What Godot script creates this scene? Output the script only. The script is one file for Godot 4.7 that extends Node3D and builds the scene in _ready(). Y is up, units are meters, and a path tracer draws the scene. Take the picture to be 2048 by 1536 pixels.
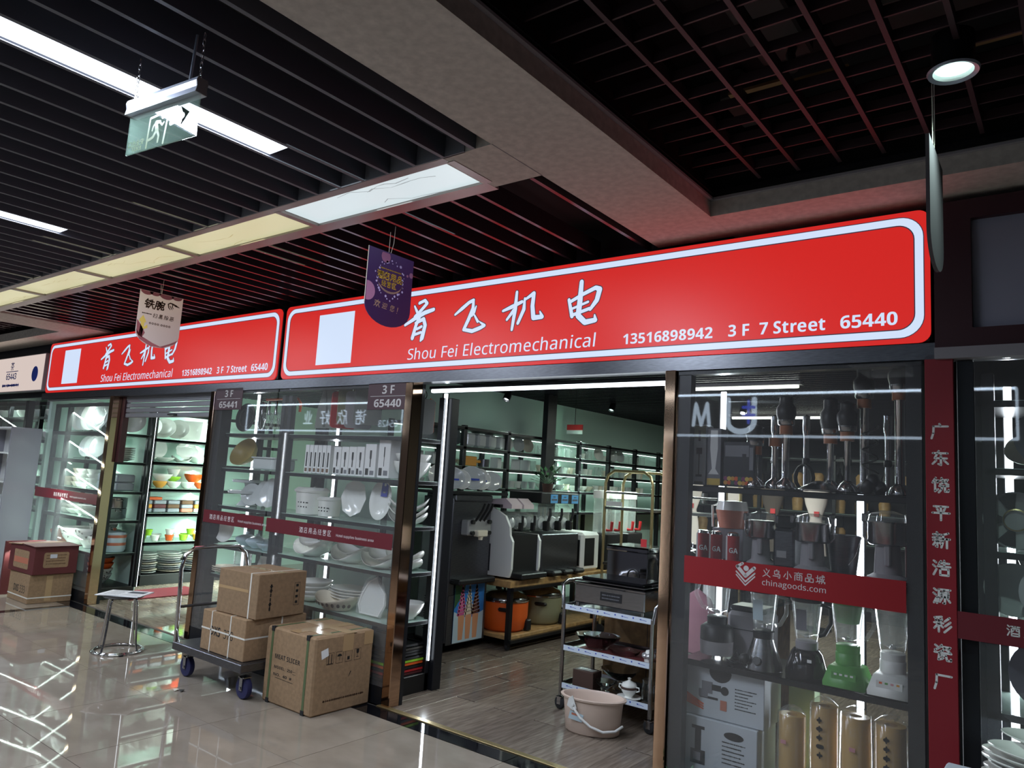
extends Node3D

const F := 1.0
var M := {}
var taken := {}
var noises := {}
var font_plain: SystemFont
var font_bold: SystemFont

# ---------------------------------------------------------------- mesh builder
class MB:
	var v := PackedVector3Array()
	var n := PackedVector3Array()

	func tri(a: Vector3, b: Vector3, c: Vector3, na: Vector3, nb: Vector3, nc: Vector3) -> void:
		if (b - a).cross(c - a).dot(na + nb + nc) > 0.0:
			v.append(a); v.append(c); v.append(b); n.append(na); n.append(nc); n.append(nb)
		else:
			v.append(a); v.append(b); v.append(c); n.append(na); n.append(nb); n.append(nc)

	func quad(a: Vector3, b: Vector3, c: Vector3, d: Vector3, nn: Vector3) -> void:
		tri(a, b, c, nn, nn, nn)
		tri(a, c, d, nn, nn, nn)

	func face(pts: Array, out_from: Vector3) -> void: # flat polygon, normal away from a point
		var nn: Vector3 = (pts[1] - pts[0]).cross(pts[2] - pts[0]).normalized()
		if nn.dot(pts[0] - out_from) < 0.0:
			nn = -nn
		for i in range(1, pts.size() - 1):
			tri(pts[0], pts[i], pts[i + 1], nn, nn, nn)

	func box(c: Vector3, s: Vector3, t := Transform3D.IDENTITY, b := 0.0) -> MB:
		var h := s * 0.5
		var mid := t * c
		var inn := Vector3(h.x - b, h.y - b, h.z - b)
		for ax in 3:
			var p := (ax + 1) % 3
			var q := (ax + 2) % 3
			for sg in [-1.0, 1.0]:
				var pts := []
				for k in [[-1, -1], [1, -1], [1, 1], [-1, 1]]:
					var w := Vector3.ZERO
					w[ax] = sg * h[ax]; w[p] = k[0] * inn[p]; w[q] = k[1] * inn[q]
					pts.append(t * (c + w))
				face(pts, mid)
			if b > 0.0:
				for sp in [-1.0, 1.0]:
					for sq in [-1.0, 1.0]:
						var pts := []
						for k in [[-1, 0], [1, 0], [1, 1], [-1, 1]]:
							var w := Vector3.ZERO
							w[ax] = k[0] * inn[ax]
							w[p] = sp * (h[p] if k[1] == 0 else inn[p])
							w[q] = sq * (inn[q] if k[1] == 0 else h[q])
							pts.append(t * (c + w))
						face(pts, mid)
		if b > 0.0:
			for i in 8:
				var sx := 1.0 if i & 1 else -1.0
				var sy := 1.0 if i & 2 else -1.0
				var sz := 1.0 if i & 4 else -1.0
				face([t * (c + Vector3(sx * h.x, sy * inn.y, sz * inn.z)), t * (c + Vector3(sx * inn.x, sy * h.y, sz * inn.z)), t * (c + Vector3(sx * inn.x, sy * inn.y, sz * h.z))], mid)
		return self

	func lathe(prof: Array, seg := 24, t := Transform3D.IDENTITY, sx := 1.0, sz := 1.0, wave := 0.0, lobes := 6) -> MB: # profile of [r, y] from bottom outside to inside
		var m := prof.size()
		var ymax := 0.001
		for e in prof:
			ymax = maxf(ymax, e[1])
		var ns := []
		for i in m - 1:
			var d := Vector2(prof[i + 1][0] - prof[i][0], prof[i + 1][1] - prof[i][1])
			ns.append(Vector2(d.y, -d.x).normalized())
		var dirs := []
		for k in seg + 1:
			dirs.append(TAU * k / seg)
		for i in m - 1:
			var n0: Vector2 = ns[i]
			var n1: Vector2 = ns[i]
			if i > 0 and ns[i - 1].dot(ns[i]) > 0.6:
				n0 = (ns[i - 1] + ns[i]).normalized()
			if i < m - 2 and ns[i + 1].dot(ns[i]) > 0.6:
				n1 = (ns[i + 1] + ns[i]).normalized()
			for k in seg:
				var pts := []
				var nr := []
				for e in [[i, k, n0], [i, k + 1, n0], [i + 1, k + 1, n1], [i + 1, k, n1]]:
					var a: float = dirs[e[1]]
					var r: float = prof[e[0]][0]
					var y: float = prof[e[0]][1]
					if wave != 0.0:
						y += wave * r * r * cos(lobes * a) * y / ymax
					pts.append(t * Vector3(r * cos(a) * sx, y, r * sin(a) * sz))
					var q: Vector2 = e[2]
					nr.append((t.basis * Vector3(q.x * cos(a) / sx, q.y, q.x * sin(a) / sz)).normalized())
				if prof[i][0] > 1e-5:
					tri(pts[0], pts[1], pts[2], nr[0], nr[1], nr[2])
				if prof[i + 1][0] > 1e-5:
					tri(pts[0], pts[2], pts[3], nr[0], nr[2], nr[3])
		return self

	func tube(pts: Array, r: float, seg := 8, closed := false, caps := true) -> MB:
		var m := pts.size()
		var rings := []
		var up := Vector3(0.13, 0.97, 0.21).normalized()
		for i in m:
			var a: Vector3 = pts[(i - 1 + m) % m] if closed or i > 0 else pts[0]
			var b: Vector3 = pts[(i + 1) % m] if closed or i < m - 1 else pts[m - 1]
			var d: Vector3 = (b - a).normalized()
			if absf(d.dot(up)) > 0.98:
				up = Vector3(0.9, 0.1, 0.3).normalized()
			var x := (up - d * up.dot(d)).normalized()
			var y := d.cross(x)
			up = x
			var ring := []
			for k in seg:
				var ang := TAU * k / seg
				ring.append(x * cos(ang) + y * sin(ang))
			rings.append(ring)
		for i in (m if closed else m - 1):
			var j := (i + 1) % m
			var off := 0
			if closed and i == m - 1:
				var best := -2.0
				for o in seg:
					var dd: float = rings[i][0].dot(rings[j][o])
					if dd > best:
						best = dd; off = o
			for k in seg:
				var k2 := (k + 1) % seg
				var a0: Vector3 = rings[i][k]
				var a1: Vector3 = rings[i][k2]
				var b0: Vector3 = rings[j][(k + off) % seg]
				var b1: Vector3 = rings[j][(k2 + off) % seg]
				tri(pts[i] + a0 * r, pts[i] + a1 * r, pts[j] + b1 * r, a0, a1, b1)
				tri(pts[i] + a0 * r, pts[j] + b1 * r, pts[j] + b0 * r, a0, b1, b0)
		if caps and not closed:
			for e in [[0, 1], [m - 1, m - 2]]:
				var fan := []
				for k in seg:
					fan.append(pts[e[0]] + rings[e[0]][k] * r)
				face(fan, pts[e[1]])
		return self

	func prism(poly: PackedVector2Array, z0: float, z1: float, t := Transform3D.IDENTITY) -> MB:
		var ix := Geometry2D.triangulate_polygon(poly)
		var nz := t.basis.z.normalized() * signf(z1 - z0)
		for i in range(0, ix.size(), 3):
			tri(t * V3(poly[ix[i]], z1), t * V3(poly[ix[i + 1]], z1), t * V3(poly[ix[i + 2]], z1), nz, nz, nz)
			if z0 != z1:
				tri(t * V3(poly[ix[i]], z0), t * V3(poly[ix[i + 1]], z0), t * V3(poly[ix[i + 2]], z0), -nz, -nz, -nz)
		if z0 != z1:
			var cw := Geometry2D.is_polygon_clockwise(poly)
			var m := poly.size()
			for i in m:
				var a := poly[i]
				var b := poly[(i + 1) % m]
				var d := b - a
				var o := Vector2(d.y, -d.x) * (-1.0 if cw else 1.0)
				quad(t * V3(a, z0), t * V3(b, z0), t * V3(b, z1), t * V3(a, z1), (t.basis * Vector3(o.x, o.y, 0)).normalized())
		return self

	func ring(outer: PackedVector2Array, inner: PackedVector2Array, z0: float, z1: float, t := Transform3D.IDENTITY) -> MB:
		var m := outer.size()
		var nz := t.basis.z.normalized()
		for i in m:
			var j := (i + 1) % m
			quad(t * V3(outer[i], z1), t * V3(outer[j], z1), t * V3(inner[j], z1), t * V3(inner[i], z1), nz)
			if z0 != z1:
				quad(t * V3(outer[i], z0), t * V3(outer[j], z0), t * V3(inner[j], z0), t * V3(inner[i], z0), -nz)
				var d := outer[j] - outer[i]
				if d.length() > 1e-7:
					var mid := (outer[i] + outer[j]) * 0.5
					var o := Vector2(d.y, -d.x)
					if o.dot(mid) < 0.0: o = -o
					var on := (t.basis * Vector3(o.x, o.y, 0)).normalized()
					quad(t * V3(outer[i], z0), t * V3(outer[j], z0), t * V3(outer[j], z1), t * V3(outer[i], z1), on)
					quad(t * V3(inner[i], z0), t * V3(inner[j], z0), t * V3(inner[j], z1), t * V3(inner[i], z1), -on)
		return self

	static func V3(p: Vector2, z: float) -> Vector3:
		return Vector3(p.x, p.y, z)

	func rib(pts: Array, t: Transform3D, w := 0.0) -> MB: # flat brush stroke; points are Vector3(x, y, width)
		var nz := t.basis.z.normalized()
		for i in pts.size():
			var p: Vector3 = pts[i]
			var r := (w if w > 0.0 else p.z) * 0.5
			if i < pts.size() - 1:
				var q: Vector3 = pts[i + 1]
				var r2 := (w if w > 0.0 else q.z) * 0.5
				var d := Vector2(q.x - p.x, q.y - p.y).normalized()
				var o := Vector2(-d.y, d.x)
				quad(t * Vector3(p.x + o.x * r, p.y + o.y * r, 0), t * Vector3(q.x + o.x * r2, q.y + o.y * r2, 0), t * Vector3(q.x - o.x * r2, q.y - o.y * r2, 0), t * Vector3(p.x - o.x * r, p.y - o.y * r, 0), nz)
			var c := t * Vector3(p.x, p.y, 0)
			for k in 8:
				var a := TAU * k / 8.0
				var b := TAU * (k + 1) / 8.0
				tri(c, t * Vector3(p.x + cos(a) * r, p.y + sin(a) * r, 0), t * Vector3(p.x + cos(b) * r, p.y + sin(b) * r, 0), nz, nz, nz)
		return self

	func face2(pts: Array) -> MB: # a thin crumpled scrap, both sides
		var mid := Vector3.ZERO
		for p in pts:
			mid += p / pts.size()
		for i in pts.size():
			var a: Vector3 = pts[i]
			var b: Vector3 = pts[(i + 1) % pts.size()]
			var c := mid + Vector3(0, 0.006, 0)
			var nn := (b - a).cross(c - a).normalized()
			if nn.y < 0.0: nn = -nn
			tri(a, b, c, nn, nn, nn)
			tri(a - Vector3(0, 0.001, 0), b - Vector3(0, 0.001, 0), c - Vector3(0, 0.001, 0), -nn, -nn, -nn)
		return self

	func mesh() -> ArrayMesh:
		var a := []
		a.resize(Mesh.ARRAY_MAX)
		a[Mesh.ARRAY_VERTEX] = v
		a[Mesh.ARRAY_NORMAL] = n
		var m := ArrayMesh.new()
		m.add_surface_from_arrays(Mesh.PRIMITIVE_TRIANGLES, a)
		return m

# ---------------------------------------------------------------- naming and placing
func numbered(called: String) -> String:
	if not taken.has(called):
		taken[called] = 0
		return called
	taken[called] += 1
	return "%s_%03d" % [called, taken[called]]

func ob(called: String, shape, m, parent: Node3D = self) -> MeshInstance3D:
	var o := MeshInstance3D.new()
	o.mesh = shape.mesh() if shape is MB else shape
	o.material_override = M[m] if m is String else m
	o.name = numbered(called) if parent == self else called
	parent.add_child(o, true)
	return o

func tag(o: Node3D, label := "", category := "", group := "", kind := "") -> Node3D:
	for e in [["label", label], ["category", category], ["group", group], ["kind", kind]]:
		if e[1] != "":
			o.set_meta(e[0], e[1])
	return o

func thing(called: String, label: String, category: String, at := Vector3.ZERO, turn := 0.0, group := "") -> Node3D:
	var o := Node3D.new()
	o.name = numbered(called)
	add_child(o)
	o.position = at
	o.rotation.y = turn
	tag(o, label, category, group)
	return o

func one(called: String, label: String, category: String, shape, m, at := Vector3.ZERO, turn := 0.0, group := "") -> MeshInstance3D:
	var o := ob(called, shape, m)
	o.position = at
	o.rotation.y = turn
	tag(o, label, category, group)
	return o

func struct(called: String, shape, m, label := "", category := "") -> MeshInstance3D:
	var o := ob(called, shape, m)
	tag(o, label, category, "", "structure")
	return o

func dup(o: Node3D, at: Vector3, turn: float, label: String, group := "") -> Node3D:
	var r: Node3D = o.duplicate()
	r.name = numbered(str(o.name).rstrip("0123456789").rstrip("_"))
	add_child(r)
	r.position = at
	r.rotation = Vector3(0, turn, 0)
	r.set_meta("label", label)
	if group != "":
		r.set_meta("group", group)
	return r

const ORD := ["first", "second", "third", "fourth", "fifth", "sixth", "seventh", "eighth", "ninth", "tenth", "eleventh", "twelfth", "thirteenth", "fourteenth", "fifteenth", "sixteenth", "seventeenth", "eighteenth"]

func fr(o: Vector3, x := Vector3.RIGHT, y := Vector3.UP) -> Transform3D:
	return Transform3D(Basis(x, y, x.cross(y)), o)

func rrect(w: float, h: float, r: float, k := 6) -> PackedVector2Array:
	var p := PackedVector2Array()
	for c in [[1, 1, 0], [-1, 1, 1], [-1, -1, 2], [1, -1, 3]]:
		for i in k + 1:
			var a: float = PI / 2 * (c[2] + float(i) / k)
			p.append(Vector2(c[0] * (w / 2 - r) + cos(a) * r, c[1] * (h / 2 - r) + sin(a) * r))
	return p

func disc(r: float, k := 20, sx := 1.0, c := Vector2.ZERO) -> PackedVector2Array:
	var p := PackedVector2Array()
	for i in k:
		p.append(c + Vector2(cos(TAU * i / k) * r * sx, sin(TAU * i / k) * r))
	return p

# ---------------------------------------------------------------- lettering
func latin(b: MB, s: String, cap: float, at: Vector2, t: Transform3D, bold := false, width := 0.0, align := 0, slant := 0.0) -> void:
	var tm := TextMesh.new()
	tm.font = font_bold if bold else font_plain
	tm.font_size = 64
	tm.pixel_size = cap / (0.714 * 64.0)
	tm.depth = 0.0
	tm.curve_step = 3.0
	tm.text = s
	var a := tm.get_mesh_arrays()
	if a.is_empty() or a[0] == null or a[0].size() == 0:
		return
	var vs: PackedVector3Array = a[Mesh.ARRAY_VERTEX]
	var ix: PackedInt32Array = a[Mesh.ARRAY_INDEX] if a[Mesh.ARRAY_INDEX] != null else PackedInt32Array(range(vs.size()))
	var lo := 1e9
	var hi := -1e9
	for p in vs:
		lo = minf(lo, p.x); hi = maxf(hi, p.x)
	var ref := TextMesh.new()
	ref.font = tm.font; ref.font_size = 64; ref.pixel_size = tm.pixel_size; ref.depth = 0.0; ref.text = s + "H"
	var base := 1e9
	var va: PackedVector3Array = ref.get_mesh_arrays()[Mesh.ARRAY_VERTEX]
	var far := -1e9
	for p in va:
		far = maxf(far, p.x)
	for p in va:
		if p.x > far - 0.1 * cap:
			base = minf(base, p.y)
	var k := (width / (hi - lo)) if width > 0.0 else 1.0
	var x0 := at.x - (0.0 if align == 0 else (hi - lo) * k * (0.5 if align == 1 else 1.0))
	var nz := t.basis.z.normalized()
	for i in range(0, ix.size(), 3):
		var q := []
		for j in 3:
			var p := vs[ix[i + j]]
			q.append(t * Vector3(x0 + (p.x - lo) * k + slant * (p.y - base), at.y + p.y - base, 0))
		b.tri(q[0], q[1], q[2], nz, nz, nz)

func strokes(s: String) -> Array:
	var all := []
	for part in s.split(";"):
		var pts := []
		for e in part.split(" ", false):
			var c := e.split(",")
			pts.append(Vector3(float(c[0]), float(c[1]), float(c[2]) if c.size() > 2 else 0.0))
		all.append(pts)
	return all

func han(b: MB, s: String, size: float, at: Vector2, t: Transform3D, w := 9.0, adv := 1.12, down := false, wide := 1.0, lean := 0.0) -> void: # characters drawn stroke by stroke; at = top left
	for i in s.length():
		var g: String = GLYPH.get(s[i], "")
		if g == "":
			continue
		var o := at + (Vector2(0, -size * adv * i) if down else Vector2(size * adv * wide * i, 0))
		for st in strokes(g):
			var pts := []
			for p in st:
				pts.append(Vector3(o.x + (p.x + lean * (50 - p.y)) * size * wide / 100.0, o.y - p.y * size / 100.0, (p.z if p.z > 0.0 else w) * size / 100.0))
			b.rib(pts, t)

const GLYPH := {
	"酒": "8,8 20,20;4,36 16,46;6,94 22,60;30,14 96,14;36,30 92,30 92,94 36,94 36,30;54,14 54,44 44,56;72,14 72,50 84,50;36,74 92,74",
	"店": "50,2 54,12;14,16 94,16;16,16 14,60 4,96;54,26 54,56;54,40 86,40;32,58 84,58 84,94 32,94 32,58",
	"用": "20,10 18,60 8,94;20,10 86,10 86,92 74,92;20,36 86,36;20,62 86,62;52,10 52,94",
	"品": "30,8 70,8 70,40 30,40 30,8;8,54 44,54 44,92 8,92 8,54;56,54 92,54 92,92 56,92 56,54",
	"经": "26,6 10,30 28,32 8,58 32,56;6,86 36,76;46,12 86,12 50,46;66,30 92,46;48,58 88,58;68,58 68,90;42,90 96,90",
	"营": "8,14 92,14;32,4 32,22;68,4 68,22;12,44 12,30 90,30 86,42;32,40 68,40 68,54 32,54 32,40;22,64 78,64 78,94 22,94 22,64",
	"区": "90,8 12,8 12,92 94,92;28,24 74,74;74,22 28,76",
	"义": "44,4 56,22;18,24 48,66 90,94;80,16 56,62 8,94",
	"乌": "48,2 40,16;22,16 72,16 70,40 52,38;22,16 22,54 84,54 80,92 64,90;6,74 66,74",
	"小": "50,6 50,92 36,84;28,34 8,72;70,32 92,70",
	"商": "50,2 50,12;6,14 94,14;34,18 40,30;66,18 60,30;12,94 12,34 88,34 88,92 78,90;42,40 30,54;58,40 70,54;34,60 66,60 66,84 34,84 34,60",
	"城": "20,12 20,78;4,38 36,38;4,82 38,70;92,24 44,24 44,60 36,94;46,44 62,44 60,74 50,72;68,6 74,56 96,92 98,76;90,42 60,94;78,6 88,16",
	"广": "48,2 54,14;14,18 94,18;16,18 14,60 4,94",
	"东": "10,18 90,18;42,4 20,50 86,50;54,32 54,92 40,86;28,64 8,86;72,64 92,84",
	"饶": "24,4 6,34;18,20 38,20 34,32;20,34 20,88 36,74;46,20 90,14;56,4 66,30 92,44;84,24 48,42;44,54 92,54;58,54 56,74 40,94;74,54 74,88 92,88 94,76",
	"平": "12,12 88,12;28,22 36,42;72,22 64,42;4,52 96,52;50,12 50,96",
	"新": "26,2 30,12;6,16 50,16;16,22 20,32;40,22 36,32;4,36 52,36;6,52 50,52;28,36 28,92 20,88;24,56 6,80;34,58 48,74;88,6 60,16;60,16 60,56 50,94;60,42 96,42;80,42 80,96",
	"浩": "8,8 20,18;4,34 16,44;6,92 22,58;46,8 34,30;40,20 90,20;64,4 64,40;30,40 96,40;42,56 86,56 86,92 42,92 42,56",
	"源": "8,8 20,18;4,34 16,44;6,92 22,58;32,10 94,10;34,10 32,56 22,94;62,14 56,24;46,26 84,26 84,54 46,54 46,26;46,40 84,40;65,54 65,92 56,90;48,64 38,84;80,64 92,82",
	"彩": "46,4 8,12;14,22 18,32;30,20 32,30;48,18 42,30;6,42 54,42;30,34 30,94;28,46 6,76;34,48 52,66;88,6 62,30;92,32 64,58;96,56 60,94",
	"瓷": "10,6 22,14;8,34 24,26;44,2 32,20;38,12 90,12 80,24;60,18 50,34 34,42;60,22 90,42;6,48 94,48;32,48 26,90 48,82;34,62 66,62 72,90 92,90 92,80;44,70 52,78",
	"厂": "14,12 94,12;16,12 14,56 4,94",
	"欢": "6,20 40,20 24,66 4,88;10,38 42,82;58,6 46,38;54,26 92,26 84,44;70,30 66,60 44,94;68,56 94,94",
	"迎": "10,8 20,20;4,38 20,38 18,72 4,88;4,84 30,90 96,92;50,8 36,18 36,70 52,58;62,16 90,16 90,64 80,62;64,16 64,80",
	"您": "26,4 6,36;18,22 18,58;46,4 36,24;40,14 88,14 82,26;62,16 62,52 52,50;48,30 40,44;74,30 84,44;14,66 8,86;28,64 32,90 70,90 72,78;48,62 54,74;82,64 92,78",
	"铁": "24,4 6,34;18,18 42,18;12,38 40,38;6,58 42,58;26,38 26,90 42,76;56,10 50,32;52,24 90,24;46,48 96,48;70,6 70,48 46,92;72,50 96,92",
	"腕": "12,10 10,60 4,92;12,10 32,10 32,90;12,34 32,34;12,58 32,58;64,2 66,10;42,28 42,16 94,16 92,28;54,24 40,54;50,34 62,34 56,66 40,92;46,50 54,60;70,36 88,36 86,62 78,60;70,36 70,84 94,84 94,72",
	"扫": "6,26 40,26;24,4 24,92 12,86;6,66 40,54;52,16 90,16 90,90 50,90;54,52 90,52",
	"黑": "24,8 76,8 76,44 24,44 24,8;36,18 40,34;64,18 60,34;50,8 50,72;16,58 84,58;6,74 94,74;18,84 12,96;38,84 42,94;60,84 64,94;80,84 90,96",
	"除": "12,8 12,96;12,8 34,8 24,36 36,52 14,58;66,4 40,40;66,4 96,38;52,42 82,42;44,60 92,60;68,42 68,92 58,88;52,68 40,88;80,68 92,84",
	"恶": "12,10 88,10;38,10 38,50;62,10 62,50;20,22 26,42;80,22 74,42;6,54 94,54;14,66 8,88;28,64 32,92 70,92 72,80;48,62 54,74;82,66 92,80",
	"安": "50,2 54,12;10,30 10,16 90,16 86,30;44,24 24,64 82,94;72,44 52,74 16,94;4,46 96,46",
	"全": "50,4 6,46;50,4 94,46;24,46 76,46;26,68 74,68;6,92 94,92;50,46 50,92",
	"出": "50,4 50,92;20,18 20,46 80,46 80,18;10,60 10,92 90,92 90,60",
	"口": "14,16 86,16 86,90 14,90 14,16",
	"茶": "6,16 94,16;32,4 32,28;68,4 68,28;50,24 6,56;50,24 94,56;26,60 74,60;50,44 50,96;32,72 18,90;68,72 82,90",
	"诺": "12,8 20,18;4,34 20,34 20,84 32,74;36,20 96,20;52,8 52,32;78,8 78,32;34,44 96,44;64,34 34,74;52,60 88,60 88,92 52,92 52,60",
	"欣": "40,6 14,14;14,14 14,54 4,92;14,42 46,42;32,42 32,94;62,6 50,36;58,24 94,24 86,42;72,28 68,60 46,94;70,56 96,94",
	"好": "20,6 10,58 40,90;36,26 28,64 4,92;2,38 42,38;52,14 90,14 70,36;70,36 70,92 58,88;46,54 98,54",
	"业": "38,8 38,88;62,8 62,88;14,30 24,66;86,28 76,64;4,90 96,90",
	"首": "22,12,5 29,26,8;34,6,8 48,1,8 54,9,9 40,24,9 24,38,7;0,56,7 28,41,11 50,31,11 72,26,9;38,36,10 29,60,10 22,90,11;28,54,8 48,46,10 53,62,11 47,92,13 44,98,6;32,69,7 44,64,7;28,82,7 43,78,7",
	"飞": "0,42,7 22,26,12 44,10,11 58,5,11;58,5,9 58,28,12 46,60,13 32,90,11;32,90,10 60,97,12 84,90,12 98,84,10 80,70,3;68,24,5 62,42,10 56,52,6;64,50,6 76,70,9",
	"机": "0,46,7 24,38,11 50,28,9;35,1,8 33,45,12 27,97,8;29,48,10 12,70,7;57,20,6 56,48,11 42,82,9;57,24,6 80,10,11 78,42,12 82,72,13 104,72,11 98,58,4",
	"电": "2,40,8 12,80,10;4,46,8 40,30,9 70,19,10 80,24,13 74,48,12 58,68,8;12,62,6 52,50,6;10,78,8 56,66,8;33,1,11 31,45,14 28,80,14 46,97,13 72,94,11 70,82,4",
}

# ---------------------------------------------------------------- scene
func _ready() -> void:
	font_plain = SystemFont.new(); font_plain.font_names = PackedStringArray(["Droid Sans"])
	font_bold = SystemFont.new(); font_bold.font_names = PackedStringArray(["Droid Sans"]); font_bold.font_weight = 700
	# camera
	var cam := Camera3D.new()
	cam.name = "camera"
	cam.fov = 54.8635
	cam.near = 0.05
	cam.far = 60.0
	cam.transform = Transform3D(Basis.from_euler(Vector3(0.1277618, 0.66289663, 0.06029399)), Vector3(0, 1.6, 3.732))
	add_child(cam)
	cam.current = true
	# surroundings: an interior without sky
	var env := Environment.new()
	env.background_mode = Environment.BG_COLOR
	env.background_color = Color(0.01, 0.01, 0.012)
	env.tonemap_mode = Environment.TONE_MAPPER_LINEAR
	env.tonemap_exposure = 1.25
	env.sdfgi_enabled = true
	env.ssao_enabled = true
	env.ssil_enabled = true
	var we := WorldEnvironment.new()
	we.name = "surroundings"
	we.environment = env
	add_child(we)
	materials()
	ceiling_lamps()
	structure()
	signs()
	corridor()
	windows()
	interior()
	right_window()
	neighbours()

func area(called: String, parent: Node3D, at: Vector3, towards: Vector3, w: float, h: float, energy: float, col: Color, up := Vector3.RIGHT) -> void:
	var l := AreaLight3D.new()
	l.name = called
	l.area_size = Vector2(w, h)
	l.area_normalize_energy = false
	l.light_energy = energy
	l.light_color = col
	l.shadow_enabled = true
	l.area_range = 14.0
	l.area_attenuation = 2.0
	parent.add_child(l, true)
	var z := -towards.normalized()
	var x := up.cross(z).normalized()
	l.transform = Transform3D(Basis(x, z.cross(x), z), at)

func noise_tex(key: String, freq: float, lo: Color, hi: Color, seamless := true, fractal := 4, size := 256, normal := false, kind := FastNoiseLite.TYPE_SIMPLEX_SMOOTH) -> NoiseTexture2D:
	if noises.has(key):
		return noises[key]
	var nz := FastNoiseLite.new()
	nz.seed = noises.size() * 7 + 3
	nz.noise_type = kind
	nz.frequency = freq
	nz.fractal_octaves = fractal
	var t := NoiseTexture2D.new()
	t.width = size; t.height = size
	t.seamless = seamless
	t.noise = nz
	t.normalize = true
	if normal:
		t.as_normal_map = true
		t.bump_strength = 2.0
	else:
		var g := Gradient.new()
		g.set_color(0, lo); g.set_color(1, hi)
		t.color_ramp = g
	noises[key] = t
	return t

func mt(key: String, col: Color, rough := 0.6, metal := 0.0, tex: Texture2D = null, scale := Vector3.ONE, world := true) -> StandardMaterial3D:
	var m := StandardMaterial3D.new()
	m.resource_name = key
	m.albedo_color = col
	m.roughness = rough
	m.metallic = metal
	if tex:
		m.albedo_texture = tex
		m.uv1_triplanar = true
		m.uv1_world_triplanar = world
		m.uv1_scale = scale
	M[key] = m
	return m

func glow(key: String, col: Color, energy: float) -> StandardMaterial3D:
	var m := mt(key, Color(col.r * 0.12, col.g * 0.12, col.b * 0.12), 0.35)
	m.emission_enabled = true
	m.emission = col
	m.emission_energy_multiplier = energy
	return m

func c8(r: int, g: int, b: int) -> Color:
	return Color8(r, g, b)

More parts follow.
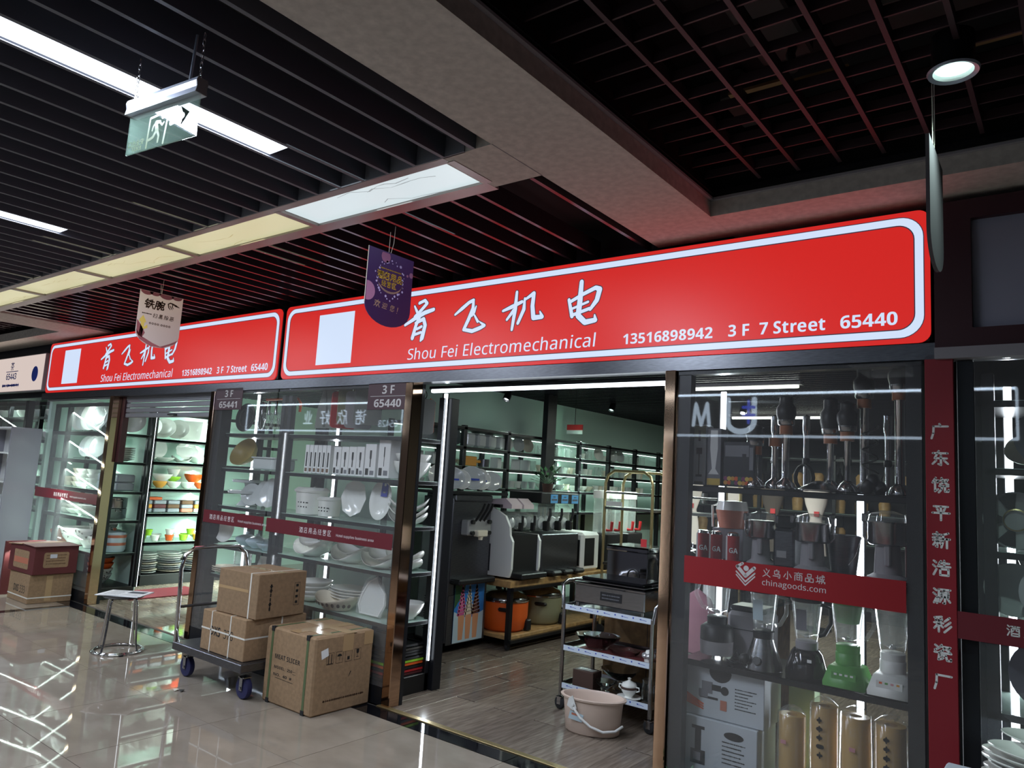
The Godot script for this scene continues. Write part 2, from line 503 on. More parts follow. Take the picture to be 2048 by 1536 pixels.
func materials() -> void:
	var speck := noise_tex("speck", 0.05, Color(0.86, 0.86, 0.86), Color(1, 1, 1))
	var vein := noise_tex("vein", 0.012, Color(0.88, 0.865, 0.845), Color(1.0, 0.99, 0.98), true, 5, 512)
	var streak := noise_tex("streak", 0.02, Color(0.72, 0.70, 0.68), Color(1.0, 0.99, 0.97), true, 5, 512)
	var brush := noise_tex("brush", 0.06, Color(0.8, 0.8, 0.8), Color(1, 1, 1))
	for k in 3:
		var m := mt("floor_tile_%d" % k, c8(158, 148, 136), 0.025, 0.1, vein, Vector3(0.35, 0.5, 0.6))
		m.uv1_offset = Vector3(k * 0.37, 0, k * 0.61)
		m.metallic_specular = 1.0
		var w := mt("floor_plank_%d" % k, [c8(136, 124, 114), c8(126, 114, 105), c8(144, 132, 121)][k], 0.22, 0.0, streak, Vector3(3.2, 1.0, 0.35))
		w.uv1_offset = Vector3(k * 0.31, 0, k * 0.23)
	mt("inner_tile", c8(178, 164, 148), 0.04, 0.0, streak, Vector3(0.4, 1.0, 2.6))
	mt("grout", c8(70, 66, 62), 0.8)
	mt("black_tile", c8(22, 22, 26), 0.05, 0.0, speck, Vector3(3, 3, 3))
	mt("brass_strip", c8(196, 176, 130), 0.28, 0.8)
	mt("plaster", c8(206, 198, 188), 0.85, 0.0, speck, Vector3(1.5, 1.5, 1.5))
	mt("plaster_grey", c8(150, 146, 150), 0.8)
	mt("slat", c8(86, 88, 98), 0.5)
	mt("slat_low", c8(60, 58, 64), 0.22, 0.45)
	mt("void", c8(14, 14, 16), 0.9)
	mt("panel_frame", c8(150, 142, 138), 0.35, 0.4)
	mt("board_grey", c8(118, 118, 124), 0.6)
	mt("dark_frame", c8(30, 31, 35), 0.35, 0.2)
	mt("black_metal", c8(24, 25, 28), 0.35, 0.3)
	mt("dark_red", c8(58, 22, 30), 0.5)
	mt("grid_bar", c8(60, 44, 48), 0.5, 0.1)
	mt("duct", c8(60, 58, 56), 0.8)
	mt("batten", c8(150, 120, 80), 0.8)
	mt("rose_gold", c8(205, 170, 142), 0.09, 1.0)
	mt("steel", c8(190, 190, 192), 0.22, 1.0, brush, Vector3(1, 14, 1))
	mt("steel_dark", c8(120, 121, 126), 0.3, 0.9, brush, Vector3(1, 14, 1))
	mt("chrome", c8(215, 215, 218), 0.08, 1.0)
	mt("shutter", c8(150, 150, 154), 0.4, 0.5)
	mt("mint", c8(206, 234, 222), 0.5)
	mt("wall_dark", c8(44, 44, 50), 0.7)
	mt("wall_grey", c8(150, 148, 146), 0.8)
	mt("white", c8(226, 226, 222), 0.4)
	mt("china", c8(232, 232, 226), 0.12)
	mt("china_grey", c8(196, 200, 200), 0.14)
	mt("china_cream", c8(226, 216, 196), 0.16)
	mt("paper", c8(226, 226, 226), 0.7)
	mt("paper_blue", c8(40, 60, 170), 0.5)
	mt("black", c8(20, 20, 22), 0.45)
	mt("rubber", c8(26, 26, 28), 0.8)
	mt("blue_rubber", c8(32, 34, 78), 0.6)
	mt("card", c8(160, 130, 98), 0.85, 0.0, speck, Vector3(2, 2, 2))
	mt("card_dark", c8(150, 122, 92), 0.85, 0.0, speck, Vector3(2, 2, 2))
	mt("ink", c8(30, 26, 24), 0.8)
	mt("ink_brown", c8(112, 84, 62), 0.85)
	mt("maroon_box", c8(92, 36, 38), 0.6)
	mt("strap_white", c8(220, 216, 206), 0.4)
	mt("strap_green", c8(84, 100, 66), 0.4)
	mt("tape", c8(176, 146, 108), 0.12)
	mt("decal", c8(104, 30, 40), 0.45)
	mt("decal_red", c8(164, 30, 38), 0.45)
	mt("decal_text", c8(226, 220, 220), 0.5)
	mt("plaque", c8(70, 36, 46), 0.4)
	mt("plaque_text", c8(200, 194, 194), 0.4, 0.2)
	mt("orange", c8(226, 96, 32), 0.4)
	mt("red_box", c8(180, 36, 40), 0.5)
	mt("lime", c8(150, 206, 50), 0.4)
	mt("green", c8(96, 160, 84), 0.35)
	mt("olive", c8(134, 132, 104), 0.4)
	mt("amber", c8(214, 150, 60), 0.3)
	mt("yellow", c8(214, 180, 70), 0.4)
	mt("terracotta", c8(190, 116, 92), 0.3)
	mt("grey_bowl", c8(134, 138, 146), 0.3)
	mt("pale_blue", c8(186, 204, 212), 0.25)
	mt("wood", c8(204, 164, 110), 0.5, 0.0, streak, Vector3(1, 1, 1))
	mt("wood_side", c8(150, 118, 80), 0.6, 0.0, streak, Vector3(1, 1, 1))
	mt("wood_dark", c8(70, 50, 42), 0.5)
	mt("purple", c8(58, 36, 98), 0.55)
	mt("purple_dot", c8(128, 50, 98), 0.55)
	mt("gold_ink", c8(224, 186, 72), 0.5)
	mt("cream_ink", c8(214, 184, 160), 0.5)
	mt("fabric_grey", c8(120, 122, 118), 0.85)
	mt("mustard", c8(168, 146, 74), 0.4)
	mt("teal", c8(50, 110, 96), 0.5)
	mt("pennant_dark", c8(92, 84, 88), 0.6)
	mt("mat_red", c8(120, 30, 40), 0.8)
	mt("side_steel", c8(150, 160, 156), 0.35, 0.6)
	mt("sky_blue", c8(50, 120, 190), 0.4)
	mt("hot_pink", c8(206, 90, 140), 0.4)
	mt("vanilla", c8(222, 206, 180), 0.4)
	mt("chocolate", c8(92, 56, 50), 0.4)
	mt("cone", c8(214, 150, 110), 0.5)
	mt("pink_white", c8(214, 196, 200), 0.4)
	mt("card_blue", c8(90, 160, 214), 0.4)
	mt("film_blue", c8(196, 206, 218), 0.25)
	mt("black_gloss", c8(18, 18, 20), 0.08)
	mt("pink_cloth", c8(150, 106, 116), 0.9)
	mt("apron_pale", c8(206, 190, 186), 0.9)
	mt("apron_dark", c8(70, 60, 54), 0.9)
	mt("paper_dim", c8(196, 202, 208), 0.5)
	mt("collar_brown", c8(150, 88, 48), 0.6)
	mt("leaf_pale", c8(150, 176, 140), 0.5)
	mt("film_yellow", c8(206, 160, 56), 0.35)
	mt("strip_red", c8(140, 34, 44), 0.4)
	mt("stand_white", c8(206, 206, 220), 0.5)
	mt("purple_grey", c8(120, 108, 128), 0.2)
	mt("cabinet_grey", c8(136, 134, 142), 0.16)
	mt("cream_dot", c8(150, 120, 170), 0.5)
	mt("newsprint", c8(120, 120, 122), 0.8)
	mt("banner_white", c8(222, 208, 206), 0.6)
	mt("banner_red", c8(140, 60, 66), 0.6)
	mt("string", c8(190, 180, 170), 0.6)
	mt("sign_white_off", c8(150, 150, 166), 0.5)
	mt("blue_ink", c8(44, 70, 168), 0.5)
	mt("pink", c8(214, 150, 156), 0.5)
	mt("bucket", c8(206, 184, 168), 0.4)
	mt("exit_plate", c8(150, 176, 160), 0.12)
	mt("exit_housing", c8(170, 176, 190), 0.35, 0.4)
	mt("leaf", c8(44, 84, 50), 0.5)
	mt("foil", c8(206, 206, 206), 0.2, 0.6)
	for e in [["glass", c8(255, 255, 255), 0.035], ["film", c8(235, 240, 240), 0.14], ["jar", c8(235, 245, 240), 0.12], ["exit_glass", c8(190, 226, 206), 0.16]]:
		var m := mt(e[0], e[1], 0.02 if e[0] != "film" else 0.12, 0.0)
		m.transparency = BaseMaterial3D.TRANSPARENCY_ALPHA
		m.albedo_color.a = e[2]
		m.metallic_specular = 0.9
	var cr := mt("crystal", c8(245, 250, 248), 0.03)
	cr.albedo_color.a = 0.0
	cr.transparency = BaseMaterial3D.TRANSPARENCY_ALPHA
	cr.refraction_enabled = true
	cr.refraction_scale = 0.05
	glow("led", c8(236, 246, 255), 3.0)
	glow("led_warm", c8(240, 250, 236), 4.0)
	glow("tube_cool", c8(226, 238, 255), 3.0)
	glow("marble_white", c8(212, 226, 230), 0.78)
	glow("marble_yellow", c8(226, 220, 176), 0.62)
	glow("sign_red", c8(230, 44, 40), 0.64)
	glow("sign_white", c8(214, 230, 255), 0.76)
	glow("sign_line", c8(64, 56, 74), 0.6)
	glow("sign_cream", c8(226, 208, 200), 0.7)
	glow("far_sign", c8(200, 220, 240), 4.0)
	glow("far_blue", c8(70, 90, 230), 3.0)
	glow("spot_glow", c8(206, 244, 236), 1.6)
	glow("marble_vein", c8(150, 160, 164), 0.5)
	glow("marble_vein_yellow", c8(196, 180, 120), 0.6)
	glow("exit_glow", c8(186, 220, 180), 0.42)

# ---------------------------------------------------------------- lamps of the corridor
func ceiling_lamps() -> void:
	var where := ["nearest the hanging exit sign", "farther along, next to the left picture edge", "third along the corridor", "last before the far beam"]
	for i in 4:
		var x := -2.845 - 2.3 * i
		var t := thing("ceiling_light", "long white linear ceiling light between dark slats, " + where[i], "light", Vector3(x, 3.0, 2.7), 0.0, "linear lights between the corridor slats")
		ob("housing", MB.new().box(Vector3(0, 0.05, 0), Vector3(0.155, 0.07, 1.62)), "exit_housing", t)
		ob("diffuser", MB.new().box(Vector3(0, 0.012, 0), Vector3(0.145, 0.006, 1.6)), "tube_cool", t)
		area("lamp", t, Vector3(0, 0.004, 0), Vector3.DOWN, 1.6, 0.145, 22.0, c8(226, 238, 255), Vector3.RIGHT)

# ---------------------------------------------------------------- the building
func structure() -> void:
	# corridor floor: tiles laid in recessed grout
	var fl := struct("floor", MB.new().box(Vector3(-5.5, -0.055, 2.7), Vector3(22.0, 0.1, 5.4)), "grout")
	var half := MB.new().box(Vector3.ZERO, Vector3(0.8165, 0.012, 0.8165)).mesh()
	var cut := MB.new().box(Vector3.ZERO, Vector3(0.8165, 0.012, 0.85)).mesh()
	for i in 21:
		var x := 1.01 - 0.82 * i
		var rows := [[0.595, cut], [1.43, half], [2.25, half], [3.07, half], [3.89, half], [4.71, half]]
		if absf(x + 8.42) < 0.5:
			x = -8.42 + 0.41 * signf(x + 8.42)
		for k in rows.size():
			var tl := ob("tile", rows[k][1], "floor_tile_%d" % ((i * 2 + k * 5) % 3), fl)
			tl.position = Vector3(x, -0.006, rows[k][0])
	var bt := MB.new().box(Vector3.ZERO, Vector3(0.816, 0.0125, 0.14), Transform3D.IDENTITY, 0.001).mesh()
	for i in 21:
		ob("border_tile", bt, "black_tile", fl).position = Vector3(1.01 - 0.82 * i, -0.006, 0.094)
	ob("border_tile", MB.new().box(Vector3.ZERO, Vector3(0.12, 0.0128, 5.2)), "black_tile", fl).position = Vector3(-8.53, -0.0058, 2.77)
	ob("threshold_strip", MB.new().box(Vector3(-2.86, 0.003, 0.0), Vector3(2.1, 0.008, 0.045), Transform3D.IDENTITY, 0.002), "brass_strip", fl)
	# shop floors
	var fs := struct("floor_shop", MB.new().box(Vector3(-2.98, -0.06, -4.3), Vector3(4.94, 0.1, 8.55)), "grout")
	for i in 28:
		var off := 0.55 if i % 2 else 0.0
		for k in 8:
			var ln := 1.18
			var z := -0.62 - off - 1.2 * k
			var pl := MB.new().box(Vector3.ZERO, Vector3(0.1745, 0.012, ln), Transform3D.IDENTITY, 0.001)
			ob("plank", pl, "floor_plank_%d" % ((i * 5 + k * 7) % 3), fs).position = Vector3(-0.63 - 0.1755 * i, -0.005, z)
		if off > 0.0:
			ob("plank", MB.new().box(Vector3.ZERO, Vector3(0.1745, 0.012, 0.53), Transform3D.IDENTITY, 0.001), "floor_plank_%d" % (i % 3), fs).position = Vector3(-0.63 - 0.1755 * i, -0.005, -0.3)
	var f41 := struct("floor_left_shop", MB.new().box(Vector3(-7.95, -0.06, -3.1), Vector3(5.0, 0.1, 6.2)), "grout")
	for i in 6:
		for k in 7:
			ob("tile", half, "inner_tile", f41).position = Vector3(-5.87 - 0.82 * i, -0.006, -0.43 - 0.82 * k)
	struct("floor_neighbour", MB.new().box(Vector3(1.95, -0.06, -2.2), Vector3(4.9, 0.11, 4.4)), "inner_tile")
	struct("floor_far", MB.new().box(Vector3(-13.5, -0.06, -2.2), Vector3(6.0, 0.11, 4.4)), "inner_tile")
	# ceiling slabs and plaster beams
	struct("ceiling", MB.new().box(Vector3(-5.5, 3.66, 2.6), Vector3(22.0, 0.1, 5.8)), "void")
	var beam := struct("ceiling_beam", MB.new().box(Vector3(-1.72, 3.052, 2.66), Vector3(0.46, 0.105, 5.5)), "plaster")
	ob("upper_board", MB.new().box(Vector3(-1.72, 3.36, 2.66), Vector3(0.45, 0.5, 5.5)).box(Vector3(1.75, 3.36, 0.06), Vector3(6.5, 0.5, 0.37)), "void", beam)
	ob("soffit", MB.new().box(Vector3(1.75, 3.052, 0.06), Vector3(6.5, 0.104, 0.38)), "plaster", beam)
	ob("lip_trim", MB.new().box(Vector3(1.75, 3.085, 0.262), Vector3(6.48, 0.012, 0.02)).box(Vector3(-1.478, 3.085, 2.7), Vector3(0.02, 0.012, 4.9)), "plaster_grey", beam)
	ob("dark_trim", MB.new().box(Vector3(1.76, 3.112, 0.266), Vector3(6.48, 0.022, 0.03)).box(Vector3(-1.474, 3.112, 2.7), Vector3(0.03, 0.022, 4.9)), "black_metal", beam)  # black metal trim running just above the lip
	ob("return_panel", MB.new().box(Vector3(-2.1, 3.06, 1.29), Vector3(0.31, 0.12, 0.37)), "plaster", beam)
	ob("joint", MB.new().box(Vector3(-1.948, 3.0, 1.29), Vector3(0.004, 0.003, 0.37)), "board_grey", beam)
	var beam2 := struct("ceiling_beam_far", MB.new().box(Vector3(-9.2, 3.052, 2.66), Vector3(0.62, 0.105, 5.5)), "plaster")
	ob("upper_board", MB.new().box(Vector3(-9.2, 3.36, 2.66), Vector3(0.61, 0.5, 5.5)), "void", beam2)
	ob("soffit", MB.new().box(Vector3(-12.4, 3.052, 0.06), Vector3(5.8, 0.104, 0.38)), "plaster", beam2)
	# open grid ceiling at right and far left
	for side in 2:
		var g := struct("ceiling_grid" if side == 0 else "ceiling_grid_far", MB.new().box(Vector3(1.8 if side == 0 else -12.5, 3.5, 2.7), Vector3(6.0, 0.02, 4.8)), "void")
		var x0 := -1.225 if side == 0 else -9.7
		for i in 22:
			var x := x0 + 0.1855 * i * (1.0 if side == 0 else -1.0)
			ob("grid_bar", MB.new().box(Vector3(x, 3.165, 2.7), Vector3(0.018, 0.05, 4.84)), "grid_bar", g)
		for k in 31:
			ob("grid_bar", MB.new().box(Vector3(0.5 if side == 0 else -11.7, 3.17, 0.38 + 0.152 * k), Vector3(3.94, 0.04, 0.008)), "grid_bar", g)
		if side == 0:
			for d in [[-0.9, 3.4, 1.35, 0.2, 0.12, 0.9], [-0.3, 3.42, 0.9, 0.5, 0.08, 0.25], [-1.2, 3.4, 0.6, 0.1, 0.14, 0.3], [-0.75, 3.38, 2.0, 0.9, 0.1, 0.2]]:
				ob("duct", MB.new().box(Vector3(d[0], d[1], d[2]), Vector3(d[3], d[4], d[5]), Transform3D.IDENTITY, 0.01), "duct", g)
			for d in [[-1.02, 0.93, 0.22], [-0.78, 0.9, 0.22], [-0.5, 0.88, 0.2], [-0.2, 0.83, 0.3]]:
				ob("batten", MB.new().box(Vector3(d[0], 3.24, d[1]), Vector3(d[2], 0.012, 0.03)), "batten", g)
			ob("pipe", MB.new().tube([Vector3(-0.86, 3.45, 0.9), Vector3(-0.86, 3.3, 1.0), Vector3(-0.84, 3.22, 1.02)], 0.018), "duct", g)
	# dark slats
	var sl := struct("ceiling_slats", MB.new().box(Vector3(-5.5, 3.12, 1.475), Vector3(6.8, 0.24, 0.012)).box(Vector3(-5.5, 3.12, 3.93), Vector3(6.8, 0.24, 0.012)), "board_grey")
	var sm := MB.new().box(Vector3.ZERO, Vector3(0.02, 0.1, 2.45)).mesh()
	for i in 39:
		ob("slat", sm, "slat", sl).position = Vector3(-2.048 - 0.177 * i, 3.05, 2.695)
	var sl2 := struct("ceiling_slats_facade", MB.new().box(Vector3(-5.5, 3.2, 0.5), Vector3(6.9, 0.02, 1.2)), "void")
	var sm2 := MB.new().box(Vector3.ZERO, Vector3(0.022, 0.1, 1.2)).mesh()
	for i in 38:
		var x := -2.013 if i == 0 else -2.19 - 0.177 * i
		ob("slat", sm2, "slat_low", sl2).position = Vector3(x, 3.05, 0.5)
	# light box ceiling strip
	var tr := struct("trim_light_strip", MB.new().box(Vector3(-5.58, 3.06, 1.105), Vector3(6.7, 0.12, 0.025)).box(Vector3(-5.58, 3.005, 1.12), Vector3(6.7, 0.012, 0.09)).box(Vector3(-5.58, 3.005, 1.45), Vector3(6.7, 0.012, 0.05)), "panel_frame")
	for k in 6:
		ob("cross_bar", MB.new().box(Vector3(-2.22 - 1.31 * k, 3.004, 1.3), Vector3(0.045, 0.014, 0.27)), "panel_frame", tr)
	for k in 5:
		var which: String = ["white marble light panel nearest the plaster beam", "yellow marble light panel beside the white one", "yellow marble light panel, second from the white one", "yellow marble light panel, third from the white one", "yellow marble light panel farthest from the white one"][k]
		var p := thing("marble_ceiling_light", which, "light", Vector3(-2.875 - 1.31 * k, 3.0, 1.295), 0.0, "marble light panels in the ceiling")
		ob("panel", MB.new().box(Vector3(0, 0.02, 0), Vector3(1.27, 0.01, 0.27)), "marble_white" if k == 0 else "marble_yellow", p)
		var vb := MB.new()
		var rng := RandomNumberGenerator.new()
		rng.seed = 5 + k
		for j in 3:
			var pts := []
			var a := Vector3(rng.randf_range(-0.6, 0.1), rng.randf_range(-0.12, 0.12), 0.004)
			for q in 7:
				pts.append(Vector3(a.x, a.y, rng.randf_range(0.001, 0.006)))
				a += Vector3(rng.randf_range(0.04, 0.12), rng.randf_range(-0.05, 0.03) , 0)
				a.y = clampf(a.y, -0.13, 0.13)
			vb.rib(pts, Transform3D(Basis(Vector3.RIGHT, Vector3.BACK, Vector3.DOWN), Vector3(0, 0.0145, 0)))
		ob("vein", vb, "marble_vein" if k == 0 else "marble_vein_yellow", p)
		area("lamp", p, Vector3(0, 0.006, 0), Vector3.DOWN, 0.27, 1.27, 0.5, c8(212, 226, 230) if k == 0 else c8(226, 220, 176), Vector3.FORWARD)
	# facade wall over the shops, lintels and partition walls
	struct("wall_facade", MB.new().box(Vector3(-5.5, 2.98, -0.27), Vector3(22.0, 1.36, 0.2)), "wall_dark")
	struct("trim_lintel", MB.new().box(Vector3(-4.55, 2.285, -0.06), Vector3(11.85, 0.075, 0.11)), "steel_dark")
	struct("wall_partition", MB.new().box(Vector3(-5.47, 1.3, -4.6), Vector3(0.08, 2.6, 8.0)), "mint")
	struct("wall_left_shop", MB.new().box(Vector3(-10.41, 1.3, -3.1), Vector3(0.08, 2.6, 6.0)), "mint")
	struct("wall_left_shop_back", MB.new().box(Vector3(-7.95, 1.3, -6.2), Vector3(5.0, 2.6, 0.1)), "wall_dark")
	struct("wall_back", MB.new().box(Vector3(-2.98, 1.3, -8.6), Vector3(5.1, 2.6, 0.1)), "wall_dark")
	struct("wall_right", MB.new().box(Vector3(-0.48, 1.3, -4.4), Vector3(0.06, 2.6, 8.6)), "wall_dark")
	struct("wall_neighbour", MB.new().box(Vector3(2.0, 1.3, -1.6), Vector3(4.9, 2.6, 0.08)), "wall_dark")
	struct("wall_far_shop", MB.new().box(Vector3(-13.5, 1.3, -1.6), Vector3(6.1, 2.6, 0.08)), "mint")
	# shop ceilings of thin black slats
	for s in [["ceiling_shop", -2.98, 4.95, 8.6], ["ceiling_left_shop", -7.95, 5.0, 6.1]]:
		var c := struct(s[0], MB.new().box(Vector3(s[1], 2.78, -s[3] / 2 - 0.1), Vector3(s[2], 0.06, s[3])), "void")
		var bm := MB.new().box(Vector3.ZERO, Vector3(s[2] - 0.1, 0.05, 0.015)).mesh()
		for k in int((s[3] - 0.5) / 0.11):
			ob("slat", bm, "slat_low", c).position = Vector3(s[1], 2.62, -0.5 - 0.11 * k)
	struct("ceiling_neighbour", MB.new().box(Vector3(2.0, 2.7, -0.9), Vector3(4.9, 0.06, 1.5)), "void")
	struct("ceiling_far_shop", MB.new().box(Vector3(-13.5, 2.7, -0.9), Vector3(6.1, 0.06, 1.5)), "void")
	# the far ends of the corridor and the facade across it
	struct("wall_end_left", MB.new().box(Vector3(-16.5, 1.8, 2.0), Vector3(0.1, 3.8, 8.0)), "wall_grey")
	struct("wall_end_right", MB.new().box(Vector3(4.6, 1.8, 2.0), Vector3(0.1, 3.8, 8.0)), "wall_grey")
	struct("wall_opposite", MB.new().box(Vector3(-6.0, 1.8, 5.55), Vector3(22.0, 3.8, 0.1)), "wall_dark")
	# posts of mirror polished metal
	var posts := [[-8.52, 0.08], [-6.46, 0.07], [-3.852, 0.076], [-1.805, 0.065]]
	for i in 4:
		var p := struct("trim_post_%d" % (i + 1), MB.new().box(Vector3(posts[i][0], 1.125, -0.05), Vector3(posts[i][1], 2.25, 0.1), Transform3D.IDENTITY, 0.004), "rose_gold")
		ob("back_post", MB.new().box(Vector3(posts[i][0], 1.125, -0.115), Vector3(posts[i][1], 2.25, 0.03)), "dark_frame", p)
	# window frames and panes
	for w in [[1, -10.3, -8.57], [2, -6.42, -5.46], [3, -5.44, -3.9], [4, -1.765, -0.575]]:
		var cx: float = (w[1] + w[2]) / 2
		var wd: float = w[2] - w[1]
		var f := MB.new()
		f.box(Vector3(cx, 0.06, -0.05), Vector3(wd, 0.12, 0.08)).box(Vector3(cx, 2.24, -0.05), Vector3(wd, 0.03, 0.06))
		if w[0] == 4:
			f.box(Vector3(w[1] + 0.035, 1.125, -0.06), Vector3(0.07, 2.25, 0.06)).box(Vector3(w[2] - 0.035, 1.125, -0.06), Vector3(0.07, 2.25, 0.06))
		if w[0] == 2:
			f.box(Vector3(w[1] + 0.04, 1.125, -0.09), Vector3(0.08, 2.25, 0.1))
		var fw := struct("window_%d" % w[0], f, "dark_frame")
		ob("pane", MB.new().box(Vector3(cx, 1.18, -0.014), Vector3(wd - 0.006, 2.12, 0.008)), "glass", fw)
	# the rolled shutter of the left shop
	var sh := struct("door_shutter", MB.new().box(Vector3(-7.51, 2.25, -0.16), Vector3(1.98, 0.08, 0.1)), "shutter")
	for k in 5:
		ob("shutter_slat", MB.new().box(Vector3(-7.51, 2.045 + 0.055 * k, -0.13), Vector3(1.98, 0.05, 0.022), Transform3D.IDENTITY, 0.007), "shutter", sh)
	ob("handle", MB.new().tube([Vector3(-7.42, 2.045, -0.12), Vector3(-7.42, 2.045, -0.09), Vector3(-7.3, 2.045, -0.09), Vector3(-7.3, 2.045, -0.12)], 0.009), "black", sh)
	ob("side_rail", MB.new().box(Vector3(-8.44, 1.9, -0.13), Vector3(0.07, 0.75, 0.06)), "dark_red", sh)

# ---------------------------------------------------------------- signs over the facade
func signs() -> void:
	for k in 2:
		var x0 := -2.98 - 4.955 * k
		var where: String = ["the nearer and larger one in view", "the farther one, partly behind the pale pennant"][k]
		var t := thing("shop_sign", "long red light box sign with white lettering, " + where, "sign", Vector3(x0, 2.64, 0.0), 0.0, "red light box signs")
		var W := 4.895
		var H := 0.632
		ob("case", MB.new().box(Vector3(0, 0, -0.085), Vector3(W, H, 0.15), Transform3D.IDENTITY, 0.01), "dark_frame", t)
		ob("face", MB.new().prism(rrect(W - 0.006, H - 0.006, 0.05), -0.012, 0.0), "sign_red", t)
		var o1 := rrect(W - 0.058, H - 0.058, 0.1, 8)
		var o2 := rrect(W - 0.128, H - 0.128, 0.075, 8)
		ob("border", MB.new().ring(o1, o2, 0.0, 0.0016), "sign_white", t)
		ob("border_line", MB.new().ring(rrect(W - 0.05, H - 0.05, 0.105, 8), o1, 0.0, 0.0012).ring(o2, rrect(W - 0.138, H - 0.138, 0.07, 8), 0.0, 0.0012), "sign_line", t)
		ob("card", MB.new().box(Vector3(-1.763, -0.006, 0.001), Vector3(0.435, 0.415, 0.002)), "sign_white", t)
		var at := [["首", -0.965, 0.21, 0.305, 1.35], ["飞", -0.472, 0.172, 0.235, 1.25], ["机", -0.045, 0.18, 0.26, 1.25], ["电", 0.47, 0.19, 0.268, 1.1]]
		for c in at:
			var b := MB.new()
			han(b, c[0], c[3], Vector2(c[1], c[2]), fr(Vector3(0, 0, 0.002)), 9.0, 1.0, false, c[4] * 0.95)
			ob("character", b, "sign_white", t)
			var e := MB.new()
			for st in strokes(GLYPH[c[0]]):
				var pts := []
				for p in st:
					pts.append(Vector3(c[1] + p.x * c[3] * c[4] * 0.0095, c[2] - p.y * c[3] / 100.0, p.z * c[3] / 100.0 + 0.011))
				e.rib(pts, fr(Vector3(0, 0, 0.0012)))
			ob("character_edge", e, "sign_line", t)
		var l := MB.new()
		latin(l, "Shou Fei Electromechanical", 0.08, Vector2(-0.915, -0.224), fr(Vector3(0, 0, 0.002)), false, 1.59, 0, 0.08)
		ob("lettering", l, "sign_white", t)
		var l2 := MB.new()
		latin(l2, "13516898942", 0.06, Vector2(0.868, -0.224), fr(Vector3(0, 0, 0.002)), true, 0.545)
		latin(l2, "3 F  7 Street", 0.062, Vector2(1.5, -0.224), fr(Vector3(0, 0, 0.002)), true, 0.49)
		latin(l2, "65440", 0.062, Vector2(2.06, -0.224), fr(Vector3(0, 0, 0.002)), true, 0.25)
		ob("phone_number", l2, "sign_white", t)
		area("lamp", t, Vector3(0, 0, 0.02), Vector3.BACK, W - 0.1, H - 0.05, 0.06, c8(228, 40, 40), Vector3.UP)

# ---------------------------------------------------------------- things in the corridor
func shield(w: float, h: float, k := 14) -> PackedVector2Array: # pennant outline, top edge at y = 0
	var p := PackedVector2Array([Vector2(-w / 2, 0), Vector2(w / 2, 0)])
	for i in k + 1:
		var a := PI * i / k
		p.append(Vector2(cos(a) * w / 2, -h + 0.11 - sin(a) * 0.11))
	return p

func dashes(b: MB, t: Transform3D, x0: float, y: float, x1: float, h: float, seed_ := 1) -> void: # a line of print too small to read
	var rng := RandomNumberGenerator.new()
	rng.seed = seed_
	var x := x0
	while x < x1 - h * 0.5:
		var w := h * rng.randf_range(0.45, 0.95)
		b.rib([Vector3(x + w * 0.2, y, 0), Vector3(x + w * 0.8, y, 0)], t, h * rng.randf_range(0.35, 0.6))
		if rng.randf() < 0.6:
			b.rib([Vector3(x + w * 0.5, y - h * 0.35, 0), Vector3(x + w * 0.5, y + h * 0.35, 0)], t, h * 0.22)
		x += w + h * 0.16

func carton(called: String, label: String, at: Vector3, size: Vector3, mat := "card", turn := 0.0, bev := 0.004) -> Node3D:
	var t := thing(called, label, "box", at, turn)
	ob("body", MB.new().box(Vector3(0, size.y / 2, 0), size, Transform3D.IDENTITY, bev), mat, t)
	return t

func chain_links(b: MB, a: Vector3, z: Vector3, n: int) -> void:
	for i in n:
		var c := a.lerp(z, (i + 0.5) / n)
		var h := a.distance_to(z) / n * 0.68
		var side := Vector3(0.005, 0, 0) if i % 2 else Vector3(0, 0, 0.005)
		var pts := []
		for k in 8:
			var an := TAU * k / 8
			pts.append(c + Vector3.UP * sin(an) * h + side * cos(an))
		b.tube(pts, 0.0014, 4, true)

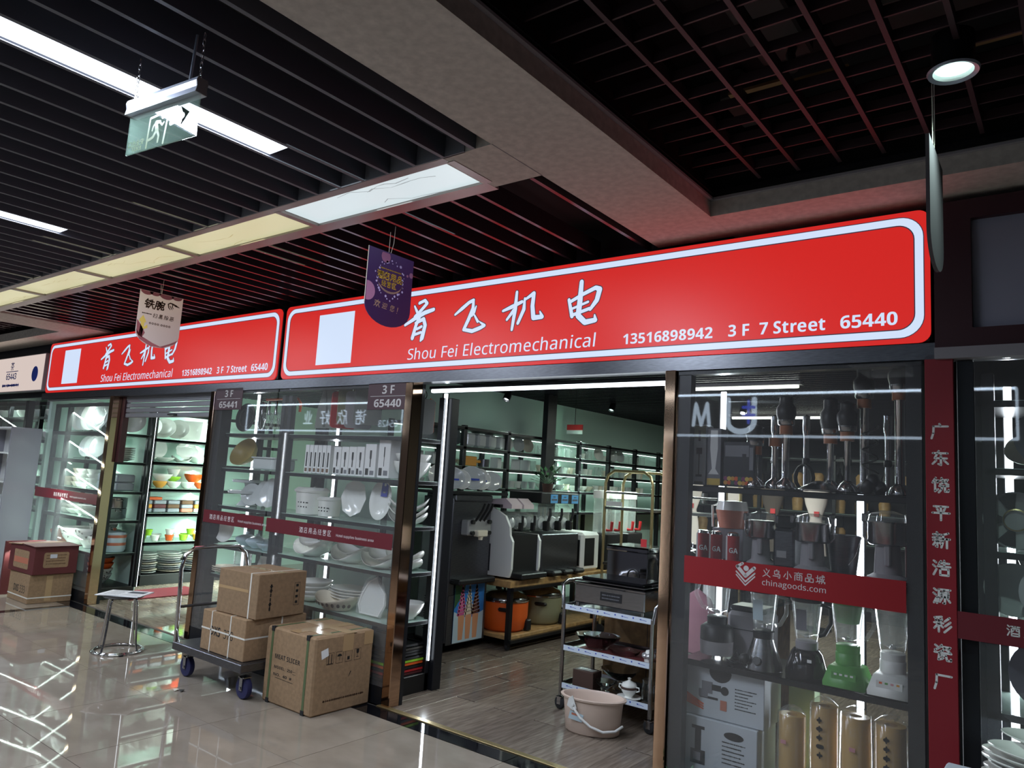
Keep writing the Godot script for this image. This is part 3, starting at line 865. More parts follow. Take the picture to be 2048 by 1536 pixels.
func corridor() -> void:
	# hanging exit sign, seen from its back
	var ex := thing("exit_sign", "green glass exit sign with running figure and arrow, hanging on chains", "sign", Vector3(-2.4465, 2.84, 2.6114), atan2(0.0451, 0.3814) * -1.0 + 0.0)
	ex.rotation.y = atan2(0.0451, 0.3814)
	var hs := PackedVector2Array([Vector2(-0.018, 0.0), Vector2(0.018, 0.0), Vector2(0.022, -0.012), Vector2(0.018, -0.032), Vector2(0.022, -0.052), Vector2(-0.022, -0.052), Vector2(-0.018, -0.032), Vector2(-0.022, -0.012)])
	ob("housing", MB.new().prism(hs, -0.192, 0.192, Transform3D(Basis(Vector3.BACK, Vector3.UP, Vector3.LEFT), Vector3.ZERO)), "exit_housing", ex)
	ob("end_cap", MB.new().prism(hs, 0.192, 0.196, Transform3D(Basis(Vector3.BACK, Vector3.UP, Vector3.LEFT), Vector3.ZERO)).prism(hs, -0.196, -0.192, Transform3D(Basis(Vector3.BACK, Vector3.UP, Vector3.LEFT), Vector3.ZERO)), "board_grey", ex)
	ob("plate", MB.new().box(Vector3(0, -0.124, 0), Vector3(0.384, 0.144, 0.006), Transform3D.IDENTITY, 0.0008), "exit_glass", ex)
	var back := Transform3D(Basis(Vector3.LEFT, Vector3.UP, Vector3.BACK), Vector3(0, 0, 0.0036)) # mirrored: print is on the far face
	var b := MB.new()
	han(b, "安全出口", 0.022, Vector2(0.09, -0.15), back, 11.0, 1.06)
	latin(b, "EXIT", 0.015, Vector2(0.103, -0.19), back, true, 0.055)
	ob("lettering", b, "exit_glow", ex)
	b = MB.new()
	b.rib([Vector3(0.073, -0.19, 0), Vector3(0.066, -0.085, 0)], back, 0.009)
	b.rib([Vector3(0.066, -0.085, 0), Vector3(-0.035, -0.076, 0), Vector3(-0.021, -0.19, 0)], back, 0.009)
	ob("door_mark", b, "exit_glow", ex)
	b = MB.new()
	for st in strokes("-6,-93,17;8,-108,12 30,-106,14 22,-134,20;30,-106,8 44,-118,8 48,-132,7;8,-110,8 -6,-122,8 -14,-114,7;24,-136,12 40,-158,11 62,-164,10;20,-136,12 8,-158,10 10,-180,9"):
		var pts := []
		for p in st:
			pts.append(Vector3(p.x * 0.001, p.y * 0.001 , p.z * 0.001))
		b.rib(pts, back)
	ob("runner", b, "exit_glow", ex)
	b = MB.new()
	b.rib([Vector3(-0.055, -0.125, 0), Vector3(-0.115, -0.112, 0)], back, 0.022)
	b.prism(PackedVector2Array([Vector2(-0.1, -0.075), Vector2(-0.15, -0.106), Vector2(-0.105, -0.15), Vector2(-0.118, -0.112)]), 0, 0, back)
	ob("arrow", b, "exit_plate", ex)
	b = MB.new()
	chain_links(b, Vector3(0.178, 0.0, 0), Vector3(0.178, 0.165, 0), 8)
	ob("chain", b, "chrome", ex)
	b = MB.new()
	chain_links(b, Vector3(-0.178, 0.0, 0), Vector3(-0.178, 0.165, 0), 8)
	ob("chain", b, "chrome", ex)
	ob("conduit", MB.new().tube([Vector3(0.11, 0.0, -0.01), Vector3(0.1, 0.1, -0.02), Vector3(0.09, 0.2, -0.03)], 0.005), "exit_housing", ex)
	# three pennants hung across the corridor's edge
	var side := Transform3D(Basis(Vector3.FORWARD, Vector3.UP, Vector3.RIGHT), Vector3(0.0025, 0, 0))
	var pa := thing("pennant", "purple hanging pennant with gold welcome lettering in front of the near red sign", "banner", Vector3(-3.1, 2.835, 0.945), 0.0)
	ob("sheet", MB.new().prism(shield(0.345, 0.425), -0.002, 0.002, Transform3D(side.basis, Vector3.ZERO)), "purple", pa)
	ob("sheet_edge", MB.new().box(Vector3(0, -0.16, 0.1735), Vector3(0.005, 0.32, 0.002)), "string", pa)
	b = MB.new()
	for d in [[-0.16, -0.25, 0.055], [-0.045, -0.03, 0.035], [0.16, -0.09, 0.016], [0.13, -0.1, 0.008]]:
		var pg := PackedVector2Array()
		for q in disc(d[2], 18, 1.0, Vector2(d[0], d[1])):
			if absf(q.x) < 0.1725 and q.y < 0.0:
				pg.append(q)
		b.prism(pg, 0, 0, side)
	ob("dot_print", b, "purple_dot", pa)
	b = MB.new()
	han(b, "酒店用品", 0.047, Vector2(-0.1, -0.115), side, 15.0, 1.05)
	han(b, "经营区", 0.036, Vector2(-0.065, -0.167), side, 14.0, 1.1)
	dashes(b, side, -0.075, -0.1, 0.08, 0.012, 3)
	ob("lettering", b, "gold_ink", pa)
	b = MB.new()
	for k in 3:
		var pts := []
		for i in 12:
			var a := PI * 1.12 + PI * 0.76 * i / 11
			pts.append(Vector3(cos(a) * (0.105 - 0.006 * k), -0.14 - 0.012 * k + sin(a) * (0.085 - 0.008 * k), 0))
		b.rib(pts, side, 0.0022)
	han(b, "欢", 0.045, Vector2(-0.105, -0.285), side, 10.0, 1.0, false, 1.0, 0.15)
	han(b, "迎", 0.038, Vector2(-0.045, -0.292), side, 8.0, 1.0, false, 1.0, 0.15)
	han(b, "您", 0.04, Vector2(0.015, -0.295), side, 8.0, 1.0, false, 0.9, 0.15)
	b.rib([Vector3(0.075, -0.302, 0.006), Vector3(0.071, -0.325, 0.003)], side)
	b.rib([Vector3(0.069, -0.334, 0.005)], side)
	ob("greeting", b, "cream_ink", pa)
	b = MB.new()
	var rng := RandomNumberGenerator.new()
	rng.seed = 9
	for i in 34:
		var a := TAU * i / 34 + rng.randf() * 0.2
		var r := rng.randf_range(0.092, 0.118)
		b.prism(disc(rng.randf_range(0.003, 0.009), 8, 1.0, Vector2(cos(a) * r, -0.155 + sin(a) * r * 1.05)), 0, 0, side)
	ob("confetti_print", b, "cream_dot", pa)
	ob("string", MB.new().tube([Vector3(0, 0.165, -0.01), Vector3(0, 0.06, -0.006), Vector3(0, -0.01, 0.012), Vector3(0, -0.02, 0.02)], 0.0018, 5).tube([Vector3(0, 0.12, 0.025), Vector3(0, 0.0, 0.024)], 0.0018, 5), "string", pa)
	var pb := thing("pennant", "pale pennant with red scalloped edges in front of the farther red sign", "banner", Vector3(-5.742, 2.885, 0.935), 0.0)
	ob("sheet", MB.new().prism(shield(0.345, 0.43), -0.002, 0.002, Transform3D(side.basis, Vector3.ZERO)), "banner_white", pb)
	b = MB.new()
	for d in [[-0.12, 0.05], [-0.055, 0.045], [0.035, 0.06], [0.12, 0.045]]:
		var pg := PackedVector2Array()
		for i in 11:
			var a := PI + PI * i / 10
			pg.append(Vector2(clampf(d[0] + cos(a) * d[1], -0.172, 0.172), -0.001 + sin(a) * d[1] * 0.62))
		b.prism(pg, 0, 0, side)
	b.prism(PackedVector2Array([Vector2(-0.172, -0.31), Vector2(-0.125, -0.36), Vector2(-0.03, -0.4), Vector2(0.03, -0.418), Vector2(0.1, -0.385), Vector2(0.165, -0.345), Vector2(0.15, -0.375), Vector2(0.05, -0.425), Vector2(-0.05, -0.425), Vector2(-0.14, -0.385)]), 0, 0, side)
	b.prism(PackedVector2Array([Vector2(-0.172, -0.235), Vector2(-0.14, -0.27), Vector2(-0.1, -0.33), Vector2(-0.12, -0.37), Vector2(-0.165, -0.345)]), 0, 0, side)
	ob("scalloped_print", b, "banner_red", pb)
	b = MB.new()
	han(b, "铁腕", 0.078, Vector2(-0.13, -0.06), side, 13.0, 1.05, false, 1.0, 0.12)
	han(b, "扫黑除恶", 0.037, Vector2(-0.055, -0.165), side, 10.0, 1.2, false, 1.0, 0.12)
	dashes(b, side, -0.14, -0.178, -0.065, 0.012, 5)
	for i in 8:
		b.ring(PackedVector2Array(Array(disc(0.0085, 10)).map(func(q): return q + Vector2(-0.07 + i * 0.021 + (0.008 if i > 3 else 0.0), -0.248))), PackedVector2Array(Array(disc(0.004, 10)).map(func(q): return q + Vector2(-0.07 + i * 0.021 + (0.008 if i > 3 else 0.0), -0.248))), 0, 0, side)
	ob("lettering", b, "wood_dark", pb)
	b = MB.new()
	for st in strokes("55,-70,8 72,-58,10 92,-62,12 120,-72,16 148,-80,5;56,-72,9 62,-96,9 76,-110,5;72,-82,7 84,-98,8 92,-108,4;92,-66,8 90,-86,8 100,-98,5"):
		var pts := []
		for p in st:
			pts.append(p * 0.001)
		b.rib(pts, side)
	ob("fist_print", b, "wood_dark", pb)
	b = MB.new()
	b.prism(PackedVector2Array([Vector2(-0.148, -0.36), Vector2(-0.14, -0.25), Vector2(-0.112, -0.25), Vector2(-0.12, -0.36)]), 0, 0, side)
	b.prism(PackedVector2Array([Vector2(-0.155, -0.25), Vector2(-0.15, -0.228), Vector2(-0.128, -0.195), Vector2(-0.108, -0.228), Vector2(-0.1, -0.25)]), 0, 0, side)
	b.prism(PackedVector2Array([Vector2(-0.115, -0.29), Vector2(-0.09, -0.262), Vector2(-0.085, -0.29), Vector2(-0.115, -0.305)]), 0, 0, side)
	ob("pillar_print", b, "gold_ink", pb)
	ob("string", MB.new().tube([Vector3(0, 0.115, 0.0), Vector3(0, 0.04, 0.004), Vector3(0, -0.008, 0.004)], 0.0018, 5).tube([Vector3(0, 0.07, 0.018), Vector3(0, -0.008, 0.01)], 0.0018, 5), "string", pb)
	var pc := thing("pennant", "grey pennant seen edge on beside the right end of the red sign", "banner", Vector3(-0.394, 2.845, 0.86), 0.02)
	ob("sheet", MB.new().prism(shield(0.345, 0.43), -0.006, 0.006, Transform3D(side.basis, Vector3.ZERO)), "pennant_dark", pc)
	ob("string", MB.new().tube([Vector3(0, 0.3, -0.02), Vector3(0, 0.05, -0.01), Vector3(0, -0.01, 0.01)], 0.0018, 5).tube([Vector3(0, 0.3, 0.04), Vector3(0, 0.0, 0.04)], 0.0018, 5), "string", pc)
	# downlight in the grid ceiling
	var dl := thing("downlight", "round recessed downlight glowing cool white in the dark grid ceiling", "light", Vector3(-0.315, 3.06, 1.0))
	ob("rim", MB.new().lathe([[0.062, 0.0], [0.076, -0.006], [0.08, 0.002], [0.062, 0.01], [0.062, 0.0]], 28), "exit_housing", dl)
	ob("reflector", MB.new().lathe([[0.062, 0.0], [0.05, 0.05], [0.03, 0.08]], 28), "foil", dl)
	ob("lens", MB.new().lathe([[0.0, 0.004], [0.035, 0.006], [0.057, 0.014], [0.058, 0.022], [0.0, 0.024]], 24), "spot_glow", dl)
	ob("can", MB.new().lathe([[0.066, 0.01], [0.066, 0.13], [0.0, 0.13]], 20), "black_metal", dl)
	var sp := SpotLight3D.new()
	sp.name = "lamp"; sp.light_energy = 1.5; sp.spot_angle = 50.0; sp.spot_range = 14.0; sp.light_size = 0.04; sp.shadow_enabled = true; sp.light_color = c8(206, 244, 236)
	dl.add_child(sp); sp.position = Vector3(0, -0.006, 0); sp.rotation.x = -PI / 2
	# meat slicer carton
	var ms := carton("carton", "large square meat slicer carton with green straps beside the entrance post", Vector3(-4.26, 0, 0.265), Vector3(0.535, 0.497, 0.5), "card", 0.0, 0.012)
	var front := fr(Vector3(0, 0, 0.2508))
	var right := fr(Vector3(0.2683, 0, 0), Vector3.FORWARD)
	b = MB.new()
	latin(b, "MEAT SLICER", 0.03, Vector2(-0.155, 0.298), front, true, 0.275)
	latin(b, "MODEL:  250", 0.018, Vector2(-0.155, 0.235), front, true, 0.2)
	latin(b, "NO.  40  #", 0.018, Vector2(-0.155, 0.187), front, true, 0.2)
	b.rib([Vector3(-0.135, 0.176, 0), Vector3(0.06, 0.172, 0)], front, 0.003)
	b.rib([Vector3(0.05, 0.246, 0), Vector3(0.08, 0.246, 0)], front, 0.002)
	b.rib([Vector3(0.05, 0.23, 0), Vector3(0.085, 0.23, 0)], front, 0.002)
	ob("lettering", b, "ink", ms)
	b = MB.new()
	for i in 4:
		var x := -0.125 + 0.078 * i
		b.ring(PackedVector2Array(Array(rrect(0.058, 0.075, 0.001, 1)).map(func(q): return q + Vector2(x, 0.352))), PackedVector2Array(Array(rrect(0.054, 0.071, 0.001, 1)).map(func(q): return q + Vector2(x, 0.352))), 0, 0, right)
	b.rib([Vector3(-0.137, 0.322, 0), Vector3(-0.137, 0.378, 0)], right, 0.006).rib([Vector3(-0.113, 0.322, 0), Vector3(-0.113, 0.378, 0)], right, 0.006).rib([Vector3(-0.148, 0.32, 0), Vector3(-0.102, 0.32, 0)], right, 0.004)
	var um := PackedVector2Array()
	for i in 9:
		um.append(Vector2(-0.047 + cos(PI * i / 8) * 0.02, 0.358 + sin(PI * i / 8) * 0.016))
	b.prism(um, 0, 0, right)
	b.rib([Vector3(-0.047, 0.358, 0), Vector3(-0.047, 0.334, 0)], right, 0.003)
	b.prism(rrect2(0.031, 0.337, 0.02, 0.022), 0, 0, right)
	b.prism(PackedVector2Array([Vector2(0.097, 0.385), Vector2(0.121, 0.385), Vector2(0.119, 0.362), Vector2(0.109, 0.354), Vector2(0.099, 0.362)]), 0, 0, right)
	b.rib([Vector3(0.109, 0.356, 0), Vector3(0.109, 0.336, 0)], right, 0.003).rib([Vector3(0.1, 0.334, 0), Vector3(0.118, 0.334, 0)], right, 0.004)
	b.rib([Vector3(0.06, 0.245, 0.008), Vector3(0.045, 0.215, 0.004)], right)
	ob("handling_marks", b, "ink", ms)
	b = MB.new()
	dashes(b, right, -0.16, 0.085, 0.19, 0.02, 11)
	ob("faded_print", b, "ink_brown", ms)
	b = MB.new()
	b.prism(PackedVector2Array([Vector2(-0.205, 0.41), Vector2(-0.15, 0.425), Vector2(-0.14, 0.375), Vector2(-0.195, 0.355)]), 0, 0.001, right)
	ob("label", b, "paper", ms)
	for sx in [-0.2, 0.185]:
		var w := 0.022
		ob("strap", MB.new().box(Vector3(sx, 0.2485, 0.2513), Vector3(w, 0.5, 0.0018)).box(Vector3(sx, 0.4978, 0), Vector3(w, 0.0018, 0.504)).box(Vector3(sx, 0.2485, -0.2513), Vector3(w, 0.5, 0.0018)), "strap_green", ms)
		for y in [0.485, 0.016]:
			ob("corner_guard", MB.new().box(Vector3(sx, y, 0.2525), Vector3(0.032, 0.03, 0.005), Transform3D.IDENTITY, 0.001).box(Vector3(sx, 0.4995 if y > 0.2 else 0.001, 0.242), Vector3(0.032, 0.004, 0.025)), "rubber", ms)
	ob("tape", MB.new().box(Vector3(0.02, 0.4985, 0.0), Vector3(0.09, 0.0012, 0.49)).box(Vector3(0.02, 0.4983, -0.05), Vector3(0.5, 0.0012, 0.08)).box(Vector3(0.14, 0.4984, 0.11), Vector3(0.2, 0.0012, 0.07)).box(Vector3(0.2688, 0.44, -0.02), Vector3(0.001, 0.11, 0.09)).box(Vector3(0.2688, 0.45, -0.2), Vector3(0.001, 0.09, 0.08)), "tape", ms)
	# platform trolley with two cartons
	var tr := thing("platform_trolley", "steel platform trolley with hoop handle and blue wheels, carrying two cartons", "trolley", Vector3(-4.99, 0, 0.405))
	ob("platform", MB.new().box(Vector3(0, 0.222, 0), Vector3(0.9, 0.055, 0.57), Transform3D.IDENTITY, 0.004).box(Vector3(0, 0.2505, 0), Vector3(0.88, 0.003, 0.55)), "steel_dark", tr)
	var hp := []
	for p in [[0.27, 0.25], [0.275, 0.62], [0.28, 0.78], [0.255, 0.88], [0.19, 0.93], [0.0, 0.935], [-0.19, 0.93], [-0.255, 0.88], [-0.28, 0.78], [-0.275, 0.62], [-0.27, 0.25]]:
		hp.append(Vector3(-0.435 - 0.03 * clampf(p[1] - 0.3, 0, 1), p[1], p[0]))
	ob("handle", MB.new().tube(hp, 0.0155, 12), "chrome", tr)
	ob("cross_bar", MB.new().tube([Vector3(-0.445, 0.5, 0.272), Vector3(-0.445, 0.5, -0.272)], 0.011, 8), "steel_dark", tr)
	ob("brace", MB.new().box(Vector3(-0.425, 0.3, 0.275), Vector3(0.02, 0.12, 0.012)).tube([Vector3(-0.43, 0.36, 0.283), Vector3(-0.39, 0.33, 0.287), Vector3(-0.35, 0.26, 0.287)], 0.005, 6), "steel", tr)
	for sx in [-1, 1]:
		for sz in [-1, 1]:
			var wb := Vector3(0.37 * sx, 0.075, 0.19 * sz)
			var wh := ob("wheel", MB.new().lathe([[0.0, -0.02], [0.05, -0.022], [0.07, -0.018], [0.075, 0.0], [0.07, 0.018], [0.05, 0.022], [0.0, 0.02]], 24, Transform3D(Basis(Vector3.RIGHT, Vector3.BACK, Vector3.DOWN), Vector3.ZERO)), "blue_rubber", tr)
			wh.position = wb
			ob("fork", MB.new().box(Vector3(0, 0.07, 0), Vector3(0.07, 0.006, 0.06)).box(Vector3(0, 0.028, 0.028), Vector3(0.034, 0.09, 0.004)).box(Vector3(0, 0.028, -0.028), Vector3(0.034, 0.09, 0.004)).box(Vector3(0, 0, 0.031), Vector3(0.016, 0.016, 0.008)), "steel", wh)
	var c1 := carton("carton", "long strapped carton marked DXS lying on the trolley platform", Vector3(-4.86, 0.2535, 0.4), Vector3(0.545, 0.277, 0.5))
	front = fr(Vector3(0, 0, 0.2508))
	b = MB.new()
	latin(b, "DXS", 0.062, Vector2(-0.155, 0.115), front, true, 0.125)
	latin(b, "378", 0.06, Vector2(0.015, 0.115), front, false, 0.115)
	ob("lettering", b, "ink", c1)
	b = MB.new()
	b.box(Vector3(0, 0.15, 0), Vector3(0.548, 0.011, 0.503))
	ob("strap", b, "strap_white", c1)
	for x in [-0.15, 0.09]:
		ob("strap", MB.new().box(Vector3(x, 0.1385, 0), Vector3(0.011, 0.28, 0.503)), "strap_white", c1)
	ob("strap", MB.new().box(Vector3(0, 0.1385, -0.04), Vector3(0.548, 0.28, 0.011)), "strap_white", c1)
	ob("tape", MB.new().box(Vector3(0, 0.2774, 0.02), Vector3(0.54, 0.001, 0.06)), "tape", c1)
	var c2 := carton("carton", "smaller carton with one white strap, topmost on the trolley", Vector3(-4.79, 0.5335, 0.41), Vector3(0.45, 0.305, 0.42), "card_dark", 0.06)
	ob("strap", MB.new().box(Vector3(0.14, 0.1525, 0), Vector3(0.012, 0.308, 0.423)), "strap_white", c2)
	right = fr(Vector3(0.2258, 0, 0), Vector3.FORWARD)
	b = MB.new()
	var up_side := Transform3D(Basis(Vector3.UP, Vector3.BACK, Vector3.RIGHT), Vector3(0.2258, 0, 0))
	dashes(b, up_side, 0.05, 0.1, 0.25, 0.03, 21)
	b.ring(PackedVector2Array(Array(rrect(0.05, 0.16, 0.001, 1)).map(func(q): return q + Vector2(0.13, 0.15))), PackedVector2Array(Array(rrect(0.045, 0.155, 0.001, 1)).map(func(q): return q + Vector2(0.13, 0.15))), 0, 0, right)
	for i in 4:
		b.prism(rrect2(0.13, 0.092 + i * 0.039, 0.022, 0.018), 0, 0, right)
	ob("stencil_print", b, "ink", c2)
	ob("tape", MB.new().box(Vector3(0, 0.3054, 0), Vector3(0.45, 0.001, 0.06)).box(Vector3(-0.05, 0.18, 0.2104), Vector3(0.34, 0.02, 0.001)), "tape", c2)
	# stool with newspapers
	var st := thing("stool", "chrome wire stool with a ring base standing alone on the tiles", "stool", Vector3(-6.38, 0, 0.635))
	for e in [["base_ring", 0.195, 0.009], ["base_ring", 0.182, 0.016]]:
		var pts := []
		for i in 40:
			pts.append(Vector3(cos(TAU * i / 40) * e[1], e[2], sin(TAU * i / 40) * e[1]))
		ob(e[0], MB.new().tube(pts, 0.008, 8, true), "chrome", st)
	for i in 4:
		var a := PI / 4 + 0.35 + PI / 2 * i
		var dv := Vector3(cos(a), 0, sin(a))
		ob("leg", MB.new().tube([dv * 0.185 + Vector3(0, 0.012, 0), dv * 0.165 + Vector3(0, 0.08, 0), dv * 0.135 + Vector3(0, 0.4, 0), dv * 0.12 + Vector3(0, 0.435, 0), dv * 0.06 + Vector3(0, 0.44, 0)], 0.009, 8), "chrome", st)
	ob("seat", MB.new().lathe([[0.0, 0.437], [0.15, 0.437], [0.158, 0.444], [0.15, 0.452], [0.0, 0.452]], 28), "black", st)
	ob("foot", MB.new().box(Vector3(0.19, 0.006, 0.06), Vector3(0.03, 0.012, 0.03)), "rubber", st)
	var np := thing("newspaper", "folded grey newspaper lying on the wire stool", "newspaper", Vector3(-6.4, 0.453, 0.62), 0.62)
	b = MB.new()
	b.box(Vector3(0, 0.004, 0), Vector3(0.36, 0.006, 0.27), Transform3D.IDENTITY, 0.001).box(Vector3(0.02, 0.009, 0.01), Vector3(0.34, 0.005, 0.25), Transform3D(Basis(Vector3.UP, 0.06), Vector3.ZERO))
	ob("pages", b, "paper", np)
	b = MB.new()
	var flat := Transform3D(Basis(Vector3.RIGHT, Vector3.FORWARD, Vector3.UP), Vector3(0.02, 0.0118, 0.01))
	for i in 9:
		dashes(b, flat, -0.15, 0.1 - i * 0.024, -0.02, 0.012, 30 + i)
		if i > 5:
			dashes(b, flat, 0.0, 0.1 - i * 0.024, 0.15, 0.012, 50 + i)
	b.prism(rrect2(0.07, 0.05, 0.14, 0.09), 0, 0, flat)
	ob("print", b, "newsprint", np)
	# cartons by the far post
	var bx := carton("carton", "brown carton marked DXS 333 with a white strap, under the maroon box", Vector3(-9.08, 0, 0.245), Vector3(0.54, 0.297, 0.43))
	front = fr(Vector3(0, 0, 0.2158))
	b = MB.new()
	latin(b, "DXS", 0.07, Vector2(-0.12, 0.1), front, true, 0.13)
	latin(b, "333", 0.075, Vector2(0.04, 0.098), front, false, 0.14)
	ob("lettering", b, "ink", bx)
	ob("strap", MB.new().box(Vector3(0, 0.06, 0), Vector3(0.543, 0.012, 0.433)), "strap_white", bx)
	ob("tape", MB.new().box(Vector3(0.2705, 0.15, 0.02), Vector3(0.001, 0.26, 0.06)), "tape", bx)
	var rb := thing("carton", "maroon printed box with opened lid stacked on the DXS 333 carton", "box", Vector3(-9.08, 0.3, 0.25), 0.04)
	ob("body", MB.new().box(Vector3(0, 0.145, 0), Vector3(0.6, 0.29, 0.44), Transform3D.IDENTITY, 0.004), "maroon_box", rb)
	ob("lid", MB.new().box(Vector3(-0.15, 0.297, 0.0), Vector3(0.33, 0.006, 0.47), Transform3D(Basis(Vector3.BACK, 0.06), Vector3.ZERO)), "card_dark", rb)
	ob("lid", MB.new().box(Vector3(0.16, 0.297, 0.0), Vector3(0.31, 0.006, 0.47), Transform3D(Basis(Vector3.BACK, -0.03), Vector3(0, 0.006, 0))), "maroon_box", rb)
	front = fr(Vector3(0, 0, 0.2205))
	right = fr(Vector3(0.3005, 0, 0), Vector3.FORWARD)
	ob("label", MB.new().prism(PackedVector2Array(Array(rrect(0.36, 0.19, 0.02)).map(func(q): return q + Vector2(0.0, 0.14))), 0, 0.0006, front).prism(PackedVector2Array(Array(rrect(0.25, 0.16, 0.02)).map(func(q): return q + Vector2(0.0, 0.15))), 0, 0.0006, right), "card", rb)
	b = MB.new()
	for i in 4:
		dashes(b, right.translated(Vector3(0.001, 0, 0)), -0.1, 0.2 - i * 0.03, 0.1, 0.016, 70 + i)
	ob("print", b, "ink_brown", rb)
	ob("colour_band", MB.new().prism(rrect2(0.0, 0.13, 0.34, 0.06), 0, 0, front.translated(Vector3(0, 0, 0.001))), "terracotta", rb)
	ob("sticker", MB.new().prism(rrect2(-0.03, 0.19, 0.07, 0.04), 0, 0, right.translated(Vector3(0.0016, 0, 0))), "paper", rb)
	# litter on the tiles
	var lt := thing("wrapper_scrap", "scrap of torn foil wrapper lying on the shiny tiles", "wrapper", Vector3(-5.05, 0.0, 0.82), 0.4)
	ob("wrapper", MB.new().face2([Vector3(0, 0.012, 0), Vector3(0.03, 0.003, 0.02), Vector3(0.045, 0.016, -0.004), Vector3(0.02, 0.002, -0.02)]), "black", lt)
	ob("foil", MB.new().face2([Vector3(0, 0.014, 0), Vector3(-0.02, 0.002, 0.02), Vector3(-0.045, 0.012, 0.004), Vector3(-0.03, 0.004, -0.018)]), "foil", lt)

func rrect2(cx: float, cy: float, w: float, h: float) -> PackedVector2Array:
	return PackedVector2Array([Vector2(cx - w / 2, cy - h / 2), Vector2(cx + w / 2, cy - h / 2), Vector2(cx + w / 2, cy + h / 2), Vector2(cx - w / 2, cy + h / 2)])

# ---------------------------------------------------------------- shelving and crockery
var P := {}

func plate_mesh(r: float, h := 0.022, sx := 1.0, wave := 0.0, lobes := 2, seg := 30) -> ArrayMesh:
	return MB.new().lathe([[0.0, 0.0], [r * 0.55, 0.0], [r * 0.6, 0.004], [r, h], [r * 1.005, h + 0.003], [r * 0.99, h + 0.0045], [r * 0.62, 0.009], [r * 0.55, 0.006], [0.0, 0.006]], seg, Transform3D.IDENTITY, sx, 1.0, wave, lobes).mesh()

func bowl_mesh(r: float, h: float, sx := 1.0, wave := 0.0, lobes := 2, seg := 28, foot := 0.45) -> ArrayMesh:
	return MB.new().lathe([[0.0, 0.002], [r * foot * 0.9, 0.0], [r * foot, 0.0], [r * foot * 1.04, h * 0.08], [r * 0.8, h * 0.45], [r * 0.95, h * 0.8], [r, h], [r * 0.995, h + 0.004], [r * 0.965, h], [r * 0.91, h * 0.8], [r * 0.76, h * 0.47], [r * foot, h * 0.14], [0.0, h * 0.12]], seg, Transform3D.IDENTITY, sx, 1.0, wave, lobes).mesh()

func printed(t: Node3D, called: String, items: Array, xf: Transform3D) -> void: # items: [material, cx, cy, w, h]; one flat print per material
	var by := {}
	var k := 0
	for e in items:
		if not by.has(e[0]):
			by[e[0]] = MB.new()
		by[e[0]].prism(rrect2(e[1], e[2], e[3], e[4]), 0, 0, xf.translated(xf.basis.z * 0.0003 * k))
		k += 1
	for m in by:
		ob(called, by[m], m, t)

func it(called: String, label: String, cat: String, m: Mesh, mat: String, xf: Transform3D, group := "") -> MeshInstance3D:
	var o := ob(called, m, mat)
	o.transform = xf
	tag(o, label, cat, group)
	return o

func leaning(at: Vector3, r: float, tilt := 0.22, turn := 0.0) -> Transform3D: # a plate stood on its rim, its face towards local +z
	var b := Basis(Vector3.UP, turn) * Basis(Vector3.RIGHT, PI / 2 - tilt)
	return Transform3D(b, at + Vector3(0, r * cos(tilt) * 1.03 + 0.004, 0))

func flat_at(at: Vector3, turn := 0.0) -> Transform3D:
	return Transform3D(Basis(Vector3.UP, turn), at)

func shelf_unit(label: String, at: Vector3, turn: float, w: float, d: float, levels: Array, uprights: Array, o := {}) -> Node3D:
	var t := thing("shelf_unit", label, "shelf", at, turn)
	var h: float = o.get("h", 2.2)
	var pl: float = o.get("plinth", 0.13)
	if pl > 0.0:
		ob("plinth", MB.new().box(Vector3(w / 2, pl / 2, -d / 2), Vector3(w, pl, d), Transform3D.IDENTITY, 0.004), "black", t)
	for y in levels:
		ob("shelf", MB.new().box(Vector3(w / 2, y - 0.0205, -d / 2), Vector3(w - 0.004, 0.028, d), Transform3D.IDENTITY, 0.002), "black_metal", t)
		ob("shelf_top", MB.new().box(Vector3(w / 2, y - 0.0055, -d / 2), Vector3(w - 0.01, 0.003, d - 0.006)), o.get("top", "shelf_glass"), t)
	for u in uprights:
		ob("upright", MB.new().box(Vector3(u, h / 2, -0.025 - o.get("inset", 0.0)), Vector3(0.05, h, 0.05), Transform3D.IDENTITY, 0.003), "dark_frame", t)
		if o.get("rear", true):
			ob("upright", MB.new().box(Vector3(u, h / 2, -d + 0.02), Vector3(0.05, h, 0.04), Transform3D.IDENTITY, 0.003), "dark_frame", t)
	if o.has("back"):
		ob("back_panel", MB.new().box(Vector3(w / 2, h / 2, -d - 0.006), Vector3(w, h, 0.012)), o.back, t)
	if o.has("lamps"): # a thin light bar under the front edge of each shelf
		for y in o.lamps:
			var zb: float = -d + 0.06 if o.has("rear_bars") else -0.035
			if not o.has("rear_bars"):
				ob("lip", MB.new().box(Vector3(w / 2, y - 0.026, -0.005), Vector3(w - 0.004, 0.042, 0.01)), "black_metal", t)
			ob("light_bar", MB.new().box(Vector3(w / 2, y - 0.037, zb), Vector3(w - 0.06, 0.006, 0.014)), "led_bar", t)
			area("lamp", t, Vector3(w / 2, y - 0.042, zb), Vector3(0, -1, 0.25 if o.has("rear_bars") else -0.6), 0.02, w - 0.08, o.get("power", 6.0), c8(224, 250, 240), Vector3.FORWARD)
	return t

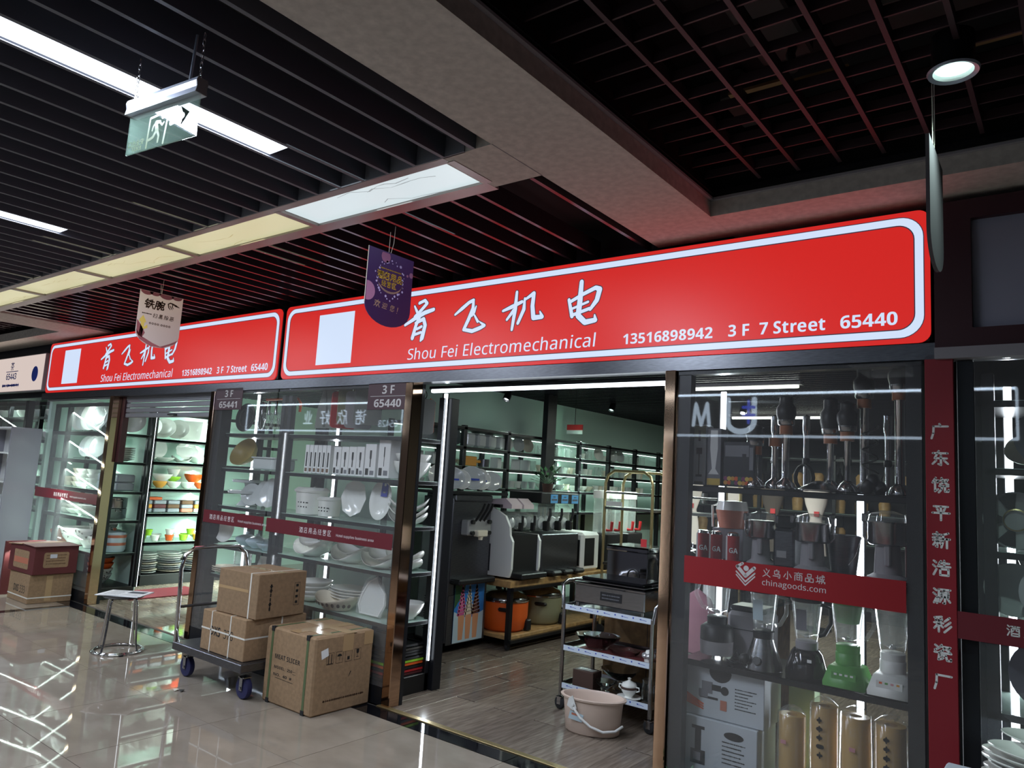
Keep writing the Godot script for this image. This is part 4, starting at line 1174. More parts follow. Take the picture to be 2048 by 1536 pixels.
func led(label: String, at: Vector3, h: float, towards: Vector3, energy := 5.0, group := "vertical light strips on the shelf frames") -> void:
	var t := thing("light_strip", label, "light", at, 0.0, group)
	ob("channel", MB.new().box(Vector3(0, h / 2, 0) - towards * 0.008, Vector3(0.044, h, 0.03)), "dark_frame", t)
	ob("diffuser", MB.new().box(Vector3(0, h / 2, 0) + towards * 0.008, Vector3(0.034, h, 0.014), Transform3D(Basis(Vector3.UP, atan2(towards.x, towards.z)), Vector3.ZERO) if absf(towards.x) < 0.0 else Transform3D.IDENTITY, 0.003), "led", t)
	area("lamp", t, Vector3(0, h / 2, 0) + towards * 0.025, towards, 0.022, h, energy, c8(236, 246, 255), Vector3.UP if false else towards.cross(Vector3.UP).cross(towards).normalized())

func windows() -> void:
	mt("shelf_glass", c8(176, 200, 188), 0.06)
	glow("led_bar", c8(224, 250, 240), 3.0)
	# --- the display window left of the open entrance
	var u := shelf_unit("black display shelf behind the glass left of the open entrance", Vector3(-5.42, 0, -0.1), 0.0, 1.47, 0.42, [1.87, 1.55, 1.21, 0.875, 0.52], [1.445, 0.03], {"rear": true})
	ob("end_post", MB.new().box(Vector3(1.475, 1.1, -0.475), Vector3(0.07, 2.2, 0.09), Transform3D.IDENTITY, 0.004), "dark_frame", u)
	led("tall white light strip on the shelf end at the left of the open entrance", Vector3(-3.965, 0.215, -0.515), 2.02, Vector3(0.7, 0, 0.714).normalized(), 12.0)
	led("white light strip inside the display window left of the open entrance", Vector3(-5.235, 0.16, -0.52), 2.08, Vector3(0.3, 0, 0.95).normalized(), 14.0)
	var win := "in window left of entrance"
	# product boxes on the second shelf
	for i in 6:
		var w := 0.05
		var t := thing("product_box", "slim white blender box %s, %s of six from the left" % [win, ORD[i]], "box", Vector3(-5.2 + i * 0.056, 1.55, -0.26), 0.0, "slim white blender boxes")
		ob("body", MB.new().box(Vector3(0, 0.118, 0), Vector3(w, 0.236, 0.16), Transform3D.IDENTITY, 0.002), "paper", t)
		printed(t, "print", [["black", 0.0, 0.115, 0.018, 0.12], ["ink_brown", 0.0, 0.028, 0.03, 0.03]], fr(Vector3(0, 0, 0.0805)))
	for i in 6:
		var spec: Array = [[-4.775, 0.09, 0.225], [-4.68, 0.088, 0.228], [-4.588, 0.088, 0.23], [-4.497, 0.088, 0.232], [-4.378, 0.125, 0.255], [-4.225, 0.128, 0.29]][i]
		var t := thing("product_box", "white stick blender box with dark picture %s, %s of six" % [win, ORD[i]], "box", Vector3(spec[0], 1.55, -0.22), 0.0, "stick blender boxes")
		ob("body", MB.new().box(Vector3(0, spec[2] / 2, 0), Vector3(spec[1], spec[2], 0.13), Transform3D.IDENTITY, 0.002), "paper", t)
		var hh: float = spec[2]
		printed(t, "print", [["ink", 0.002, hh * 0.55, 0.012 if i < 5 else 0.006, hh * 0.5], ["black", 0.002, hh * 0.68, 0.022 if i != 5 else 0.012, hh * 0.26], ["ink", -spec[1] * 0.25, hh * 0.16, spec[1] * 0.28, hh * 0.2], ["board_grey", spec[1] * 0.2, hh * 0.13, spec[1] * 0.36, hh * 0.13]], fr(Vector3(0, 0, 0.0655)))
	# third shelf
	for i in 2:
		var t := thing("canister", "white square canister with dark lettering %s, %s one" % [win, ["larger", "smaller"][i]], "canister", Vector3(-5.16 + 0.24 * i, 1.21, -0.24), 0.0)
		var s := 0.24 - 0.07 * i
		ob("body", MB.new().lathe([[0.0, 0.0], [s * 0.5, 0.0], [s * 0.55, s * 0.75], [0.0, s * 0.75]], 4, Transform3D(Basis(Vector3.UP, PI / 4), Vector3.ZERO)), "china", t)
		ob("lid", MB.new().lathe([[0.0, s * 0.75], [s * 0.6, s * 0.75], [s * 0.62, s * 0.82], [s * 0.5, s * 0.92], [0.0, s * 0.92]], 4, Transform3D(Basis(Vector3.UP, PI / 4), Vector3.ZERO)), "china", t)
		var b := MB.new()
		for k in 4:
			dashes(b, fr(Vector3(0, 0, s * 0.5 * 0.765)), -0.06 + 0.035 * k, s * 0.4, -0.035 + 0.035 * k, 0.018, k + 4)
			dashes(b, fr(Vector3(0, 0, s * 0.5 * 0.74)), -0.06 + 0.035 * k, s * 0.25, -0.035 + 0.035 * k, 0.018, k + 9)
		ob("print", b, "ink", t)
	var octa := MB.new().lathe([[0.0, 0.0], [0.085, 0.0], [0.1, 0.006], [0.15, 0.018], [0.152, 0.022], [0.1, 0.012], [0.085, 0.006], [0.0, 0.006]], 8).mesh()
	it("platter", "large white octagonal platter standing upright " + win, "plate", octa, "china", leaning(Vector3(-4.68, 1.215, -0.3), 0.15, 0.12))
	var ov := thing("platter", "large white oval platter with a blue price tag standing upright " + win, "plate", Vector3.ZERO)
	ov.transform = leaning(Vector3(-4.33, 1.215, -0.27), 0.155, 0.12, 0.0)
	ob("dish", plate_mesh(0.155, 0.02, 0.78), "china", ov)
	var tg := fr(Vector3.ZERO, Vector3.RIGHT, Vector3.FORWARD)
	ob("price_tag", MB.new().prism(rrect2(0.03, 0.085, 0.07, 0.115), 0.019, 0.0215, Transform3D(Basis(Vector3.RIGHT, Vector3.FORWARD, Vector3.UP), Vector3.ZERO)), "paper_blue", ov)
	ob("price_print", MB.new().prism(rrect2(0.03, 0.12, 0.022, 0.022), 0, 0, Transform3D(Basis(Vector3.RIGHT, Vector3.FORWARD, Vector3.UP), Vector3(0, 0.022, 0))).prism(rrect2(0.03, 0.06, 0.03, 0.012), 0, 0, Transform3D(Basis(Vector3.RIGHT, Vector3.FORWARD, Vector3.UP), Vector3(0, 0.022, 0))), "paper", ov)
	it("platter", "small white plate half hidden behind oval platter " + win, "plate", plate_mesh(0.1), "china_grey", leaning(Vector3(-4.5, 1.215, -0.42), 0.1, 0.15))
	# fourth shelf: wavy leaf bowls
	var leaf := bowl_mesh(0.14, 0.07, 1.35, 2.6, 2)
	var leaf2 := bowl_mesh(0.13, 0.06, 1.3, 2.4, 2)
	for i in 6:
		var e: Array = [[-5.1, 0.0, 0.0], [-5.05, 0.068, 0.1], [-4.62, 0.0, -0.1], [-4.56, 0.06, 0.15], [-4.25, 0.0, 0.1], [-4.2, 0.055, -0.05]][i]
		it("leaf_bowl", "white wavy rimmed leaf bowl %s, %s, %s pile" % [win, "on top" if i % 2 else "below", ["left", "left", "middle", "middle", "right", "right"][i]], "bowl", leaf if i % 2 == 0 else leaf2, "china", flat_at(Vector3(e[0], 0.876 + e[1], -0.25), e[2]), "white leaf bowls")
	# fifth shelf: stacks, a patterned bowl and a leaf plate in film
	var bp := bowl_mesh(0.15, 0.055)
	for i in 4:
		it("soup_plate", "white soup plate, left stack low %s, %s from bottom" % [win, ORD[i]], "plate", bp, "china", flat_at(Vector3(-5.05, 0.521 + 0.034 * i, -0.26)), "soup plates in a stack")
	var op := plate_mesh(0.14, 0.03, 1.45)
	for i in 4:
		it("oval_plate", "white oval plate, middle stack low %s, %s from bottom" % [win, ORD[i]], "plate", op, "china", flat_at(Vector3(-4.7, 0.56 + 0.022 * i, -0.36), 0.05), "oval plates in a stack")
	var pb := thing("salad_bowl", "white wavy bowl with brown leaf pattern low " + win, "bowl", Vector3(-4.66, 0.521, -0.19))
	ob("bowl", bowl_mesh(0.155, 0.085, 1.3, 1.1, 2, 28, 0.62), "china_cream", pb)
	var bb := MB.new()
	for i in 11:
		var a := PI * 0.08 + PI * 0.84 * i / 10
		var c := Vector3(cos(a) * 0.142 * 1.3, 0.045, sin(a) * 0.142)
		var n := Vector3(cos(a) / 1.3, -0.4, sin(a)).normalized()
		bb.prism(disc(0.017, 8, 0.8), 0, 0.001, Transform3D(Basis(Vector3.UP.cross(n).normalized(), n.cross(Vector3.UP.cross(n)).normalized(), n), c + n * 0.003))
	ob("leaf_print", bb, "wood_dark", pb)
	var lp := thing("leaf_plate", "pointed white leaf plate wrapped in clear film standing low " + win, "plate", Vector3(-4.29, 0.522, -0.2))
	ob("plate", MB.new().prism(PackedVector2Array([Vector2(-0.1, 0.01), Vector2(0.1, 0.01), Vector2(0.14, 0.09), Vector2(0.12, 0.17), Vector2(0.05, 0.22), Vector2(0.0, 0.275), Vector2(-0.07, 0.24), Vector2(-0.12, 0.14), Vector2(-0.135, 0.07)]), -0.008, 0.008, Transform3D(Basis(Vector3.RIGHT, -0.2), Vector3.ZERO)), "china", lp)
	ob("rim", MB.new().tube([Vector3(-0.1, 0.01, 0.01), Vector3(0.1, 0.01, 0.01), Vector3(0.14, 0.09, -0.005), Vector3(0.12, 0.17, -0.022), Vector3(0.05, 0.22, -0.032), Vector3(0.0, 0.275, -0.045), Vector3(-0.07, 0.24, -0.036), Vector3(-0.12, 0.14, -0.016), Vector3(-0.135, 0.07, -0.002)], 0.008, 6, true), "china", lp)
	ob("film", MB.new().prism(PackedVector2Array([Vector2(-0.14, 0.0), Vector2(0.14, 0.0), Vector2(0.16, 0.1), Vector2(0.1, 0.24), Vector2(0.0, 0.3), Vector2(-0.1, 0.26), Vector2(-0.15, 0.1)]), 0.016, 0.02, Transform3D(Basis(Vector3.RIGHT, -0.2), Vector3.ZERO)), "film", lp)
	it("salad_bowl", "deep white bowl beside the tall light strip, low at the shelf end", "bowl", bowl_mesh(0.125, 0.115), "china", flat_at(Vector3(-4.06, 0.521, -0.36)))
	# trays stored at the bottom
	var tray := MB.new().box(Vector3(0, 0.006, 0), Vector3(0.9, 0.004, 0.36), Transform3D.IDENTITY, 0.001).box(Vector3(0, 0.012, 0.178), Vector3(0.9, 0.016, 0.006)).box(Vector3(0, 0.012, -0.178), Vector3(0.9, 0.016, 0.006)).box(Vector3(0.448, 0.012, 0), Vector3(0.006, 0.016, 0.36)).box(Vector3(-0.448, 0.012, 0), Vector3(0.006, 0.016, 0.36)).mesh()
	var tcol := ["maroon_box", "red_box", "black", "orange", "lime", "black", "steel_dark", "black", "steel", "black"]
	for i in 10:
		it("tray", "%s serving tray in pile under lowest entrance shelf, %s from bottom" % [["dark red", "red", "black", "orange", "lime", "black", "grey metal", "black", "steel", "black"][i], ORD[i]], "tray", tray, tcol[i], flat_at(Vector3(-4.43 + 0.004 * (i % 3), 0.131 + 0.022 * i, -0.3)), "serving trays in a pile")
	var pt := thing("price_card", "white price card hanging above the pile of trays", "card", Vector3(-4.03, 0.42, -0.2))
	ob("card", MB.new().box(Vector3.ZERO, Vector3(0.045, 0.09, 0.002)), "paper", pt)
	# hanging goods at the top
	var sack := thing("apron", "grey oven apron hanging at the top of the window left of the entrance", "apron", Vector3(-5.0, 1.93, -0.22))
	ob("cloth", MB.new().prism(PackedVector2Array([Vector2(-0.16, 0.0), Vector2(0.14, 0.0), Vector2(0.12, 0.2), Vector2(0.09, 0.31), Vector2(-0.08, 0.33), Vector2(-0.14, 0.18)]), -0.02, 0.02), "fabric_grey", sack)
	ob("fold", MB.new().tube([Vector3(-0.04, 0.01, 0.022), Vector3(-0.02, 0.15, 0.026), Vector3(-0.05, 0.31, 0.02)], 0.012, 6).tube([Vector3(0.08, 0.01, 0.022), Vector3(0.06, 0.18, 0.026), Vector3(0.06, 0.3, 0.02)], 0.01, 6), "fabric_grey", sack)
	var boards := [["red", "red_box", -4.845], ["green", "olive", -4.76], ["pale", "plaster_grey", -4.66], ["grey", "fabric_grey", -4.55]]
	for i in 4:
		var t := thing("cutting_board", "%s cutting board hanging edge on in window left of entrance" % boards[i][0], "board", Vector3(boards[i][2], 1.93 + 0.03 * (i % 2), -0.24), 1.2 - 0.1 * i)
		ob("board", MB.new().prism(PackedVector2Array(Array(rrect(0.22, 0.3, 0.03)).map(func(q): return q + Vector2(0, 0.15))), -0.008, 0.008), boards[i][1], t)
		ob("hook", MB.new().tube([Vector3(0, 0.27, 0.012), Vector3(0, 0.33, 0.012), Vector3(0.015, 0.345, 0.0), Vector3(0.03, 0.33, -0.01)], 0.004, 6), "chrome", t)
	var ch := thing("chef_bag", "grey knife bag with an orange edge hanging by the tall light strip", "bag", Vector3(-4.0, 1.9, -0.3), 1.25)
	ob("bag", MB.new().prism(PackedVector2Array(Array(rrect(0.2, 0.27, 0.03)).map(func(q): return q + Vector2(0, 0.135))), -0.015, 0.015), "fabric_grey", ch)
	ob("edge", MB.new().tube([Vector3(0.1, 0.02, 0), Vector3(0.1, 0.25, 0), Vector3(0.06, 0.272, 0)], 0.009, 6), "orange", ch)
	var rp := []
	for i in 16:
		rp.append(Vector3(cos(TAU * i / 16) * 0.03, 0.3 + sin(TAU * i / 16) * 0.035, 0))
	ob("ring", MB.new().tube(rp, 0.004, 6, true), "black", ch)
	# shelf end beside the entrance
	it("serving_bowl", "large white angular bowl on the top shelf at the entrance end", "bowl", bowl_mesh(0.15, 0.13), "china", flat_at(Vector3(-4.1, 1.551, -0.33)))
	it("serving_bowl", "smaller white bowl stacked in the large one at the entrance end", "bowl", bowl_mesh(0.14, 0.1), "china", flat_at(Vector3(-4.09, 1.64, -0.33)))
	var wv := bowl_mesh(0.12, 0.05, 1.3, 3.2, 2)
	for i in 5:
		it("wave_dish", "white wave shaped dish at entrance end of shelves, %s from bottom" % ORD[i], "dish", wv, "china", flat_at(Vector3(-4.1, [0.876, 0.93, 1.211, 1.265, 1.32][i], -0.33), 0.2 * i), "wave dishes at the shelf end")
	# --- the display window of the left shop, right part
	u = shelf_unit("black display shelf behind the glass between the post and the glass joint", Vector3(-6.4, 0, -0.1), 0.0, 0.94, 0.42, [1.87, 1.55, 1.21, 0.86, 0.6], [0.03, 0.915], {"plinth": 0.3})
	led("white light strip inside the display window under the plaque 65441", Vector3(-6.37, 0.32, -0.44), 1.95, Vector3(0.35, 0, 0.93).normalized(), 14.0)
	win = "in window under plaque 65441"
	var dish := thing("pan", "round dark serving pan standing at the top " + win, "pan", Vector3.ZERO)
	dish.transform = leaning(Vector3(-6.24, 1.885, -0.25), 0.13, 0.1, 0.1)
	ob("pan", plate_mesh(0.135, 0.025), "steel_dark", dish)
	ob("inner_rim", MB.new().lathe([[0.08, 0.012], [0.1, 0.016], [0.1, 0.018], [0.08, 0.014]], 28), "steel", dish)
	for i in 5:
		var t := thing("strainer", "wire whisk head hanging %s, %s from left" % [win, ORD[i]], "strainer", Vector3(-6.03 + 0.105 * i, 1.9, -0.26), 0.0, "hanging wire whisks")
		var b := MB.new()
		for k in 4:
			var a := PI * k / 4
			var pts := []
			for q in 11:
				var s := PI * (q / 10.0)
				pts.append(Vector3(cos(s) * 0.045 * cos(a), 0.17 - sin(s) * 0.16, cos(s) * 0.045 * sin(a)))
			b.tube(pts, 0.002, 4)
		ob("wires", b, "chrome", t)
		ob("grip", MB.new().lathe([[0.0, 0.15], [0.014, 0.15], [0.011, 0.27], [0.0, 0.28]], 10), "steel", t)
	var rk := thing("hanging_rack", "orange hanging rack frame at the top " + win, "rack", Vector3(-5.8, 2.18, -0.3))
	ob("frame", MB.new().tube([Vector3(-0.24, 0.02, 0), Vector3(0.24, 0.02, 0), Vector3(0.28, -0.02, 0), Vector3(0.28, -0.1, 0)], 0.012, 8), "orange", rk)
	ob("mixing_bowl_dummy" if false else "hook", MB.new().tube([Vector3(-0.2, 0.0, 0), Vector3(-0.2, -0.04, 0.01)], 0.004, 5), "chrome", rk)
	var yb := thing("mixing_bowl", "big mustard coloured bowl tipped on the second shelf " + win, "bowl", Vector3.ZERO)
	yb.transform = Transform3D(Basis(Vector3.RIGHT, 1.1) * Basis(Vector3.UP, 0.0), Vector3(-6.2, 1.66, -0.3))
	ob("bowl", bowl_mesh(0.14, 0.1, 1.25), "mustard", yb)
	it("gastronorm_box", "grey lidded food box on the second shelf " + win, "container", MB.new().box(Vector3(0, 0.05, 0), Vector3(0.34, 0.1, 0.22), Transform3D.IDENTITY, 0.012).box(Vector3(0, 0.106, 0), Vector3(0.36, 0.014, 0.24), Transform3D.IDENTITY, 0.004).mesh(), "china_grey", flat_at(Vector3(-5.8, 1.551, -0.28)))
	var ck := thing("cake_stand", "two tier white cake stand " + win, "stand", Vector3(-6.18, 1.211, -0.29))
	ob("upper_plate", MB.new().lathe([[0.0, 0.205], [0.14, 0.212], [0.145, 0.235], [0.137, 0.235], [0.13, 0.222], [0.0, 0.218]], 28), "china_grey", ck)
	ob("lower_plate", MB.new().lathe([[0.0, 0.105], [0.17, 0.112], [0.175, 0.135], [0.167, 0.135], [0.16, 0.122], [0.0, 0.118]], 28), "china_grey", ck)
	ob("stem", MB.new().lathe([[0.0, 0.0], [0.09, 0.0], [0.075, 0.02], [0.04, 0.06], [0.05, 0.105], [0.0, 0.105]], 20).lathe([[0.03, 0.118], [0.025, 0.16], [0.035, 0.206]], 16), "china_grey", ck)
	for i in 4:
		it("display_plate", "pale round plate standing %s, %s from left" % [win, ORD[i]], "plate", plate_mesh([0.1, 0.115, 0.13, 0.105][i]), "china_grey", leaning(Vector3(-6.02 + 0.15 * i, 1.212, -0.24 - 0.03 * (i % 2)), [0.1, 0.115, 0.13, 0.105][i], 0.15, [0.5, 0.1, 0.0, -0.2][i]), "round plates standing in the window")
	it("display_plate", "white ringed plate tilted just below the maroon band beside the post", "plate", plate_mesh(0.12), "china", leaning(Vector3(-6.27, 0.865, -0.17), 0.12, 0.1, 0.2))
	for i in 3:
		var t := thing("tureen", "pale tureen below maroon band %s, %s from left" % [win, ORD[i]], "tureen", Vector3(-6.05 + 0.21 * i, 0.861, -0.25 + 0.03 * i), 0.0, "pale tureens")
		ob("body", bowl_mesh(0.1, 0.06, 1.1), "pale_blue", t)
		if i < 2:
			ob("lid", MB.new().lathe([[0.1, 0.062], [0.085, 0.08], [0.03, 0.1], [0.012, 0.104], [0.018, 0.12], [0.0, 0.126]], 24, Transform3D.IDENTITY, 1.1), "pale_blue", t)
	var gj := thing("glass_cylinder", "clear glass cylinder vase low " + win, "vase", Vector3(-6.1, 0.601, -0.26))
	ob("glass", MB.new().lathe([[0.0, 0.0], [0.075, 0.0], [0.075, 0.2], [0.07, 0.2], [0.07, 0.012], [0.0, 0.012]], 24), "jar", gj)
	it("display_plate", "white plate with a thin rim line low %s, standing" % win, "plate", plate_mesh(0.11), "china", leaning(Vector3(-5.72, 0.602, -0.24), 0.11, 0.25, -0.2))
	for i in 3:
		it("display_plate", "flat white plate low %s, %s of the lying pile" % [win, ORD[i]], "plate", plate_mesh(0.12), "china_cream", flat_at(Vector3(-6.26, 0.602 + 0.016 * i, -0.2)), "lying plates")
	var caddy := thing("basket", "green wire basket with a red pack low " + win, "basket", Vector3(-5.58, 0.601, -0.27))
	ob("basket", MB.new().box(Vector3(0, 0.05, 0), Vector3(0.1, 0.1, 0.14), Transform3D.IDENTITY, 0.006), "teal", caddy)
	var pk := thing("carton_pack", "small red cardboard pack low under the display shelf by the glass joint" , "box", Vector3(-5.6, 0.301, -0.26))
	ob("body", MB.new().box(Vector3(0, 0.1, 0), Vector3(0.2, 0.2, 0.16), Transform3D.IDENTITY, 0.004), "red_box", pk)
	# --- the window left of the shutter
	u = shelf_unit("black display shelf behind the glass left of the shutter post", Vector3(-10.3, 0, -0.12), 0.0, 1.62, 0.46, [1.86, 1.535, 1.2, 0.875, 0.51], [0.03, 0.4, 1.59], {"back": "mint", "lamps": [2.2, 1.86, 1.535, 1.2, 0.875], "power": 22.0})
	win = "in window left of shutter"
	for i in 4:
		var t := thing("display_plate", "large pale plate on top shelf %s, %s from left" % [win, ORD[i]], "plate", Vector3.ZERO, 0.0, "large plates on wire stands")
		t.transform = leaning(Vector3(-9.95 + 0.19 * i, 1.875, -0.32 + 0.02 * i), 0.17, 0.16, 0.35)
		ob("plate", plate_mesh(0.175), "china_grey" if i % 2 else "china", t)
	for i in 3:
		it("display_plate", "round plate standing on second shelf %s, %s from left" % [win, ORD[i]], "plate", plate_mesh(0.13), "china_grey", leaning(Vector3(-9.7 + 0.15 * i, 1.55, -0.32), 0.13, 0.16, 0.3), "round plates on the second shelf")
	for i in 3:
		var t := thing("plate_stand", "thin wire plate stand %s, %s of three" % [win, ORD[i]], "stand", [Vector3(-9.72, 1.861, -0.2), Vector3(-9.3, 1.861, -0.2), Vector3(-9.5, 1.536, -0.2)][i], 0.2, "wire plate stands")
		ob("wire", MB.new().tube([Vector3(-0.12, 0.004, 0.05), Vector3(0.12, 0.004, 0.05), Vector3(0.1, 0.004, -0.1), Vector3(0.0, 0.16, -0.12), Vector3(-0.1, 0.004, -0.1)], 0.003, 5, true), "black", t)
	var sq := bowl_mesh(0.08, 0.055, 1.0, 0.0, 2, 20, 0.6)
	for c in 4:
		for i in 4:
			if c == 0 and i > 1: continue
			it("ramekin", "ramekin on third shelf %s, %s column from left, %s up" % [win, ORD[c], ORD[i]], "bowl", sq, "china_cream" if c < 2 else "china", flat_at(Vector3(-9.98 + 0.2 * c, 1.201 + 0.052 * i, -0.25 - 0.04 * (c % 2))), "ramekins in columns")
	for c in 4:
		for i in 2:
			it("tea_bowl", "small white bowl under band %s, %s column, %s" % [win, ORD[c], ["below", "on top"][i]], "bowl", bowl_mesh(0.1, 0.06), "china", flat_at(Vector3(-9.95 + 0.22 * c, 0.878 + 0.045 * i, -0.27)), "small white bowls under the band")
	for i in 3:
		var t := thing("patterned_bowl", "%s large bowl on the lowest shelf %s" % [["plain terracotta", "white flower patterned", "white leaf patterned"][i], win], "bowl", Vector3(-10.05 + 0.38 * i, 0.511, -0.32))
		ob("bowl", bowl_mesh([0.16, 0.2, 0.18][i], [0.14, 0.2, 0.22][i]), "terracotta" if i == 0 else "china", t)
		if i > 0:
			flowers(t, [0.16, 0.2, 0.18][i], [0.14, 0.2, 0.22][i], 3 + i)
	decals()

func flowers(t: Node3D, r: float, h: float, seed_: int) -> void: # printed sprigs on the outside of a bowl
	var rng := RandomNumberGenerator.new()
	rng.seed = seed_
	var b := MB.new()
	for i in 46:
		var a := rng.randf() * TAU
		var y := rng.randf_range(0.5, 0.92)
		var rr := r * lerpf(0.82, 0.99, (y - 0.45) / 0.5) + 0.0015
		var n := Vector3(cos(a), -0.25, sin(a)).normalized()
		var x := Vector3.UP.cross(n).normalized()
		var tt := Transform3D(Basis(x, n.cross(x), n), Vector3(cos(a) * rr, h * y, sin(a) * rr) + n * 0.001)
		var g := r * 0.07
		b.prism(disc(g * 0.45, 6, 1.0), 0, 0, tt)
		for k in 3:
			var q := rng.randf() * TAU
			b.rib([Vector3(cos(q) * g * 0.6, sin(q) * g * 0.6, g * 0.5), Vector3(cos(q) * g * 1.3, sin(q) * g * 1.3, g * 0.2)], tt)
	ob("flower_print", b, "wood_dark", t)

func decals() -> void:
	# maroon bands on the panes
	for e in [["maroon band with white lettering on the pane under the plaque 65441", -5.94, 0.93, -6.3, "pane 2"], ["maroon band with white lettering on the pane left of the open entrance", -4.67, 1.52, -4.98, ""], ["maroon band with white lettering on the pane left of the shutter", -9.43, 1.7, -9.72, ""]]:
		var t := thing("window_band", e[0], "decal", Vector3(e[1], 1.105, -0.0085), 0.0, "maroon bands on the glass")
		ob("band", MB.new().box(Vector3.ZERO, Vector3(e[2], 0.112, 0.001)), "decal", t)
		var b := MB.new()
		han(b, "酒店用品经营区", 0.046, Vector2(e[3] - e[1], 0.022), fr(Vector3(0, 0, 0.001)), 9.0, 1.27)
		latin(b, "Hotel supplies business area", 0.019, Vector2(e[3] - e[1] + 0.455, -0.016), fr(Vector3(0, 0, 0.001)), false, 0.42)
		ob("lettering", b, "decal_text", t)
	var t := thing("window_band", "bright red band with an emblem and chinagoods.com on the right pane", "decal", Vector3(-1.17, 1.188, -0.0085))
	ob("band", MB.new().box(Vector3.ZERO, Vector3(1.05, 0.138, 0.001)), "decal_red", t)
	var b := MB.new()
	var f := fr(Vector3(0, 0, 0.001))
	han(b, "义乌小商品城", 0.043, Vector2(-0.112, 0.052), f, 9.0, 1.18)
	latin(b, "chinagoods.com", 0.026, Vector2(-0.112, -0.03), f, false, 0.3)
	b.rib([Vector3(-0.238, 0.045, 0), Vector3(-0.196, 0.002, 0), Vector3(-0.152, 0.045, 0)], f, 0.018)
	b.rib([Vector3(-0.238, 0.045, 0), Vector3(-0.212, 0.062, 0)], f, 0.014)
	b.rib([Vector3(-0.243, 0.02, 0), Vector3(-0.196, -0.026, 0), Vector3(-0.149, 0.02, 0)], f, 0.008)
	b.rib([Vector3(-0.243, 0.004, 0), Vector3(-0.196, -0.043, 0), Vector3(-0.149, 0.004, 0)], f, 0.006)
	b.prism(disc(0.0135, 16, 1.0, Vector2(-0.193, 0.04)), 0, 0, f)
	ob("lettering", b, "decal_text", t)
	# number plaques
	for e in [["65440", -4.075, 2.155, "next to the open entrance"], ["65441", -6.195, 2.173, "right of the shutter"]]:
		t = thing("number_plaque", "dark plaque reading 3F %s at the top of the glass %s" % [e[0], e[3]], "sign", Vector3(e[1], e[2], -0.008), 0.0, "floor number plaques")
		ob("plate", MB.new().box(Vector3.ZERO, Vector3(0.44, 0.2, 0.006), Transform3D.IDENTITY, 0.001), "plaque", t)
		b = MB.new()
		f = fr(Vector3(0, 0, 0.0034))
		latin(b, "3 F", 0.062, Vector2(0.0, 0.018), f, true, 0.13, 1)
		latin(b, e[0], 0.058, Vector2(0.0, -0.082), f, true, 0.29, 1)
		b.rib([Vector3(-0.19, 0.0, 0), Vector3(0.19, 0.0, 0)], f, 0.003)
		ob("lettering", b, "plaque_text", t)

# ---------------------------------------------------------------- inside the two shops
func along(z: float, y: float, x: float) -> Vector3:
	return Vector3(x, y, z)

